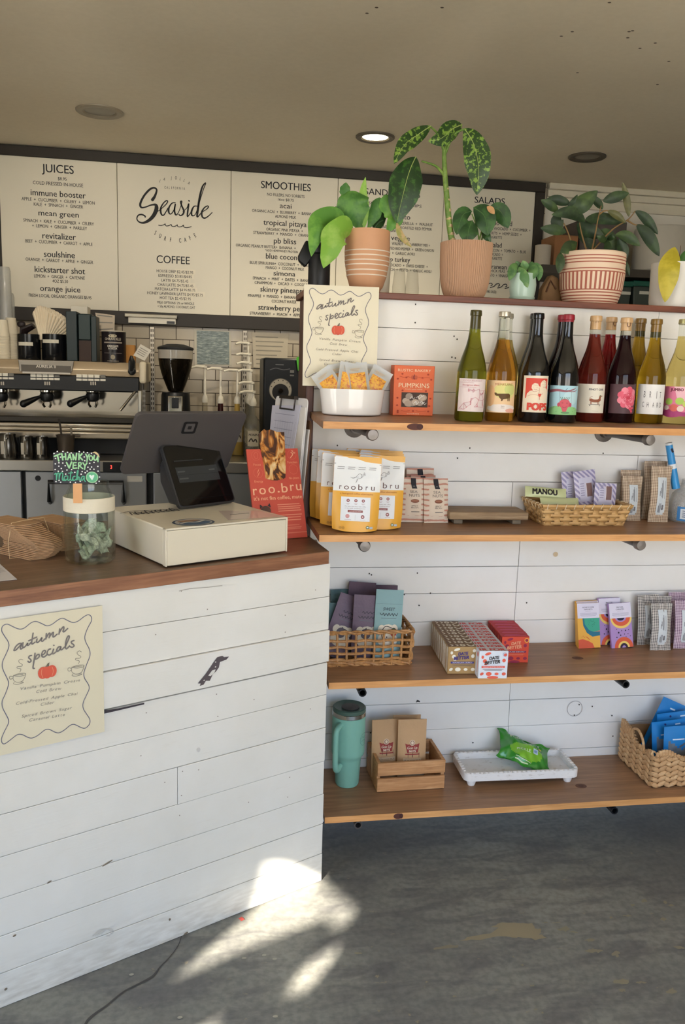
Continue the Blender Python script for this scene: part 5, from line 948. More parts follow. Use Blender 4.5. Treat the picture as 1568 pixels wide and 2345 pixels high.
def bottle(lab, loc, R, H, glass, fill=None, neckm=None, cap=None, capz=.90, capart=None, art=None, rz=0, name='wine_bottle', ry=0, group=None):
    t = thing(name, lab, 'wine bottle', loc, rz, group, ry=ry); pr = bprof(R, H)
    if fill:
        lo = cut(pr, 0.0035, fill*H); b = MB(); b.lathe([(0, .004), (R*.5, .003), (R*.93, 0)] + [q for q in lo if q[0] > R*.3 and q[1] > .004] + [(0, fill*H)], 36); b.build('glass_body', glass, t)
        up = cut(pr, fill*H+.0004, H*.998); b = MB(); b.lathe([(0, fill*H+.0004)] + up + [(0, H)], 32); b.build('neck', neckm or CLRG, t)
    else: b = MB(); b.lathe(pr, 36); b.build('glass_body', glass, t)
    if cap: c = cut(pr, capz*H, H*.998, .0006); b = MB(); b.lathe(c + [(0, H+.0008)], 32); co = b.build('capsule', cap, t)
    if capart: capart.build('capsule_mark', t, cyl(R*.385), .0012)
    if art: art.build('paper_label', t, cyl(R), .0006, rough=.55, maxe=.0035)
    return t
def lab_bg(w, z0, z1, c): a = Art(8e-5); a.rect(-w/2, z0, w/2, z1, c, 28, 1); return a
H0, R0 = .300, .0405
GREEN = M((136, 138, 40), .03, trans=.9, ior=1.34, noise=0); GOLD = M((226, 168, 62), .03, trans=.92, ior=1.34, noise=0); BLACKG = M((14, 14, 15), .04, coat=.5, noise=0); ROSE = M((142, 52, 40), .03, trans=.75, ior=1.34, noise=0)
REDG = M((150, 24, 30), .03, trans=.8, ior=1.34, noise=0); DKRED = M((34, 12, 16), .04, trans=.2, ior=1.34, noise=0); OLIVE = M((176, 142, 36), .03, trans=.9, ior=1.34, noise=0); PALE = M((214, 196, 122), .03, trans=.92, ior=1.33, noise=0)
NKG = M((92, 84, 44), .08, trans=.5, noise=0); WAX = M((150, 32, 48), .35); CORK = M((208, 168, 120), .4, coat=.4, noise=.1, scale=60); CORKG = M((132, 100, 44), .25, coat=.3, noise=.06); CROWN = M((196, 188, 170), .3, .6)
def bpos(px, y): q = onZ(px, 964, ZS[0]); x = onY(px, 930, y).x; return (x, y, zs(0, y))
# 1 pink web label
a = lab_bg(.086, .026, .115, (232, 216, 214)); rs = random.Random(2); P = [(rs.uniform(-.040, .040), rs.uniform(.030, .088)) for _ in range(34)]
for i, p in enumerate(P):
    for q in sorted(P, key=lambda q: (q[0]-p[0])**2+(q[1]-p[1])**2)[1:4]: a.stroke([p, q], .0008, (206, 138, 148), sm=False)
for p in P[::3]: a.ell(*p, .0011, .0011, (206, 70, 86), 6)
a.text('COQUELICOT', -.002, .110, .0040, (206, 160, 164), w=.052); a.text('Sauvignon Blanc', -.006, .098, .0042, (208, 110, 122), w=.046, shear=.3); a.rect(-.04, .0915, .008, .0925, (212, 180, 180)); a.rect(-.04, .104, .0, .105, (212, 180, 180))
bottle('olive green wine bottle with a pale pink web patterned label, leftmost on the shelf', bpos(1074, 2.235), R0, H0, GREEN, .83, NKG, art=a, rz=rad(-9), ry=rad(1))
# 2 golden bottle with cow label
a = lab_bg(.098, .024, .112, (240, 204, 158)); a.ell(.012, .083, .034, .022, (226, 216, 140)); a.ell(.026, .088, .018, .016, (206, 212, 132)); a.ell(.004, .036, .046, .011, (240, 228, 220)); a.ell(-.03, .07, .014, .03, (240, 190, 140)); a.ell(.03, .03, .016, .006, (236, 178, 160))
a.text('MEINKLANG', .008, .1015, .0062, (168, 96, 60), w=.050); BR = (96, 66, 24)
a.poly([(-.014, .078), (-.010, .076), (.022, .077), (.026, .073), (.0255, .056), (.024, .056), (.0235, .066), (.022, .064), (.021, .056), (.019, .056), (.0185, .063), (.006, .061), (.004, .056), (.0005, .056), (.001, .060), (-.004, .065), (-.007, .070), (-.012, .070), (-.0165, .072), (-.0175, .075)], BR); a.poly([(-.0175, .075), (-.0185, .079), (-.0155, .078), (-.0135, .080), (-.013, .077)], BR)
a.text('foam', .006, .042, .0034, (120, 100, 86), w=.009); a.rect(.001, .0365, .011, .0375, (150, 130, 116))
b2 = bottle('golden wine bottle with a peach label showing a brown cow', bpos(1143, 2.25), R0, H0, GOLD, .745, CLRG, CROWN, .955, art=a, rz=rad(-16))
bottle('golden wine bottle standing half hidden behind the cow label bottle', bpos(1150, 2.3775), R0, H0, M((206, 186, 120), .03, trans=.9, ior=1.3, noise=0), .745, CLRG, CROWN, .955)
# 3 POPS
a = lab_bg(.078, .027, .128, (238, 224, 200)); RD_ = (218, 74, 58); SK = (240, 222, 196); LN = (190, 110, 92)
a.rect(-.031, .066, .034, .121, RD_, 8); a.poly([(-.028, .066), (-.026, .078), (-.018, .086), (-.010, .088), (-.014, .094), (-.013, .103), (-.006, .108), (.003, .106), (.006, .100), (.010, .097), (.010, .106), (.014, .114), (.022, .117), (.029, .112), (.030, .103), (.027, .096), (.033, .090), (.034, .066)], SK)
for s in ([(-.013, .104), (-.004, .102), (.006, .103)], [(.010, .110), (.02, .112), (.030, .108)], [(-.010, .096), (-.008, .0965)], [(0, .096), (.002, .0965)], [(.016, .104), (.018, .1045)], [(.024, .104), (.026, .1045)], [(-.007, .091), (-.003, .089), (.001, .091)], [(.018, .098), (.021, .096), (.025, .098)], [(-.028, .070), (-.01, .076), (.01, .074), (.018, .08)], [(-.012, .086), (-.004, .084), (.006, .088)], [(.006, .096), (.008, .086), (.006, .08)]): a.stroke(s, .0007, LN)
a.poly([(.004, .079), (.014, .079), (.012, .072), (.0095, .070), (.0085, .070), (.006, .072)], RD_); a.rect(.0085, .062, .0095, .07, RD_); a.text('POPS', .006, .043, .0185, RD_, w=.056, bold=.07)
pops = bottle('black wine bottle with the cream and red POPS label', bpos(1219, 2.25), R0+.0005, H0, BLACKG, art=a, rz=rad(-11))
a = lab_bg(.03, .05, .12, (226, 206, 96)); bottle('black wine bottle standing behind the POPS bottle', bpos(1212, 2.3775), R0, H0*1.01, BLACKG, art=a, rz=rad(-50))
# 4 radish label
a = lab_bg(.098, .022, .103, (176, 214, 226)); a.ell(0, .035, .048, .012, (150, 206, 140)); a.rect(-.049, .022, .049, .034, (150, 206, 140), 10); a.ell(.02, .07, .022, .02, (192, 224, 232))
BRN = (156, 92, 104); a.stroke([(-.049, .086), (-.02, .090), (.006, .088), (.026, .093), (.034, .097)], [.008, .007, .005, .003, .0015], BRN); a.stroke([(.004, .089), (.018, .087), (.032, .088), (.038, .092)], .0018, BRN); a.stroke([(.002, .089), (.008, .096)], .0014, (92, 120, 150))
for x in (-.012, .020): a.stroke([(x, .088), (x+.002, .052)], .0006, (90, 96, 104), sm=False)
PK = (212, 92, 104); a.ell(.003, .053, .0150, .0135, PK, 20); a.poly([(-.006, .043), (.012, .043), (.007, .028), (.003, .026), (-.001, .03)], PK); a.ell(-.013, .05, .004, .006, (196, 76, 96), 10); a.ell(.019, .05, .004, .006, (196, 76, 96), 10)
for k in range(6): a.stroke([(-.006+.0035*k, .064), (-.009+.005*k, .071)], .0012, (70, 120, 84))
for x in (-.003, .009): a.rect(x-.002, .0545, x+.002, .0555, (96, 40, 50))
a.stroke([(-.002, .044), (.003, .042), (.008, .045)], .0009, (96, 40, 50)); a.ell(.006, .028, .012, .003, (104, 150, 104))
for p in ((-.035, .036), (-.028, .042), (.03, .04), (.036, .034), (.026, .031), (-.02, .03)): a.stroke([p, (p[0]+.003, p[1]+.002)], .0007, (86, 140, 84))
bottle('black wine bottle with a red wax top and a light blue radish label', bpos(1287, 2.25), R0, H0, BLACKG, None, None, WAX, .93, art=a, rz=rad(-20))
bottle('dark wine bottle with a red wax top behind the radish label bottle', bpos(1275, 2.3775), R0, H0*1.01, M((26, 12, 14), .05, coat=.4), None, None, WAX, .93)
# 5 pinot gris
a = lab_bg(.098, .026, .108, (236, 228, 212)); a.text('PINOT GRIS', .017, .093, .0052, (52, 52, 70), w=.044, bold=.03); DG_ = (150, 86, 58)
a.stroke([(.002, .063), (.010, .0605), (.022, .061), (.028, .064)], .0085, DG_); a.stroke([(.027, .063), (.0285, .069), (.029, .073)], .006, DG_); a.stroke([(.028, .0735), (.033, .0745), (.037, .0745)], [.004, .0028, .0015], DG_); a.ell(.029, .0755, .0022, .0022, (120, 130, 96), 8); a.stroke([(-.001, .064), (-.001, .069), (.003, .072), (.006, .0725)], .0009, DG_)
for x in (.002, .005, .022, .025): a.rect(x-.0008, .051, x+.0008, .058, DG_)
a.rect(-.003, .0495, .031, .0505, (60, 50, 50)); a.ell(.0005, .047, .0013, .0017, (40, 36, 36), 8); a.ell(.028, .047, .0013, .0017, (40, 36, 36), 8); a.rect(.006, .0315, .026, .0322, (170, 160, 150))
for k in range(12): a.rect(-.047, .088-.0035*k, -.041, .0892-.0035*k, (130, 120, 112))
ca_ = Art(); ca_.text('21', .002, H0*.95, .009, (176, 140, 104), w=.009)
bottle('rose coloured wine bottle with a cream PINOT GRIS dachshund label', bpos(1349, 2.29), R0+.001, H0*1.005, ROSE, .825, CLRG, CORK, .87, ca_, a, rz=rad(-25))
# 6 flower
a = lab_bg(.086, .026, .110, (88, 60, 66)); F1, F2, F3 = (230, 96, 120), (240, 138, 156), (208, 60, 84); fx, fz = .012, .072
for k in range(9): g = k*2*pi/9; a.ell(fx+.020*cos(g), fz+.021*sin(g), .0115, .0105, F2 if k % 2 else F1, 12, g)
for k in range(7): g = k*2*pi/7+.3; a.ell(fx+.011*cos(g), fz+.012*sin(g), .0105, .008, F1 if k % 2 else F2, 12, g)
for k in range(9): g = k*2*pi/9+.2; a.stroke([(fx+.006*cos(g), fz+.006*sin(g)), (fx+.012*cos(g+.5), fz+.012*sin(g+.5)), (fx+.014*cos(g+1), fz+.014*sin(g+1))], .0018, F3)
a.ell(fx, fz, .006, .005, F3, 12)
for x, z, r in ((.022, .040, .006), (.029, .043, .005), (.026, .033, .0045)): a.ell(x, z, r, r*.8, F1, 10); a.stroke([(x-.003, z), (x, z+.002), (x+.003, z)], .001, F3)
a.stroke([(.012, .05), (.02, .042), (.027, .030), (.024, .027)], .0012, F3)
oa = Art(); oa.stroke([(.003+.0045*cos(k*pi/10), H0*.935+.0075*sin(k*pi/10)) for k in range(20)], .0016, (90, 50, 40), 2, True)
flow = bottle('dark red wine bottle with a pink flower on a dark label', bpos(1418, 2.293), R0+.001, H0*1.0, DKRED, .83, CLRG, CORK, .875, oa, a, rz=rad(-14))
oa = Art(); oa.stroke([(.003+.0045*cos(k*pi/10), H0*.945+.0075*sin(k*pi/10)) for k in range(20)], .0016, (90, 50, 40), 2, True)
bottle('bright red wine bottle behind and between the dachshund and flower labels', bpos(1384, 2.3775), R0, H0*1.01, REDG, .83, CLRG, CORK, .875, oa)
# 7 thin lettering
a = lab_bg(.090, .026, .112, (236, 234, 232))
for ch, x, z, hh in [('B', -.020, .083, .018), ('R', -.004, .083, .0175), ('I', .0135, .082, .021), ('T', .025, .082, .018), ('C', -.022, .054, .014), ('H', -.009, .053, .014), ('A', .006, .053, .014), ('R', .018, .053, .014), ('D', .027, .053, .014)]: a.text(ch, x, z, hh, (92, 88, 88), w=.0012 if ch == 'I' else .005)
bottle('olive gold wine bottle with a plain white thin lettered label', bpos(1486, 2.293), R0, H0*1.0, OLIVE, .82, NKG, CORKG, .875, art=a, rz=rad(-23))
bottle('olive gold wine bottle behind the white thin lettered label bottle', bpos(1450, 2.3775), R0, H0*1.01, OLIVE, .82, NKG, CORKG, .875)
# 8 pink cocktail label
a = lab_bg(.10, .022, .108, (228, 128, 160)); a.ell(-.02, .03, .03, .012, (176, 66, 122)); a.rect(-.05, .022, .05, .034, (176, 66, 122), 10); a.poly([(-.018, .108), (.03, .108), (.02, .07), (-.004, .06)], (240, 190, 200)); a.text('JUMBO TIME', .004, .099, .008, (120, 40, 60), w=.062, bold=.05)
for x, z, r, c in ((-.030, .064, .011, (176, 206, 96)), (.0, .066, .012, (176, 206, 96)), (-.014, .046, .012, (226, 110, 100)), (-.036, .046, .008, (242, 220, 216)), (.004, .044, .010, (240, 214, 204)), (.018, .058, .010, (200, 214, 110))): a.ell(x, z, r, r*.9, c, 12)
bottle('pale yellow wine bottle with a bright pink label at the right end', bpos(1549, 2.293), R0+.001, H0*1.01, PALE, .835, CLRG, M((176, 170, 120), .3, .5), .955, art=a, rz=rad(-22))
# white oval bowl with clear snack packets
p = onY(805, 930, 2.335); wb = .094; t = thing('white_bowl', 'white oval ceramic bowl of clear orange snack packets on the top shelf', 'bowl', (p.x, 2.335, zs(0, 2.335)))
b = MB(); b.lathe([(0, .001), (wb*.86, .0), (wb*.9, .003), (wb*.985, .066), (wb*.985, .072), (wb*.945, .072), (wb*.86, .008), (0, .006)], 48, sy=.68); b.build('body', M((240, 238, 236), .12, coat=.4, noise=.01), t)
PKC = clear((.95, .95, .94), 1.4, .15, .55); ORN = NT(.4); nz_ = ORN.noise(ORN.tc.outputs['Object'], 75, 3, .6, .8); ORM = ORN.base(ORN.ramp(nz_, [(.32, (176, 92, 40)), (.45, (232, 160, 44)), (.55, (240, 186, 60)), (.66, (214, 108, 62))]))
def pillow(w, h, t, e=.10, n=14, m=18, wav=.0, edge=.0):
    def T(u, v):
        s = max(0, min(1, (v-e)/(1-2*e))); return t/2*(sin(pi*s)**.6 if 0 < s < 1 else 0)*(1-abs(2*u-1)**2.6)
    def front(u, v): x = (u-.5)*w*(1-edge*sin(pi*v)); return Vector((x, -T(u, v)-.0004+wav*sin(u*15+3*v)*(1-sin(pi*v)), v*h))
    def back(u, v): q = front(u, v); return Vector((q.x, T(u, v)+.0004+wav*sin(u*15+3*v)*(1-sin(pi*v)), q.z))
    mp = lambda a, b, d: Vector((a*(1-edge*sin(pi*b/h)), -T(a/w+.5, b/h)-.0004-d, b))
    return front, back, mp
def packet(name, parent, w, h, t, mat, mif=None, **k):
    f, bk, mp = pillow(w, h, t, **k); b = MB(); b.grid(f, 16, 20, mif=mif); b.grid(bk, 16, 20, mif=(lambda u, v: mif(1-u, v)) if mif else None)
    return b.build(name, mat, parent), mp
for k, (px, py, y, tilt, lab) in enumerate([(757, 868, 2.325, -36, 'clear packet of orange snacks leaning far left in the white bowl'), (782, 848, 2.362, -12, 'clear packet of orange snacks at the back left of the bowl'), (800, 850, 2.32, 8, 'clear packet of orange snacks standing in the middle of the bowl'), (822, 836, 2.315, -8, 'tallest clear packet of orange snacks, right of the bowl middle'), (836, 862, 2.365, 6, 'clear packet of orange snacks at the back right of the bowl'), (862, 866, 2.33, 28, 'clear packet of orange snacks leaning right in the white bowl')]):
    q = onY(px, py, y); hh = .132; cx = q.x-sin(rad(tilt))*hh*.62; cz = zs(0, 2.335)+.012
    t = thing('snack_packet', lab, 'snack packet', (max(p.x-.055, min(p.x+.055, cx)), y, cz+.002), 0, 'snack packets in the white bowl', rx=rad(-6), ry=rad(tilt))
    o, mp = packet('wrapper', t, .062, hh, .012, PKC); a = Art(); a.rect(-.022, .050, .022, .104, ORM, 8, 10); a.build('printed_gummies', t, mp, .001)
    a = Art()
    for j in range(3): a.rect(-.018, .116-.003*j, .012-.004*j, .1172-.003*j, (206, 180, 140))
    a.build('printing', t, mp, .0012)
q0, q1 = onY(898, 945, 2.35), onY(989, 946, 2.35); t = thing('cookie_box', 'orange pumpkin cookie box with a clear window on the top shelf', 'box', (q0.x, 2.345, zs(0, 2.345)), rad(-1)); w = q1.x-q0.x; h = .142; OR = M((226, 104, 52), .5, noise=.03, scale=20)
b = MB(); b.box(0, w, 0, .05, 0, h); b.build('carton', OR, t, bevel=.001); a = Art(); CRM = (246, 214, 176); DKO = (176, 62, 34)
a.rect(w*.20, h*.17, w*.86, h*.465, (74, 54, 44)); a.text('RUSTIC BAKERY', w/2, h*.905, .0072, CRM, w=w*.82); a.text('PUMPKINS', w/2, h*.605, .0125, CRM, w=w*.76, bold=.01); a.text('Pumpkin spiced cookies', w/2, h*.53, .003, CRM, w=w*.42)
for dx in (-.005, 0, .005): a.ell(w/2+dx, h*.765, .0042, .0062, (196, 92, 60) if dx else (150, 60, 52), 12)
a.rect(w/2-.001, h*.8, w/2+.001, h*.825, (110, 60, 40))
for x, y in ((.2, .83), (.84, .83), (.09, .73), (.92, .73), (.1, .35), (.92, .35), (.1, .2), (.9, .2), (.12, .09), (.88, .09), (.5, .09), (.22, .5), (.8, .5), (.12, .06), (.3, .76), (.7, .76)): a.ell(w*x, h*y, .0032, .0026, DKO, 9)
for s in ([(.14, .78), (.24, .765), (.34, .78), (.4, .76)], [(.6, .77), (.7, .755), (.8, .77), (.88, .765)], [(.2, .1), (.3, .085), (.42, .1)], [(.58, .1), (.7, .085), (.82, .1)]): a.stroke([(w*x, h*y) for x, y in s], .0012, (196, 78, 40))
a.text('cookies', w/2, h*.04, .003, CRM, w=w*.3); a.build('print', t); a = Art(); rs = random.Random(4)
for k in range(9): a.ell(w*(.28+.5*rs.random()), h*(.22+.18*rs.random()), .011, .009, [(150, 122, 96), (126, 100, 78), (168, 142, 116)][k % 3], 12)
for k in range(7): x = w*(.26+.5*rs.random()); z = h*(.22+.2*rs.random()); a.stroke([(x, z), (x+.006, z+.005), (x+.009, z-.002), (x+.014, z+.003)], .0012, (214, 204, 194))
a.build('window_cookies', t, None, .0015, rough=.2)

# ------------------------------------------------------------------ second shelf
def standup(w, h, t, n=18, m=24):
    def T(u, v): return t/2*max(0, 1-(v/.86)**1.7)*(1-abs(2*u-1)**3)+.0012
    def bx(u, v): return (u-.5)*w*(1-.05*max(0, 1-v/.25))
    f = lambda u, v: Vector((bx(u, v), -T(u, v), v*h+(.006*((2*u-1)**2)*max(0, 1-v/.1))))
    bk = lambda u, v: Vector((bx(u, v), T(u, v), v*h+(.006*((2*u-1)**2)*max(0, 1-v/.1))))
    mp = lambda a, b, d: Vector((a, -T(a/w+.5, b/h)-d, b)); return f, bk, mp
YEL = M((232, 172, 66), .35, noise=.04, scale=12); WHT = M((232, 232, 230), .35, noise=.02)
def roo(lab, loc, rz, rx, lean=0):
    w, h = .128, .203; t = thing('coffee_pouch', lab, 'pouch', loc, rz, 'yellow and white pouches on the second shelf', rx=rx, ry=lean); f, bk, mp = standup(w, h, .034)
    b = MB(); b.grid(f, 24, 30); b.grid(bk, 12, 14); b.grid(lambda u, v: f(u, 0).lerp(bk(u, 0), v), 12, 2); b.build('pouch_body', YEL, t)
    a = Art(); xe = w/2-.0004; a.poly([(-xe, .1095), (xe, .1095), (xe, .1865), (.036, .188), (.020, .190), (.006, .1945), (-.010, .1975), (-.024, .1985), (-.032, .2010), (-xe+.004, .2026), (-xe, .199)], WHT); a.build('white_panel', t, mp, .0003, maxe=.008, mv=1)
    a = Art(); PL = (96, 62, 58); OR_ = (190, 120, 40)
    for ch, x in zip('roobru', (-.044, -.028, -.0095, .0095, .027, .0435)): a.text(ch, x, .1215, .0150, PL, w={'r': .0058, 'o': .0125, 'b': .0115, 'u': .0098}[ch])
    a.text('a feel-good coffee alternative', 0, .1035, .0046, OR_, w=.088, bold=.01)
    a.rect(-.041, .030, .039, .0945, (226, 228, 232), 10, 8)
    for x in (-.022, -.001, .019): a.ell(x, .085, .0043, .0043, (140, 74, 74), 14); a.ell(x, .085, .0018, .0018, (226, 200, 198), 8); a.rect(x-.005, .0765, x+.005, .0773, (176, 140, 140)); a.rect(x-.003, .0745, x+.003, .0753, (176, 140, 140))
    a.text('We had a love-hate with coffee', -.002, .0695, .0026, (130, 112, 112), w=.058); a.text('so we made something better.', -.002, .0645, .0026, (130, 112, 112), w=.056)
    a.rect(-.022, .0535, .019, .0595, (140, 78, 74), 6); a.text('just add hot water', -.001, .0565, .0022, (236, 214, 208), w=.032)
    a.ell(-.022, .043, .0056, .0056, (206, 150, 150), 12); a.ell(.019, .042, .005, .005, (140, 74, 74), 14); a.ell(.019, .042, .0026, .0022, (222, 190, 188), 8); a.rect(-.0015, .033, -.0008, .047, (190, 180, 180)); a.rect(-.03, .0335, -.012, .0343, (190, 160, 160)); a.rect(.012, .0335, .027, .0343, (190, 160, 160))
    for k, wd in enumerate((.108, .11)):
        for j in range(4): a.rect(-wd/2+j*.0285, .1735-.005*k, -wd/2+j*.0285+.019, .1747-.005*k, (128, 122, 122))
    G = (120, 114, 114)
    for s in ([(-.018, .1475), (-.010, .1445), (-.002, .150), (.004, .1565), (.010, .156), (.011, .150), (.008, .145), (.0, .1435), (-.001, .139), (-.003, .1365)], [(-.014, .1455), (-.004, .1475), (.004, .149)], [(.010, .156), (.0145, .1545), (.018, .1565), (.021, .1555), (.0205, .153), (.017, .1525), (.0135, .150), (.0125, .1465), (.011, .1475)], [(.018, .1565), (.0175, .160), (.0195, .1605), (.0205, .157)], [(.001, .1432), (.0, .139), (-.002, .135), (-.004, .133)]): a.stroke(s, .0007, G)
    a.ell(.034, .014, .0042, .0042, (84, 120, 96), 12); a.ell(.034, .014, .003, .0018, (230, 232, 226), 10); a.rect(.039, .010, .048, .016, (176, 186, 198)); a.ell(-.04, .011, .004, .004, (198, 144, 54), 10); a.ell(-.032, .011, .004, .004, (198, 144, 54), 10)
    a.rect(-w/2+.0005, .1825, -w/2+.005, .1835, (70, 66, 66)); a.rect(w/2-.005, .1825, w/2-.0005, .1835, (70, 66, 66)); a.build('print', t, mp, .0009, rough=.45); return t
def at2(px, y): return (onY(px, 1180, y).x, y, zs(1, y))
pr_ = roo('frontmost yellow and white coffee pouch with the whole kangaroo logo in view', at2(812, 2.176), rad(-6), rad(-4), rad(1.5))
for px, y, rz, lab in [(783, 2.252, -6, 'second yellow and white coffee pouch, directly behind the frontmost one'), (771, 2.328, -8, 'third yellow and white coffee pouch in the left file'), (757, 2.364, -4, 'rearmost yellow and white coffee pouch beside the dark end trim'), (868, 2.214, -2, 'yellow and white coffee pouch to the right, its last letters showing'), (866, 2.290, -3, 'yellow and white coffee pouch second in the right file'), (866, 2.364, 0, 'yellow and white coffee pouch third in the right file'), (836, 2.401, 2, 'yellow and white coffee pouch flat against the planks at the back')]:
    dup(pr_, lab, at2(px, y), rad(rz))
# striped nut packets
CRS = stripes((230, 214, 196), (204, 146, 126), 66, 0, 1, .66, .6, .012); CRP = M((228, 210, 190), .6, noise=.03)
def seanut(lab, loc, rz, rx, s=1):
    w, h = .074, .130; t = thing('nut_packet', lab, 'packet', loc, rz, 'striped nut packets', rx=rx)
    o, mp = packet('wrapper', t, w, h, .022, [CRS, CRP], mif=lambda u, v: 1 if .2 < u < .8 and .14 < v < .82 else 0, e=.07, wav=.0008)
    a = Art(); a.poly([(-.008, .128), (.006, .128), (.007, .108), (.010, .098), (-.005, .098), (-.008, .112)], (40, 40, 46)); a.rect(-.0022, .104, .0032, .106, (130, 126, 126)); a.text('SEA', .0, .089, .0072, (120, 110, 102), w=.022); a.text('NUTS', .002, .0785, .0078, (120, 110, 102), w=.031)
    a.ell(.004, .062, .0125, .0055, (136, 84, 62), 18); a.ell(.004, .063, .011, .0022, (168, 110, 84), 14); a.text('SPICY', .004, .048, .0038, (120, 110, 102), w=.019); a.text('PECAN', .004, .0425, .0038, (120, 110, 102), w=.021); a.rect(-.006, .0295, .018, .0315, (120, 112, 106)); a.build('print', t, mp, .001); t.scale = (s, s, s); return t
n1 = seanut('striped nut packet in front, right beside the wooden riser', at2(999, 2.305), rad(4), rad(-9))
for px, y, rz, s, lab in [(945, 2.318, -6, 1, 'striped nut packet partly hidden behind the yellow pouches'), (968, 2.352, 2, 1.02, 'striped nut packet standing between the front and rear nut packets'), (960, 2.386, 3, 1.15, 'rearmost striped nut packet standing against the planks')]:
    o = dup(n1, lab, at2(px, y), rad(rz), rad(-5 if y > 2.38 else -7), scale=(s, s, s))
# wooden riser
ty = 2.30; q0, q1 = onY(1029, 1180, 2.285), onY(1208, 1180, 2.285); t = thing('wooden_riser', 'small low weathered wooden riser between nut packets and bamboo basket', 'riser', (q0.x, 2.285, zs(1, 2.285)), rad(-2)); w = q1.x-q0.x
RW = wood((128, 104, 78), (158, 132, 100), (184, 160, 126), 0, 2.2, .7); b = MB(); b.box(0, w, 0, .112, .013, .036); b.build('board', RW, t, bevel=.003)
for x in (.016, w-.046):
    b = MB(); b.box(x, x+.026, .006, .106, 0, .0128); b.build('foot', M((120, 108, 92), .8, noise=.1), t, bevel=.002)
# bamboo basket
BAM = wood((192, 148, 92), (214, 172, 112), (228, 190, 134), 0, 3, .55, 6)
def frus(hx0, hy0, hx1, hy1, H):
    return lambda f, v: [Vector((-(hx0+(hx1-hx0)*v)+2*(hx0+(hx1-hx0)*v)*f, -(hy0+(hy1-hy0)*v), H*v)), ][0]
def wallp(side, f, v, b0, b1, H, out=0):     # point on side wall (0 front, 1 right, 2 back, 3 left) of a tapered box
    hx = b0[0]+(b1[0]-b0[0])*v; hy = b0[1]+(b1[1]-b0[1])*v
    if side == 0: return Vector((-hx+2*hx*f, -hy-out, H*v))
    if side == 1: return Vector((hx+out, -hy+2*hy*f, H*v))
    if side == 2: return Vector((hx-2*hx*f, hy+out, H*v))
    return Vector((-hx-out, hy-2*hy*f, H*v))
q0, q1 = onY(1245, 1200, 2.265), onY(1427, 1200, 2.265); bx0 = (q1.x-q0.x)/2; bc = ((q0.x+q1.x)/2, 2.265+.062, zs(1, 2.3)); b0, b1, Hb = (bx0, .062), (bx0+.016, .078), .064
t = thing('bamboo_basket', 'shallow flat woven bamboo basket of snack bars on the second shelf', 'basket', bc); b = MB(); NR = 5
for side in range(4):
    nc = 9 if side % 2 == 0 else 5
    for r in range(NR):
        v0, v1 = (r+.06)/NR*.93, (r+.94)/NR*.93
        b.grid(lambda u, v, r=r, nc=nc, side=side, v0=v0, v1=v1: wallp(side, u, v0+(v1-v0)*v, b0, b1, Hb, .0016*(1 if r % 2 else -1)*(1 if sin(pi*nc*u) >= 0 else -1)*min(1, 3*abs(sin(pi*nc*u)))), nc*8, 2)
    for c in range(nc):
        u0, u1 = (c+.18)/nc, (c+.82)/nc
        b.grid(lambda u, v, c=c, nc=nc, side=side, u0=u0, u1=u1: wallp(side, u0+(u1-u0)*u, v*.93, b0, b1, Hb, -.0016*(1 if c % 2 == 0 else -1)*cos(pi*NR*v/.93*.93-pi/2)), 2, NR*6)
b.box(-b0[0], b0[0], -b0[1], b0[1], .0, .0015); b.build('woven_body', BAM, t, solid=.0009, recalc=False)
b = MB()
for side in range(4):
    b.grid(lambda u, v, side=side: wallp(side, u, .84+.16*v, b0, b1, Hb, .0034), 12, 1); b.grid(lambda u, v, side=side: wallp(side, u, .84+.16*v, b0, b1, Hb, -.0034), 12, 1)
b.build('rim', BAM, t, solid=.0016, recalc=False); b = MB()
for side in range(4):
    for k in range(10 if side % 2 == 0 else 6):
        f = (k+.5)/(10 if side % 2 == 0 else 6); b.tube([wallp(side, f-.006, .80, b0, b1, Hb, .0055), wallp(side, f, .93, b0, b1, Hb, .0062), wallp(side, f+.014, 1.02, b0, b1, Hb, .003), wallp(side, f+.014, 1.02, b0, b1, Hb, -.004)], .0013, 5)
o = b.build('rim_binding', M((226, 206, 170), .6), t)
for px, py, y, rz, tx, lab in [(1250, 1127, 2.335, -8, 'MANOU', 'pale green bar wrapper reading MANOU lying in the bamboo basket'), (1285, 1142, 2.30, 4, '', 'lower pale green bar wrapper at the front of the bamboo basket')]:
    q = onY(px, py, y); t = thing('snack_bar', lab, 'snack bar', (q.x, y, q.z-(.018 if tx else .030)), rad(rz), 'snack bars in the bamboo basket', rx=rad(-28), ry=rad(3 if tx else 1)); b = MB(); w_ = .125
    f, bk, mp = pillow(w_, .034, .017, e=.02); b.grid(f, 18, 12); b.grid(bk, 18, 12); b.build('wrapper', M((206, 212, 160), .3, noise=.04), t)
    if tx: a = Art(); a.text(tx, -.004, .017, .0165, (44, 38, 36), w=.074, bold=.05); a.build('print', t, mp, .0012)
LAV = stripes((206, 198, 216), (146, 138, 176), 88, .75, .66, .5, .45); LAVP = M((200, 196, 216), .45)
def lav(lab, px, py, y, lean, w=.072, h=.105, rz=0):
    q = onY(px, py, y); t = thing('striped_packet', lab, 'packet', (q.x-sin(rad(lean))*h, y, q.z-cos(rad(lean))*h), rad(rz), 'lavender striped packets', ry=rad(lean), rx=rad(-6))
    o, mp = packet('wrapper', t, w, h, .012, [LAV, LAVP], mif=lambda u, v: 1 if .18 < u < .82 and .1 < v < .80 else 0, e=.06, wav=.0006)
    a = Art(); a.rect(.0, .025, .018, .066, (126, 96, 92), 3, 4); a.rect(-.002, .023, .0, .068, (226, 220, 226), 1, 4)
    for k in range(6): a.rect(-.020, .03+.007*k, -.008, .0325+.007*k, (150, 144, 172))
    a.build('print', t, mp, .001); return t
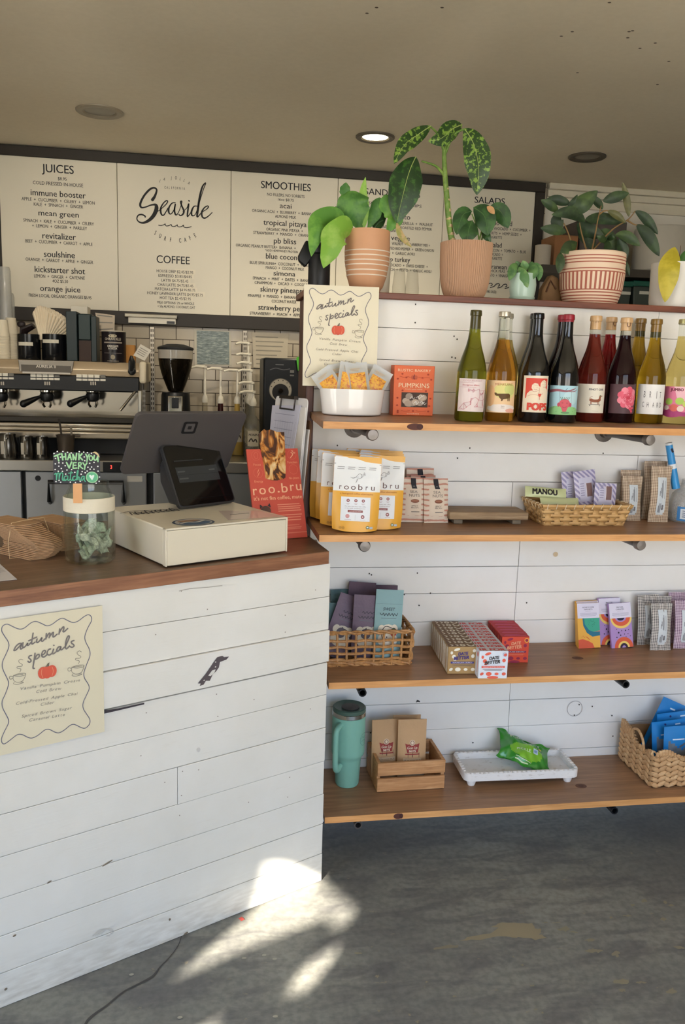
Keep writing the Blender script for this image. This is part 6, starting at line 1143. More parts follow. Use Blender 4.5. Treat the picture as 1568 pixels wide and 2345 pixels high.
lav('lavender striped packet at the back left in the bamboo basket', 1314, 1080, 2.365, -6, rz=-8); lav('lavender striped packet leaning in the middle of the bamboo basket', 1340, 1078, 2.34, -8, rz=4); lav('lavender striped packet at the front right of the bamboo basket', 1390, 1107, 2.315, 3, h=.075, w=.07)
# gingham cookie packets
def ging(lab, loc, w, h, mat, rz=0, rx=-5, ry=0, lw=.45, group='gingham cookie packets', lz=(.13, .80), scale=1):
    t = thing('gingham_packet', lab, 'packet', loc, rad(rz), group, rx=rad(rx), ry=rad(ry)); o, mp = packet('wrapper', t, w, h, .024, mat, e=.11, wav=.0026, edge=.10)
    a = Art(); x = w*lw/2; a.rect(-x, h*lz[0], x, h*lz[1], (208, 214, 218), 6, 12); G = (132, 134, 140)
    a.rect(-x*.95, h*.375, x*.95, h*.378, (176, 180, 184)); a.ell(x*.35, h*.245, x*.26, h*.03, (118, 116, 120), 10); a.ell(x*.35, h*.29, x*.23, h*.028, (118, 116, 120), 10)
    for k, (xx, z0, z1) in enumerate(((.62, .42, .74), (.15, .43, .75), (-.05, .45, .70), (-.3, .52, .62), (-.5, .47, .56), (-.1, .17, .34), (-.35, .17, .34), (-.55, .18, .30))): a.rect(x*xx-.0012, h*z0, x*xx+.0012, h*z1, G if k else (170, 172, 176), 1, 5)
    a.build('paper_label', t, mp, .0012); return t
GB = gingham((226, 206, 178), (128, 98, 78), 210); GK = gingham((226, 218, 208), (62, 56, 60), 200); GP = gingham((226, 206, 216), (112, 74, 106), 200)
ging('tall brown gingham packet in front with its label in full view', at2(1507, 2.325), .068, .172, GB, 0, -4, 1.2)
ging('brown gingham packet peeking out behind the tall one', at2(1494, 2.375), .078, .182, GB, 2, -3, 0)
ging('short brown gingham packet in front beside the bamboo basket', at2(1444, 2.348), .070, .138, GB, 4, -6, 1.5)
ging('short brown gingham packet behind the other short one', at2(1437, 2.388), .066, .152, GB, -2, -2, 0)
# clear bottle and blue tube at the frame edge
q = onY(1568, 1150, 2.345); t = thing('clear_bottle', 'clear plastic bottle with a blue label at the right end of the second shelf', 'bottle', (q.x+.010, 2.345, zs(1, 2.345))); b = MB()
b.lathe([(0, .002), (.05, 0), (.055, .006), (.055, .06), (.048, .085), (.03, .105), (.024, .112), (.024, .13), (0, .13)], 32); b.build('body', clear((.86, .86, .85), 1.4, .06, .3), t); a = Art(); a.rect(-.06, .006, .0, .05, (66, 130, 190), 14); a.rect(-.05, .012, -.002, .044, (214, 222, 228), 10)
for k in range(4): a.rect(-.044, .018+.006*k, -.006, .0205+.006*k, (86, 96, 120), 8)
a.build('paper_label', t, cyl(.055)); q = onY(1543, 1016, 2.32); q2 = onY(1572, 1110, 2.33); t = thing('blue_tube', 'blue and white tube leaning in the clear bottle at the right edge', 'tube', (0, 0, 0)); b = MB(); A_ = Vector((q.x, 2.35, q.z)); B_ = Vector((q.x+.036, 2.345, q.z-.14)); D = (B_-A_)
b.tube([A_+D*.03, B_], [.0105, .0125], 14); b.build('body', M((60, 150, 214), .3, noise=.03), t); b = MB(); b.tube([A_, A_+D*.045], .0106, 14); b.tube([A_+D*.46, A_+D*.56], .0124, 14); b.build('white_bands', M((232, 236, 238), .4), t)
b = MB(); b.tube([A_+D*.12+Vector((0, -.0085, 0)), A_+D*.2+Vector((.003, -.009, 0))], .004, 8); b.build('dark_print', M((30, 32, 48), .5), t)
# ------------------------------------------------------------------ third shelf
CANE = wood((150, 104, 60), (186, 136, 82), (210, 164, 108), 2, 4, .5, 4)
x0b = CP.x+.022; x1b = .598; yb0, yb1 = 2.256, 2.402; Hb = .100; bc = Vector(((x0b+x1b)/2, (yb0+yb1)/2, zs(2, 2.3))); hx, hy = (x1b-x0b)/2, (yb1-yb0)/2
t = thing('wicker_basket', 'open weave wicker basket of purple and teal pouches on the third shelf', 'basket', bc)
def wk(side, f, z, out=0):
    k = 1+.04*z/Hb; X, Y_ = hx*k, hy*k
    return [Vector((-X+2*X*f, -Y_-out, z)), Vector((X+out, -Y_+2*Y_*f, z)), Vector((X-2*X*f, Y_+out, z)), Vector((-X-out, Y_-2*Y_*f, z))][side]
b = MB()
for side in range(4):
    nc = 9 if side % 2 == 0 else 5
    for c in range(nc+1):
        f = (c+.02)/nc*.98; b.tube([wk(side, f, Hb*k/10, .0022*(1 if (k//2+c) % 2 else -1)) for k in range(11)], .0036, 7)
b.build('upright_canes', CANE, t); b = MB(); rs = random.Random(9)
for r, z in enumerate((.010, .018, .037, .056, .075)):
    ring_ = []
    for side in range(4):
        for k in range(18): ring_.append(wk(side, k/18, z+rs.uniform(-.0008, .0008)+.0012*sin(k), .0026*(1 if (k//2+r) % 2 else -1)))
    b.tube(ring_, .0042 if r > 1 else .0046, 7, closed=True)
b.build('woven_canes', CANE, t)
b = MB()
for zz, nm in ((Hb, 'rim'), (.004, 'base')):
    for ph in (0, pi):
        L_ = [];
        for side in range(4):
            for k in range(30): a_ = (side*30+k)*.75+ph; q = wk(side, k/30, zz); L_.append(q+Vector((.0035*cos(a_) if side % 2 else 0, .0035*cos(a_) if side % 2 == 0 else 0, .0035*sin(a_))))
        b.tube(L_, .0038, 6, closed=True)
b.build('braided_rim', CANE, t); b = MB(); b.box(-hx, hx, -hy, hy, .001, .003); b.build('base_panel', CANE, t)
PUR = M((112, 96, 112), .6, noise=.12, scale=20, bump=.3, bscale=35); TEAL = M((138, 172, 174), .6, noise=.06, scale=20, bump=.2, bscale=35); PURD = M((92, 72, 86), .65, noise=.1, bump=.3, bscale=35); TEALD = M((84, 112, 114), .65, noise=.1, bump=.3, bscale=35)
def fbag(lab, px, py, y, w, h, lean, col, face, rz=0, rx=-6):
    q = onY(px, py, y); z0 = zs(2, 2.3)+.006; L = q.z-z0; t = thing('treat_pouch', lab, 'pouch', (q.x-sin(rad(lean))*L, y, z0), rad(rz), 'pouches in the wicker basket', rx=rad(rx), ry=rad(lean)); h = L/cos(rad(lean))
    f, bk, mp = standup(w, h, .02); b = MB(); b.grid(f, 16, 22); b.grid(bk, 8, 10); b.build('pouch_body', col, t); a = Art()
    if face:
        a.rect(-w/2+.002, h*.80, w/2-.002, h*.802, (90, 96, 100), 8); CR_ = (226, 216, 196)
        (a.text('SWEET', 0, h*.73, .0085, (58, 60, 66), w=w*.42, shear=.2) if face == 1 else a.stroke([(-w*.2+w*.04*k, h*(.73+.018*sin(k*2.1))) for k in range(11)], .0016, (64, 60, 70))); a.stroke([(-w*.32+w*.04*k, h*(.655+.02*sin(k*2.4+1))) for k in range(17)], .0016, (58, 60, 66)); a.rect(-w*.28, h*.60, w*.28, h*.606, (104, 118, 122), 6)
        for x, z, rx_, rz_ in ((0, .40, .3, .12), (-.24, .44, .13, .07), (.22, .44, .14, .08), (0, .3, .36, .12)): a.ell(w*x, h*z, w*rx_, h*rz_, CR_, 16)
        if face == 1: a.stroke([(w*.12, h*.47), (-w*.1, h*.49), (-w*.22, h*.42), (-w*.2, h*.33), (-w*.05, h*.28)], .0022, (60, 48, 44)); a.ell(w*.2, h*.41, .010, .013, (186, 58, 54), 14); a.ell(w*.2, h*.455, .006, .003, (70, 96, 66), 8); a.ell(-w*.04, h*.42, .0015, .003, (60, 48, 44), 6); a.ell(-w*.04, h*.34, .002, .003, (60, 48, 44), 6)
        else: a.ell(-w*.05, h*.40, .0145, .0155, (98, 92, 104), 16); a.stroke([(w*.02, h*.47), (w*.15, h*.45), (w*.24, h*.36), (w*.25, h*.28)], .0026, (70, 70, 66)); a.poly([(-w*.08, h*.475), (-w*.02, h*.475), (-w*.04, h*.50)], (52, 50, 52))
        a.build('print', t, mp, .001)
fbag('folded dark purple pouch at the back right in the wicker basket', 878, 1343, 2.386, .098, .2, 2, PURD, 0); fbag('folded dark purple pouch at the back middle in the wicker basket', 836, 1337, 2.364, .085, .2, 6, PURD, 0, rz=6)
fbag('folded dark teal pouch at the back left in the wicker basket', 796, 1352, 2.386, .10, .2, -2, TEALD, 0); fbag('dull teal pouch below the other at the left of the wicker basket', 788, 1384, 2.342, .085, .15, 3, TEALD, 0)
fbag('purple pouch with a fruit drawing leaning at the left of the wicker basket', 812, 1370, 2.320, .085, .16, 20, PUR, 2, rz=4); fbag('purple pouch with a fruit drawing in the middle of the wicker basket', 846, 1364, 2.298, .088, .16, 2, PUR, 2, rz=-6, rx=-2); fbag('pale teal pouch with a red strawberry at the right of the wicker basket', 897, 1354, 2.276, .082, .19, 3, TEAL, 1)
# boxes of dates
w, d, h = .083, .0262, .0805
def dbox(kind):
    t = thing('treat_box', 'x', 'box', (0, 0, 0)); base = {'b': (172, 138, 88), 'w': (222, 226, 234), 'r': (216, 72, 46)}[kind]; topc = {'b': (122, 92, 66), 'w': (206, 200, 200), 'r': (196, 52, 66)}[kind]
    b = MB(); b.box(0, w, 0, d, 0, h); b.build('carton', M(base, .45, noise=.03, scale=20), t, bevel=.0008, seg=1)
    a = Art(); b_ = {'b': (58, 46, 118), 'w': (66, 56, 52), 'r': (240, 168, 132)}[kind]; bar = {'b': (62, 60, 132), 'w': (228, 96, 82), 'r': (128, 40, 84)}[kind]; deco = {'b': (238, 232, 214), 'w': (232, 100, 78), 'r': (150, 40, 70)}[kind]
    for x, z, rx_, rz_, r in ((.30, .90, .11, .05, .3), (.12, .78, .045, .06, 0), (.2, .64, .07, .07, .5), (.24, .52, .06, .03, 0), (.86, .66, .06, .07, 0), (.90, .86, .06, .06, 0), (.12, .17, .07, .05, .6), (.36, .17, .10, .075, 0), (.63, .17, .07, .05, 0), (.88, .17, .07, .06, 0), (.5, .045, .2, .05, 0)):
        if kind == 'b' and (x, z) == (.5, .045): continue
        a.ell(w*x, h*z, w*rx_, h*rz_, deco, 12, r)
    a.text('DATE', w*.52, h*.755, h*.105, b_, w=w*.33, bold=.05, rot=.10, shear=.15); a.text('BETTER', w*.47, h*.60, h*.115, b_, w=w*.52, bold=.05, rot=.10, shear=.15)
    a.rect(w*.10, h*.39, w*.9, h*.46, bar); a.text({'b': 'ALMOND JAVA CRUNCH', 'w': 'PEANUT BUTTER CRUNCH', 'r': 'CASHEW'}[kind], w*.5, h*.425, h*.034, (236, 226, 220), w=w*.68, bold=.02); a.rect(w*.14, h*.335, w*.86, h*.35, (120, 104, 92) if kind != 'r' else (230, 130, 96)); a.rect(w*.2, h*.30, w*.8, h*.315, (120, 104, 92) if kind != 'r' else (230, 130, 96))
    if kind == 'w': a.stroke([(w*.88+.0055*cos(k*pi/8), h*.88+.0055*sin(k*pi/8)) for k in range(16)], .0008, (150, 150, 190), 2, True)
    if kind == 'r': a.stroke([(w*.90+.0060*cos(k*pi/8), h*.87+.0060*sin(k*pi/8)) for k in range(16)], .0022, (242, 176, 70), 2, True)
    a.build('front_print', t, None, .0004)
    a = Art(); CT = {'b': (226, 216, 194), 'w': (206, 74, 66), 'r': (222, 96, 128)}[kind]; a.rect(.0005, .0005, w-.0005, d-.0005, topc)
    if kind == 'b':
        for x in (.12, .30): a.stroke([(w*x, d*.25), (w*(x+.06), d*.5), (w*x, d*.8)], .004, CT)
        a.ell(w*.52, d*.5, .0085, .0095, CT, 14); a.ell(w*.52, d*.5, .003, .004, topc, 8); a.stroke([(w*.70, d*.75), (w*.74, d*.3), (w*.85, d*.25), (w*.92, d*.6)], .0055, CT)
    elif kind == 'w': a.text('R FOR', w*.53, d*.5, d*.62, CT, w=w*.78, bold=.06); a.rect(w*.03, d*.2, w*.09, d*.8, CT)
    else: a.rect(w*.1, d*.28, w*.9, d*.42, CT); a.rect(w*.16, d*.55, w*.7, d*.68, (206, 80, 140))
    a.build('top_print', t, lambda u, v, q: Vector((u, v, h+q)), .0004)
    a = Art(); a.rect(.003, .004, d-.003, h-.004, {'b': (222, 210, 190), 'w': (236, 232, 234), 'r': (176, 40, 60)}[kind]); a.stroke([(d*.5, h*.2), (d*.5, h*.6)], .003, {'b': (140, 96, 70), 'w': (214, 84, 74), 'r': (222, 96, 60)}[kind], sm=False); a.ell(d*.5, h*.84, .006, .008, {'b': (232, 226, 210), 'w': (226, 96, 82), 'r': (222, 96, 60)}[kind], 10)
    a.build('side_print', t, lambda u, v, q: Vector((-q, d-u, v)), .0004); return t
z2 = zs(2, 2.2)
for kind, n, X, Y0, nm in (('b', 9, .684, 2.168, 'brown'), ('w', 10, .7635, 2.126, 'white'), ('r', 6, .866, 2.246, 'red')):
    pr0 = dbox(kind)
    for k in range(n):
        y = Y0+k*.0268; loc = (X+.075*(y-2.168)+random.uniform(-.0008, .0008), y, z2)
        lab = f'front {nm} snack box of its row showing its lettered face' if k == 0 else f'rearmost {nm} snack box of its row by the planks' if k == n-1 else f'{nm} snack box standing in the middle of its row'
        if k == 0: o = pr0; o.location = loc; o['label'] = lab
        else: o = dup(pr0, lab, loc)
        o.rotation_euler.z = rad(-4.2)
        if 0 < k < n-1: o['group'] = f'{nm} snack boxes within the row'
# chocolate bars
def choc(lab, px, py, y, kind, rz=0, lean=0, h=.142, rx=-13):
    q = onZ(px, py, ZS[2]); x = onY(px, py-20, y).x; w = .074; t = thing('chocolate_bar', lab, 'chocolate bar', (x, y, zs(2, y)+.0006), rad(rz), 'chocolate bars', rx=rad(rx), ry=rad(lean)); base = (236, 176, 66) if kind == 0 else (176, 142, 200)
    b = MB(); b.box(-w/2, w/2, 0, .010, 0, h); b.build('wrapper', M(base, .5, noise=.02), t, bevel=.0008, seg=1); a = Art(); G = (110, 104, 124); HW = w/2-.0003
    if kind == 0:
        a.poly([(-w*.27, h*.665), (-w*.25, h*.50), (-w*.1, h*.34), (HW*.3, h*.25), (HW, h*.27), (HW, h*.36), (w*.2, h*.36), (-w*.05, h*.44), (-w*.16, h*.54), (-w*.18, h*.665)], (40, 116, 140)); a.poly([(-w*.20, h*.665), (-w*.18, h*.53), (w*.0, h*.40), (w*.2, h*.355), (HW, h*.37), (HW, h*.665)], (64, 168, 140)); a.poly([(w*.2, h*.36), (HW, h*.365), (HW, h*.38)], (226, 130, 110))
        a.poly([(-HW, h*.0), (-HW, h*.19), (-w*.3, h*.205), (-w*.05, h*.16), (w*.14, h*.10), (w*.22, h*.0)], (216, 92, 62)); rs = random.Random(6)
        for k in range(26): a.ell(w*rs.uniform(-.02, .3), h*rs.uniform(.46, .64), .0007, .0009, (40, 90, 80), 5)
        for x, z in ((-.34, .25), (-.28, .27), (-.22, .24), (-.15, .25)): a.ell(w*x, h*z, .001, .0014, (216, 92, 62), 6)
        a.stroke([(-w*.12, h*.25), (-w*.0, h*.19)], .0018, (216, 92, 62), sm=False)
    else:
        def arch(cx, cz, R, s, dy=1):
            for r, c in ((R, (222, 96, 62)), (R*.62, (242, 208, 110)), (R*.42, (50, 34, 62)), (R*.2, (176, 142, 200))): a.ell(cx, cz, min(r, HW), r*1.05, c, 24, 0, 0 if dy > 0 else pi, pi if dy > 0 else 2*pi)
        a.ell(w*.02, h*.665, HW*.98, h*.235, (242, 208, 110), 24, 0, pi, 2*pi); a.ell(w*.02, h*.665, HW*.82, h*.18, (222, 96, 62), 24, 0, pi, 2*pi); a.ell(w*.0, h*.665, HW*.5, h*.09, (176, 142, 200), 20, 0, pi, 2*pi); a.ell(w*.0, h*.665, HW*.34, h*.06, (40, 30, 56), 20, 0, pi, 2*pi); arch(w*.06, .0004, HW*.86, 1)
        for x, z, r in ((-.22, .42, .0012), (-.14, .34, .0024), (-.0, .38, .0014), (.18, .38, .002), (.32, .39, .0014), (-.06, .28, .002), (.12, .30, .0014), (.28, .30, .0014), (-.24, .24, .0018), (.18, .24, .0012), (.38, .25, .0012)): a.ell(w*x, h*z, r, r*1.2, (36, 26, 48), 8)
    a.rect(-HW, h*.665, HW, h*.998, (226, 220, 236)); T_ = ('HONEYCOMB', 'NUGGETS') if kind == 0 else ('PRETZEL', 'CARAMEL'); a.text(T_[0], 0, h*.905, .0042, (96, 90, 108), w=w*(.52 if kind == 0 else .32), bold=.02); a.text(T_[1], 0, h*.86, .0042, (96, 90, 108), w=w*.38, bold=.02)
    a.rect(-w*.13, h*.815, w*.13, h*.818, G); 
    for k in range(4): a.rect(-w*(.38-.05*(k == 3)), h*(.772-.020*k), w*(.38-.05*(k == 3)), h*(.778-.020*k), (160, 154, 174))
    a.build('wrapper_print', t, None, .0004); return t
choc('yellow and green honeycomb chocolate bar standing in front, left of the purple bars', 1352, 1480, 2.352, 0, lean=-1.5)
choc('yellow chocolate bar just behind the front honeycomb bar', 1349, 1478, 2.366, 0, lean=-1.5, rx=-12); choc('yellow chocolate bar furthest back behind the honeycomb bar', 1347, 1476, 2.380, 0, lean=-1.5, rx=-9)
choc('purple chocolate bar with arches standing in front, tilted slightly', 1428, 1478, 2.348, 1, lean=-3.4); choc('purple chocolate bar behind, between the yellow and front purple bars', 1397, 1474, 2.378, 1, lean=-1, h=.15, rx=-9)
def at3(px, y): return (onY(px, 1470, y).x, y, zs(2, y))
ging('black gingham packet in front with its pale label in view', at3(1513, 2.318), .072, .150, GK, 0, -8, 1.0, group='gingham packets on the third shelf', lz=(.12, .86)); ging('black gingham packet at the far left of its shelf group', at3(1482, 2.375), .076, .162, GK, 4, -5, -1.5, group='gingham packets on the third shelf'); ging('black gingham packet squeezed behind the front black one', at3(1508, 2.372), .07, .158, GK, -3, -5, 0, group='gingham packets on the third shelf')
ging('purple gingham packet at the back by the frame edge', at3(1548, 2.382), .08, .168, GP, 2, -4, 1, group='gingham packets on the third shelf'); ging('purple gingham packet in front at the right frame edge', at3(1566, 2.328), .072, .155, GP, 0, -8, 1, group='gingham packets on the third shelf')
# ------------------------------------------------------------------ bottom shelf
q = onZ(800, 1800, ZS[3]); MINT = M((134, 190, 172), .5, noise=.03, scale=60); MINTD = M((76, 100, 88), .4)
t = thing('mint_tumbler', 'large mint green handled tumbler with a steel rim on the bottom shelf', 'tumbler', (onY(797, 1700, 2.318).x, 2.318, zs(3, 2.318)), rad(0))
b = MB(); b.lathe([(0, .001), (.033, 0), (.036, .005), (.040, .084), (.043, .093), (.0485, .100), (.050, .108), (.0497, .222), (0, .222)], 48); b.build('body', MINT, t)
b = MB(); b.lathe([(.0496, .2225), (.0505, .2235), (.0505, .235), (.0495, .236)], 48, cap=False); b.build('steel_rim', CHROME, t); b = MB(); b.lathe([(.0498, .2362), (.0498, .246), (.046, .249), (.042, .247), (0, .246)], 48); b.build('lid', MINTD, t); b = MB(); b.lathe([(.026, .2465), (.026, .249), (0, .2495)], 32); b.T = Matrix(); o = b.build('lid_spout', M((62, 60, 58), .5, noise=.2, scale=200), t); o.location = (.002, -.006, 0)
b = MB(); ha = rad(232); ux = Vector((cos(ha), sin(ha), 0))
b.tube(smooth_pts([ux*.046+Vector((0, 0, .206)), ux*.066+Vector((0, 0, .203)), ux*.078+Vector((0, 0, .188)), ux*.079+Vector((0, 0, .13)), ux*.077+Vector((0, 0, .085)), ux*.066+Vector((0, 0, .070)), ux*.046+Vector((0, 0, .078))], 6), .0085, 14); b.build('handle', MINT, t)
a = Art(); a.stroke([(.047+.017*cos(k*pi/12), .155+.019*sin(k*pi/12)) for k in range(24)], .0009, (92, 132, 122), 2, True); a.stroke([(.036, .160), (.042, .165), (.047, .158), (.054, .163)], .0012, (92, 132, 122)); a.stroke([(.037, .150), (.045, .153), (.054, .149)], .001, (92, 132, 122)); a.build('round_logo', t, cyl(.05), .0005)
# crate
CRT = wood((170, 118, 72), (200, 148, 98), (216, 170, 122), 0, 2.4, .6); x0, x1 = .512, .721; t = thing('wooden_crate', 'small slatted wooden crate of brown nut bags on the bottom shelf', 'crate', (x0, 2.25, zs(3, 2.3)), rad(1)); w = x1-x0; dd = .150; hh = .092
for nm, bxs in (('front_slat', [(0, w, 0, .009, .001, .042)]), ('front_slat', [(0, w, 0, .009, .052, hh)]), ('back_slat', [(0, w, dd-.009, dd, .001, .042)]), ('back_slat', [(0, w, dd-.009, dd, .052, hh)]), ('side_panel', [(.0, .010, .0095, dd-.0095, .001, hh)]), ('side_panel', [(w-.010, w, .0095, dd-.0095, .001, hh)]), ('base_panel', [(.0105, w-.0105, .0095, dd-.0095, .002, .008)])):
    b = MB(); [b.box(*q) for q in bxs]; b.build(nm, CRT, t, bevel=.0012)
KRAFT = M((196, 158, 116), .75, noise=.06, scale=30, bump=.2, bscale=50)
def nbag(lab, px, ptop, y, rz, lean):
    z0 = zs(3, 2.3)+.009; q = onY(px, ptop, y); L = q.z-z0; h = L; w = .088; t = thing('nut_bag', lab, 'bag', (q.x-sin(rad(lean))*L, y, z0), rad(rz), 'kraft nut bags in the crate', rx=rad(-3), ry=rad(lean)); f, bk, mp = standup(w, h, .036); b = MB(); b.grid(f, 16, 22); b.grid(bk, 8, 10); b.build('bag_body', KRAFT, t)
    a = Art(); RDN = (150, 54, 48); IV = (226, 206, 180); c = h*.56
    a.poly([(-.022, c+.012), (-.014, c+.009), (.013, c+.009), (.022, c+.012), (.017, c-.016), (-.016, c-.016)], RDN); a.ell(0, c+.014, .0085, .0085, IV, 16); a.ell(0, c+.014, .0068, .0068, (150, 112, 90), 16); a.ell(0, c+.014, .004, .005, IV, 10); a.text('Goin Up', 0, c-.001, .0075, IV, w=.031, shear=.25, bold=.02); a.text('NUTS', 0, c-.011, .0062, IV, w=.020, bold=.05); a.rect(-.022, c-.022, .022, c-.0185, RDN, 5); a.rect(-.001, c-.028, .001, c-.022, (70, 50, 42)); a.rect(-.028, c-.046, .028, c-.033, (210, 184, 150), 6); a.rect(-.024, c-.039, .024, c-.0375, (150, 128, 106), 5); a.rect(-.02, c-.043, .02, c-.042, (150, 128, 106), 5)
    for x in (-.014, .0, .02): a.rect(x, .078, x+.0012, .093, (96, 56, 44))
    a.build('print', t, mp, .0009)
nbag('kraft nut bag with a folded corner at the left in the crate', 886, 1650, 2.325, 3, 0); nbag('kraft nut bag in front at the right in the crate', 946, 1650, 2.30, -2, 0); nbag('kraft nut bag behind the front right one in the crate', 934, 1640, 2.352, 2, 1)
# white tray riser
WD = NT(.6); oo = WD.tc.outputs['Object']; WDM = WD.base(WD.mix(WD.ramp(WD.noise(WD.coord((8, 8, 30)), 5, 5, .65), [(.56, 0.0), (.72, .7)]), (232, 228, 224), (168, 152, 134)))
q0 = onZ(1060, 1775, ZS[3]+.047); t = thing('white_tray', 'distressed white wooden footed tray with a green chips bag on it', 'tray', (.782, 2.246, zs(3, 2.3)), rad(-1.5)); w, dd = .365, .150
def rrect(x0, x1, y0, y1, r): return rr(x0, x1, y0, y1, r, 6)
b = MB(); b.prism(rrect(.004, w-.004, .004, dd-.004, .016), .020, .027, ax='xy'); b.build('tray_base', WDM, t)
b = MB(); o_ = rrect(0, w, 0, dd, .020); i_ = rrect(.011, w-.011, .011, dd-.011, .012); n = len(o_); vs = [(x, y, .022) for x, y in o_]+[(x, y, .046) for x, y in o_]+[(x, y, .047) for x, y in i_]+[(x, y, .026) for x, y in i_]
b.add(vs, [(r*n+k, r*n+(k+1) % n, (r+1)*n+(k+1) % n, (r+1)*n+k) for r in range(3) for k in range(n)]); b.build('raised_edge', WDM, t)
b = MB(); rs = random.Random(3)
for k in range(64):
    f = k/64; L = 2*(w+dd-.04); s_ = f*L
    if s_ < w-.02: x, y = .01+s_, .0055
    elif s_ < w+dd-.04: x, y = w-.0055, .01+s_-(w-.02)
    elif s_ < 2*w+dd-.06: x, y = w-.01-(s_-(w+dd-.04)), dd-.0055
    else: x, y = .0055, dd-.01-(s_-(2*w+dd-.06))
    b.ball((x, y, .0465), .0055, 8, (rs.uniform(.8, 1.3), rs.uniform(.8, 1.1), .45))
b.build('beaded_edge', WDM, t)
for x, y in ((.028, .024), (w-.028, .024), (.028, dd-.024), (w-.028, dd-.024)): b = MB(); b.lathe([(0, 0), (.0105, 0), (.0135, .008), (.014, .020)], 18); o = b.build('leg', WDM, t); o.location = (x, y, 0)
# crisps bag
GRN = M((56, 138, 48), .22, noise=.06, scale=14, coat=.4); GLT = M((132, 192, 58), .22, noise=.05, coat=.4)
q = onZ(1193, 1728, ZS[3]+.05); t = thing('chips_bag', 'crumpled shiny green potato chips bag lying on the white tray', 'chips bag', (1.0, 2.33, zs(3, 2.3)+.068), rad(-14), rx=rad(-68), ry=rad(14))
def chp(u, v, sgn):
    w, h, tk = .162, .112, .038; s = max(0, min(1, (v-.08)/.84)); T = tk/2*(max(0, sin(pi*s))**.6)*(1-abs(2*u-1)**2.8)
    cr = .0055*sin(9*u+4*v)*cos(7*v-2*u)+.0035*sin(17*u-9*v)+.002*sin(29*u+13*v); x = (u-.5)*w*(1+.16*(abs(2*v-1)**3)-.05); z = (v-.5)*h+.010*sin(5*u+1)*abs(2*v-1)
    return Vector((x, sgn*(T+.0008)+cr*(.5+.5*abs(2*v-1)), z))
b = MB(); b.grid(lambda u, v: chp(u, v, -1), 34, 30, mif=lambda u, v: 1 if ((u-.52)/.34)**2+((v-.42)/.26)**2 < 1 else 0); b.grid(lambda u, v: chp(u, v, 1), 24, 20, 0); b.build('bag_body', [GRN, GLT], t)
mp = lambda a, c, d: chp(a/.162+.5, c/.112+.5, -1)-Vector((0, d, 0)); a = Art(); a.text('POTATO CHIPS', 0, .036, .0085, (222, 232, 206), w=.095, bold=.02); a.text('PICKLE', -.006, -.008, .0085, (226, 236, 200), w=.045, bold=.01); a.rect(.026, -.010, .042, .008, (196, 214, 226), 4, 4); a.rect(.029, -.006, .039, .003, (96, 130, 170), 3, 3); a.ell(.052, .024, .006, .006, (206, 196, 96), 12); a.rect(-.03, -.042, .02, -.040, (206, 222, 180), 8); a.rect(-.03, -.048, .01, -.046, (206, 222, 180), 8)
a.build('print', t, mp, .0012, maxe=.006)
# braided basket of blue packs
HY = wood((176, 132, 88), (206, 164, 116), (228, 194, 148), 0, 6, .7, 3); x0, yf_, yb_ = 1.362, 2.188, 2.385; t = thing('braided_basket', 'braided water hyacinth basket of blue packs at the right of the bottom shelf', 'basket', (x0, yf_, zs(3, 2.3))); Wb = .29; Db = yb_-yf_
def rimz(x): return .108+.016*cos((x-.03)*2*pi/.14) if True else 0
def rims(y): return .118+.024*(y/Db)**2-.03*sin(pi*min(1, y/Db*1.3))**2
b = MB(); rs = random.Random(12)
def leafm(c, ex, ey, nrm, L, Wd):
    b.T = Matrix(((ex.x, ey.x, nrm.x, c.x), (ex.y, ey.y, nrm.y, c.y), (ex.z, ey.z, nrm.z, c.z), (0, 0, 0, 1))); b.ball((0, 0, 0), 1, 8, (L, Wd, .0045))
for r in range(6):
    for c in range(15):
        for side in (0, 1):
            Lw = Wb if side == 0 else Db
            if c*.0205 > Lw: continue
            x = .010+c*.0205; z = .010+r*.0168+(.004 if c % 2 else 0); up = 1 if c % 2 else -1; ang = rad(28)*up
            if side == 0: ex = Vector((cos(ang), 0, sin(ang))); n_ = Vector((0, -1, 0)); pos = Vector((x, -.002*(c % 2), z))
            else: ex = Vector((0, cos(ang), sin(ang))); n_ = Vector((-1, 0, 0)); pos = Vector((-.002*(c % 2), x, z))
            leafm(pos, ex, n_.cross(ex), n_, .0165, .0082)
b.T = Matrix()
for side in (0, 1):
    N = 30 if side == 0 else 20; Lw = Wb if side == 0 else Db
    for k in range(N):
        s_ = (k+.5)/N*Lw; zt = rimz(s_) if side == 0 else rims(s_); z0_ = .10 if side == 0 else .10
        p0 = Vector((s_, 0, z0_)) if side == 0 else Vector((0, s_, z0_)); p1 = Vector((s_+.004, -.003, zt)) if side == 0 else Vector((-.003, s_+.004, zt)); p2 = p1+(Vector((0, .010, -.004)) if side == 0 else Vector((.010, 0, -.004)))
        b.tube([p0, p0.lerp(p1, .5)+Vector((0, -.003, 0) if side == 0 else (-.003, 0, 0)), p1, p2], [.0035, .0055, .005, .003], 7)
b.build('braided_walls', HY, t, recalc=True); b = MB(); b.box(.004, Wb, .004, Db, .0005, .004); b.box(.003, Wb, .004, .006, .0, .10); b.box(.004, .006, .004, Db, .0, .10); b.box(Wb-.004, Wb, .004, Db, 0, .10); b.box(.004, Wb, Db-.004, Db, 0, .12); b.build('inner_walls', M((150, 112, 74), .85, noise=.2), t)
b = MB(); b.tube(smooth_pts([(-.004, .055, .10), (-.008, .06, .132), (-.008, .09, .150), (-.008, .12, .138), (-.004, .125, .11)], 6), .0042, 8); b.build('handle_loop', HY, t)
BLU = M((36, 130, 200), .35, noise=.03); GRYP = M((120, 126, 134), .3, noise=.5, scale=60)
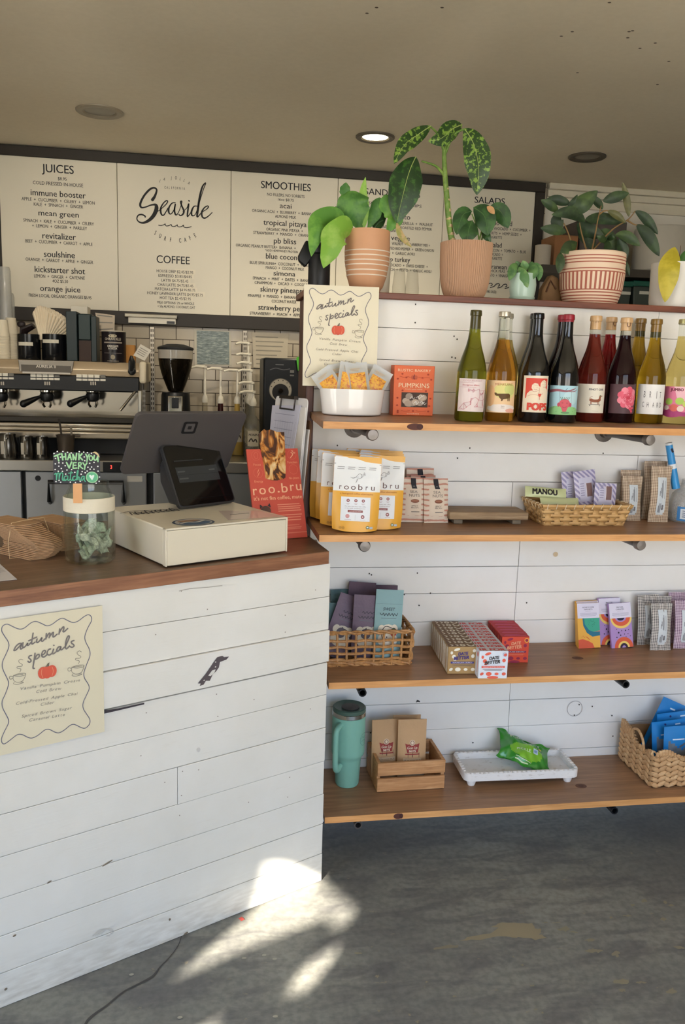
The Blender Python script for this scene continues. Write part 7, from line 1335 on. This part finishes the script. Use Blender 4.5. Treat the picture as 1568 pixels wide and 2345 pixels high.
for k, (px, py, y, lean, lab) in enumerate([(1556, 1612, 2.358, 24, 'blue pack tilted at the very back of the braided basket'), (1545, 1633, 2.33, -5, 'blue pack with a punched hole, third from the front'), (1533, 1652, 2.295, -5, 'blue pack with a punched hole, second from the front'), (1562, 1664, 2.262, -2, 'frontmost blue pack standing in the braided basket')]):
    q = onY(px, py, y); z0 = zs(3, 2.3)+.006; L = q.z-z0; h = L/cos(rad(lean)); w = .115; t = thing('blue_pack', lab, 'pack', (q.x-sin(rad(lean))*h, y, z0), 0, 'blue packs in the braided basket', rx=rad(-3), ry=rad(lean)); o, mp = packet('pouch_body', t, w, h, .014, [BLU, GRYP], mif=lambda u, v: 1 if v < .60+.08*sin(u*9) and .1 < u < .95 else 0, e=.05)
    a = Art(); a.rect(-.030, h*.72, .010, h*.745, (220, 232, 242), 6); 
    if k in (1, 2): a.ell(-.012, h*.93, .0035, .0035, (24, 40, 110), 10); a.rect(.022, h*.90, .040, h*.925, (206, 226, 240), 3)
    if k == 0: a.rect(-.02, h*.86, .0, h*.885, (206, 226, 240), 3)
    a.stroke([(-.005, h*.58), (.012, h*.64), (.026, h*.71)], .006, (96, 102, 110)); a.stroke([(.02, h*.54), (.03, h*.62), (.044, h*.68)], .006, (70, 76, 84)); a.build('print', t, mp, .001, maxe=.01)
# ------------------------------------------------------------------ plants and cups on the ledge
def mpp(y, px=1000, py=600): return (onY(px+20, py, y).x-onY(px-20, py, y).x)/40
SOIL = M((58, 44, 34), .95, noise=.4, scale=120, bump=.5, bscale=120)
def c7(p): return (640+p[0]/2.613, 260+p[1]/2.613)
def c8(p): return (1160+p[0]/3.843, 380+p[1]/3.843)
def leaf(root, pts, wid, mat, conv, y0, S, dy=0, twist=0, fold=.25, blunt=.9, wave=.0, curl=0, rib=None, tipw=0.02, name='leaf'):
    """a leaf blade along a midrib; pts (x, y[, depth]) are traced, wid in the same crop pixels"""
    P = []
    for p in pts: a = conv(p[:2]); d = y0+dy+(p[2] if len(p) > 2 else 0); P.append(onY(a[0], a[1], d)-root.location)
    C_ = smooth_pts(P, 6); n = len(C_); m = mpp(y0)/S; rs = random.Random(int(pts[0][0]*7+pts[-1][1]))
    ph = rs.uniform(0, 6); cs = [0]
    for i in range(1, n): cs.append(cs[-1]+(C_[i]-C_[i-1]).length)
    vs = []; NU = 8
    for i in range(n):
        s = cs[i]/cs[-1]; T = (C_[min(i+1, n-1)]-C_[max(i-1, 0)]).normalized(); V = (C_[i]+root.location-EYE).normalized()
        Wd = T.cross(V); Wd = Wd.normalized() if Wd.length > 1e-6 else Vector((1, 0, 0)); N = Wd.cross(T).normalized(); tw = twist
        Wd, N = Wd*cos(tw)+N*sin(tw), N*cos(tw)-Wd*sin(tw)
        w = wid*m/2*max(tipw, sin(pi*min(1, max(0, s))**blunt)**.72) if blunt < 1.5 else wid*m/2*max(.25, min(1, s*2.2)*(1-max(0, (s-.82)/.18)**2*.75))
        for j in range(NU+1):
            u = 2*j/NU-1; vs.append(C_[i]+Wd*(u*w*(1+wave*.4*sin(s*17+ph+(u > 0)*2)*abs(u)))+N*(fold*w*abs(u)**1.5*(1 if N.y < 0 else -1)*-1)+N*(wave*w*.5*sin(s*15+ph+3*(u > 0))*abs(u)))
    fs = [(i*(NU+1)+j, i*(NU+1)+j+1, (i+1)*(NU+1)+j+1, (i+1)*(NU+1)+j) for i in range(n-1) for j in range(NU)]
    b = MB(); b.add(vs, fs); ml = [mat]
    if rib: b.mi = 1; b.tube([q for q in C_[:-1]], [max(.0006, .0016*(1-k/n)) for k in range(n-1)], 5); ml = [mat, rib]
    o = b.build(name, ml, root, recalc=False, smooth=60); return o
def stem(root, pts, r, mat, conv, y0, S, name='stem', n=10):
    P = [onY(*conv(p[:2]), y0+(p[2] if len(p) > 2 else 0))-root.location for p in pts]; C_ = smooth_pts(P, 6); m = mpp(y0)/S
    b = MB(); rr_ = [r[0]*m+(r[1]-r[0])*m*k/(len(C_)-1) for k in range(len(C_))]; b.tube(C_, rr_, n); return b.build(name, mat, root)
def leafmat(c1, c2, sc=40, r=.5, thr=(.45, .62)):
    t = NT(r); a = t.noise(t.tc.outputs['Object'], sc, 3, .6); t.p.inputs['Subsurface Weight'].default_value = 0; return t.base(t.ramp(a, [(thr[0], c1), (thr[1], c2)]))
def pot_at(name, lab, px, y, ybot=None): p = onY(px, 600, y); return thing(name, lab, 'potted plant', (p.x, y, ZL+.0008))
YP = YW+.085
# fern in the peach pot with white rings
t = pot_at('potted_fern', 'potted fern with broad light green leaves in a peach pot with white rings', 840, YP); m = mpp(YP, 840); zt = onY(840, 530, YP).z-ZL; R = 51*m
PEACH = M((212, 160, 122), .55, noise=.04, scale=30); pr = [(0, .012), (R*.62, .012), (R*.74, .022), (R*.88, zt*.28), (R*.98, zt*.5), (R, zt*.66), (R*.97, zt), (R*.90, zt), (R*.90, zt*.9), (0, zt*.9)]
b = MB(); b.lathe(pr, 48); pot = b.build('pot', PEACH, t)
def prad(z):
    for (r0, a), (r1, c) in zip(pr[1:6], pr[2:7]):
        if a <= z <= c: return r0+(r1-r0)*(z-a)/(c-a)
    return R
b = MB()
for yy in (581, 592, 603, 613, 625, 636): z = onY(840, yy-2, YP).z-ZL; rr0 = prad(z)+.0004; b.lathe([(prad(z-.0016)+.0005, z-.0016), (prad(z)+.0012, z), (prad(z+.0016)+.0005, z+.0016)], 48, cap=False)
b.build('white_rings', M((240, 226, 208), .6), pot)
for k in range(3): b = MB(); b.lathe([(0, 0), (.014, 0), (.018, .016), (0, .02)], 16); o = b.build('foot', PEACH, t); o.location = (R*.5*cos(k*2.1+.5), R*.5*sin(k*2.1+.5), 0)
b = MB(); b.lathe([(0, zt*.93), (R*.895, zt*.92)], 32, cap=False); b.build('soil', SOIL, t)
FN = leafmat((86, 142, 50), (118, 170, 66), 25); FN2 = leafmat((62, 112, 44), (92, 142, 58), 25); FN3 = leafmat((126, 176, 62), (150, 190, 84), 25); FD = leafmat((38, 74, 32), (60, 100, 46), 25); FT = leafmat((150, 150, 76), (188, 160, 110), 60)
for pts, w, mt, k in [([(480, 700, 0), (450, 600, -.01), (436, 520, -.015), (430, 462, -.005)], 175, FN2, dict(blunt=2, wave=.18)), ([(385, 500), (392, 455), (398, 412)], 62, FN2, dict(wave=.2)), ([(490, 700), (503, 560), (500, 470), (514, 380)], 62, FN3, dict(blunt=.7)), ([(405, 700, .02), (362, 630, .03), (335, 555, .03)], 92, FN2, dict(wave=.15)),
                      ([(365, 695, .0), (320, 632, -.02), (262, 632, -.035), (222, 690, -.05), (190, 855, -.055)], 128, FN, dict(blunt=.55, wave=.2)), ([(440, 700, -.03), (385, 690, -.06), (330, 740, -.075), (262, 925, -.08)], 150, FN3, dict(blunt=.7, wave=.22)), ([(525, 700), (560, 620), (606, 505)], 74, FN2, dict(blunt=2, wave=.1)), ([(600, 515, -.01), (668, 560, -.02), (690, 630, -.03), (640, 710, -.03)], 118, FN, dict(wave=.2, blunt=.6)), ([(570, 700, .02), (600, 630, .03), (640, 575, .03)], 72, FD, {}), ([(700, 650, -.03), (726, 730, -.04), (790, 800, -.04)], 36, FT, {})]:
    leaf(t, pts, w, mt, c7, YP, 2.613, **k)
for pts in ([(355, 695), (335, 650), (300, 628, -.02)], [(560, 695, .01), (590, 655, .01), (620, 640, .01)]): stem(t, pts, (5, 3), FD, c7, YP, 2.613)
# dieffenbachia in the ribbed tan pot
YD = YW+.08; t = pot_at('potted_dieffenbachia', 'tall speckled leaf plant with a ringed stem in a ribbed tan pot', 1066, YD); m = mpp(YD, 1066); zt = onY(1066, 558, YD).z-ZL; R = 57*m
TAN = M((188, 148, 118), .6, noise=.03, scale=40); b = MB(); NR_ = 72
def ribpot(u, v):
    pz = [(.0, .70), (.02, .74), (.12, .84), (.3, .93), (.6, .985), (1.0, 1.0)]
    for (a, r0), (c, r1) in zip(pz, pz[1:]):
        if a <= v <= c: r = r0+(r1-r0)*(v-a)/(c-a); break
    r = R*r*(1+.012*cos(NR_*2*pi*u)); return Vector((r*cos(2*pi*u), r*sin(2*pi*u), v*zt))
b.grid(ribpot, NR_*6, 14); b.lathe([(0, .001), (R*.7, .0005)], 40, cap=False); b.lathe([(R*.99, zt), (R*.93, zt), (R*.92, zt*.9)], 48, cap=False); b.build('ribbed_pot', TAN, t); b = MB(); b.lathe([(0, zt*.93), (R*.925, zt*.92)], 32, cap=False); b.build('soil', SOIL, t)
DFV = leafmat((34, 66, 22), (122, 156, 60), 85, .42, (.52, .58)); DFD = leafmat((28, 60, 26), (62, 104, 40), 60, .42, (.5, .66)); RIB = M((164, 182, 104), .5); STM = leafmat((96, 128, 50), (132, 160, 74), 30); SML = leafmat((38, 72, 36), (60, 100, 48), 30, .45)
stem(t, [(1033, 772), (1015, 660), (1000, 500), (990, 380), (985, 290), (984, 215)], (19, 12), STM, c7, YD, 2.613, 'trunk', 14)
b = MB(); pts = [onY(*c7(q), YD)-t.location for q in [(1031, 755), (1025, 720), (1018, 672), (1011, 630), (1008, 580), (1002, 520), (996, 455)]]
for k, q in enumerate(pts): b.lathe([(17.5*m/2.613*.5*2*.5, -.003), (9.5*m, -.002), (9.4*m, .003)], 14, cap=False, mi=0) if False else b.tube([q-Vector((0, 0, .004)), q+Vector((.001, 0, .004))], (19-k*.7)*m/2.613*1.03, 14)
b.build('leaf_scars', M((196, 168, 130), .7), t)
for pts in ([(985, 372), (935, 315, -.01), (850, 285, -.02)], [(984, 230), (950, 130, 0), (905, 80, -.01)], [(985, 225), (1010, 160), (1060, 90)], [(990, 240), (1040, 130, -.01), (1108, 92, -.01)]): stem(t, pts, (9, 5), STM, c7, YD, 2.613, 'petiole')
for pts, w, mt, k in [([(905, 75, -.01), (830, 125, -.03), (745, 190, -.05), (685, 300, -.06)], 92, DFV, {}), ([(1092, 66, 0), (1030, 95, -.02), (965, 150, -.035), (890, 165, -.04)], 105, DFV, dict(blunt=.8)), ([(1105, 88, -.01), (1160, 180, -.03), (1190, 320, -.04), (1180, 488, -.035)], 150, DFV, {}), ([(815, 258, -.02), (775, 350, -.04), (735, 500, -.05), (700, 655, -.045)], 185, DFD, {})]:
    leaf(t, pts, w, mt, c7, YD, 2.613, fold=.22, wave=.08, rib=RIB, **k)
for pts, w in [([(1150, 585), (1095, 610, -.02), (1058, 725, -.03)], 96), ([(1152, 640, -.02), (1130, 700, -.04), (1122, 775, -.045)], 118), ([(1160, 562), (1225, 615, -.03), (1245, 730, -.04)], 125), ([(1255, 560), (1320, 585, -.01), (1368, 685, -.02)], 96), ([(1210, 700), (1240, 735, -.03), (1262, 780, -.03)], 46), ([(1190, 600, .02), (1240, 610, .02), (1290, 650, .02)], 50)]:
    leaf(t, pts, w, SML, c7, YD, 2.613, fold=.25, rib=M((86, 120, 70), .5))
leaf(t, [(1240, 556, -.036), (1265, 575, -.042), (1285, 602, -.045)], 34, M((196, 152, 104), .8, noise=.2, scale=80), c7, YD, 2.613)
for pts in ([(1195, 770), (1180, 680), (1150, 600)], [(1190, 770), (1215, 660), (1190, 550)], [(1205, 770), (1240, 640), (1250, 550)]): stem(t, pts, (5, 3), STM, c7, YD, 2.613)
# small mint pot
YM_ = YW+.06; t = pot_at('potted_seedling', 'small leafy plant in a mint glazed pot with a saucer', 1200, YM_); m = mpp(YM_, 1200); zt = onY(1200, 628, YM_).z-ZL; R = 30*m; MG = M((178, 204, 190), .3, noise=.04, coat=.3)
b = MB(); b.lathe([(0, .010), (R*.86, .010), (R*.95, zt*.4), (R*.98, zt*.6), (R*.88, zt), (R*.8, zt), (R*.8, zt*.85), (0, zt*.85)], 40); b.build('pot', MG, t); b = MB(); b.lathe([(0, 0), (R*.84, 0), (R*.93, .010), (R*.90, .0125), (0, .0095)], 40); b.build('saucer', MG, t)
ML = leafmat((84, 128, 74), (128, 162, 98), 40); ML2 = leafmat((66, 104, 60), (96, 136, 76), 40)
for i, (pts, w) in enumerate([([(150, 930), (155, 880, -.01), (140, 832, -.01)], 76), ([(95, 860, -.01), (60, 900, -.025), (22, 1010, -.03)], 82), ([(105, 890, -.02), (150, 970, -.04), (184, 1072, -.045)], 84), ([(205, 845, -.01), (235, 920, -.03), (200, 1010, -.035)], 96), ([(250, 850), (288, 920, -.01), (282, 1012, -.015)], 62), ([(130, 920, .01), (100, 870, .01), (80, 840, .01)], 60), ([(200, 930, .01), (215, 870, .01), (225, 840, .01)], 60), ([(60, 870), (45, 920, -.01), (30, 960, -.01)], 60)]): leaf(t, pts, w, ML if i % 2 == 0 else ML2, c8, YM_, 3.843, fold=.3)
# red striped pot
YS = YW+.10; t = pot_at('potted_shrub', 'dark leafy shrub in a cream pot with red brown stripes', 1357, YS); m = mpp(YS, 1357); zt = onY(1357, 582, YS).z-ZL; R = 69*m
STR = NT(.55); xo = STR.xyz(STR.tc.outputs['Object']); an = STR.math('ARCTAN2', xo[1], xo[0]); vs_ = STR.math('GREATER_THAN', STR.math('FRACT', STR.math('MULTIPLY', an, 44/(2*pi))), .55); zr = STR.math('DIVIDE', xo[2], zt)
inb = STR.math('MULTIPLY', STR.math('GREATER_THAN', zr, .27), STR.math('LESS_THAN', zr, .60)); bands = None
for zc in (.05, .10, .155, .215, .265, .605, .66, .78, .84, .90): q = STR.math('LESS_THAN', STR.math('ABSOLUTE', STR.math('SUBTRACT', zr, zc)), .0105); bands = q if bands is None else STR.math('MAXIMUM', bands, q)
SM_ = STR.base(STR.mix(STR.math('MAXIMUM', STR.math('MULTIPLY', vs_, inb), bands), (232, 206, 180), (170, 92, 72)))
b = MB(); b.lathe([(0, .001), (R*.80, 0), (R*.87, zt*.12), (R*.96, zt*.32), (R*1.0, zt*.6), (R*.985, zt*.72), (R*.99, zt*.75), (R*.985, zt*.98), (R*.96, zt), (R*.90, zt), (R*.9, zt*.9), (0, zt*.9)], 64); b.build('pot', SM_, t); b = MB(); b.lathe([(0, zt*.93), (R*.9, zt*.92)], 32, cap=False); b.build('soil', SOIL, t)
SH = leafmat((36, 54, 32), (54, 76, 42), 30, .55); SH2 = leafmat((48, 68, 38), (70, 92, 48), 30, .55); SHO = leafmat((84, 84, 44), (104, 100, 54), 30)
for i, (pts, w) in enumerate([([(455, 405), (380, 345, -.01), (300, 298, -.01)], 76), ([(560, 335), (440, 298, .01), (340, 303, .01)], 84), ([(530, 395), (590, 315, -.02), (622, 252, -.02)], 58), ([(530, 410), (650, 345, -.03), (740, 270, -.03), (800, 218, -.03)], 150), ([(845, 380), (790, 310, .01), (735, 262, .01)], 66), ([(845, 310), (950, 275, -.01), (1078, 238, -.01)], 96), ([(1075, 450), (1052, 280, 0), (1018, 142, 0)], 62), ([(885, 393), (970, 435, -.01), (1045, 500, -.01)], 62), ([(690, 490), (560, 410, -.03), (395, 430, -.04)], 104), ([(525, 585), (420, 562, -.01), (296, 545, -.01)], 88), ([(690, 470), (850, 462, .02), (1050, 505, .02)], 100), ([(620, 505, .02), (720, 570, .03), (860, 620, .02)], 130), ([(955, 605), (1050, 615, -.02), (1175, 705, -.03)], 92), ([(1130, 395), (1220, 460, -.01), (1330, 602, -.01)], 84), ([(1140, 515), (1240, 610, -.02), (1342, 795, -.03)], 108), ([(620, 670), (540, 720, -.03), (470, 760, -.04)], 110), ([(985, 640), (1025, 740, .0), (1040, 840, -.0)], 96), ([(1030, 820), (1055, 890, -.01), (1078, 970, -.01)], 44), ([(880, 650), (835, 640, -.03), (790, 615, -.03)], 66), ([(882, 650), (885, 730, -.04), (852, 806, -.05)], 64), ([(880, 650), (930, 625, -.03), (960, 610, -.03)], 50), ([(470, 760, -.02), (470, 860, -.03), (455, 945, -.03)], 80), ([(640, 520, .03), (720, 640, .04), (760, 740, .03)], 130), ([(480, 560, .02), (440, 480, .02), (470, 420, .02)], 110), ([(830, 560, .03), (900, 640, .04), (960, 740, .03)], 120)]):
    leaf(t, pts, w, SHO if i in (6, 7) else (SH2 if i % 3 == 0 else SH), c8, YS, 3.843, fold=.3)
BARK = M((128, 100, 62), .8, noise=.15)
for pts in ([(745, 760), (775, 620), (800, 480), (830, 350)], [(700, 740), (660, 600), (640, 500)], [(590, 740), (540, 590), (500, 500)], [(760, 740, .02), (930, 560, .01), (1070, 470), (1130, 395)], [(1060, 480), (1120, 515), (1150, 520)], [(810, 430), (850, 400), (890, 393)]): stem(t, pts, (8, 4), BARK, c8, YS, 3.843)
# white planter with a yellowed leaf
YWp = YW+.075; t = pot_at('white_planter', 'white pot with one large yellowed leaf hanging over its rim', 1548, YWp); m = mpp(YWp, 1548); zt = onY(1548, 606, YWp).z-ZL; R = 50*m
b = MB(); b.lathe([(0, .001), (R*.92, 0), (R*.97, .02), (R, zt), (R*.93, zt), (R*.93, zt*.9), (0, zt*.9)], 48); b.build('pot', M((222, 218, 210), .4, noise=.02), t); leaf(t, [(1478, 712, -.03), (1435, 860, -.065), (1418, 1000, -.072), (1392, 1200, -.072)], 178, leafmat((176, 162, 40), (200, 184, 62), 20), c8, YWp, 3.843, fold=.18, wave=.06)
for pts in ([(1505, 870), (1500, 800), (1492, 745)], [(1508, 870), (1520, 790), (1532, 700)]): stem(t, pts, (5, 2), M((110, 76, 60), .7), c8, YWp, 3.843)
leaf(t, [(1525, 870), (1560, 800), (1600, 730)], 70, FN2, c8, YWp, 3.843); b = MB(); b.lathe([(0, zt*.92), (R*.925, zt*.91)], 24, cap=False); b.build('soil', SOIL, t)
# airpot, cups
YA = YW+.13; p = onY(731, 600, YA); m = mpp(YA, 731); t = thing('black_airpot', 'black pump airpot behind the poster at the left end of the ledge', 'airpot', (p.x, YA, ZL+.0008)); zt = onY(731, 556, YA).z-ZL; r = 25*m
b = MB(); b.lathe([(0, 0), (r, 0), (r, zt*.62), (r*.92, zt*.70), (r*.84, zt*.76), (0, zt*.76)], 36); b.build('body', M((30, 31, 35), .4), t); b = MB(); b.lathe([(r*.84, zt*.762), (r*.9, zt*.8), (r*.86, zt*.98), (0, zt)], 32); b.prism([(-r*.6, zt*.72), (-r*1.3, zt*.50), (-r*1.92, zt*.62), (-r*1.95, zt*.72), (-r*1.3, zt*1.02), (-r*.5, zt*.98)], -r*.35, r*.35); b.build('pump_head', M((22, 22, 24), .45), t, bevel=.004)
for px, rp, yt, lab, col, y in [(868, 27, 597, 'cream paper cup standing behind the peach fern pot', (222, 212, 192), YW+.165)]:
    p = onY(px, 600, y); m = mpp(y, px); zt = onY(px, yt, y).z-ZL; lathe_thing('cream_cup', lab, 'cup', (p.x, y, ZL+.0008), [(0, 0), (rp*m*.9, 0), (rp*m, zt-.004), (rp*m*1.04, zt), (rp*m*.95, zt), (rp*m*.85, .006), (0, .006)], M(col, .6))
for px, yt, y, lab in [(914, 618, YW+.07, 'stack of clear plastic cups on the ledge beside the fern, left one'), (944, 619, YW+.085, 'stack of clear plastic cups on the ledge nearer the ribbed pot')]:
    m = mpp(y, px); p = onY(px, 640, y); zt = onY(px, yt, y).z-ZL; r = 15.5*m; prf = []
    for k in range(5): z = k*.006; prf += [(r*(1.0-.0*k), z), (r*1.0, z+.002), (r*.965, z+.004)]
    lathe_thing('clear_cup_stack', lab, 'cups', (p.x, y, ZL+.0008), prf+[(r*.74, zt-.002), (r*.70, zt), (0, zt)], clear((.90, .90, .88), 1.4, .06, .05), group='clear cup stacks on the ledge')
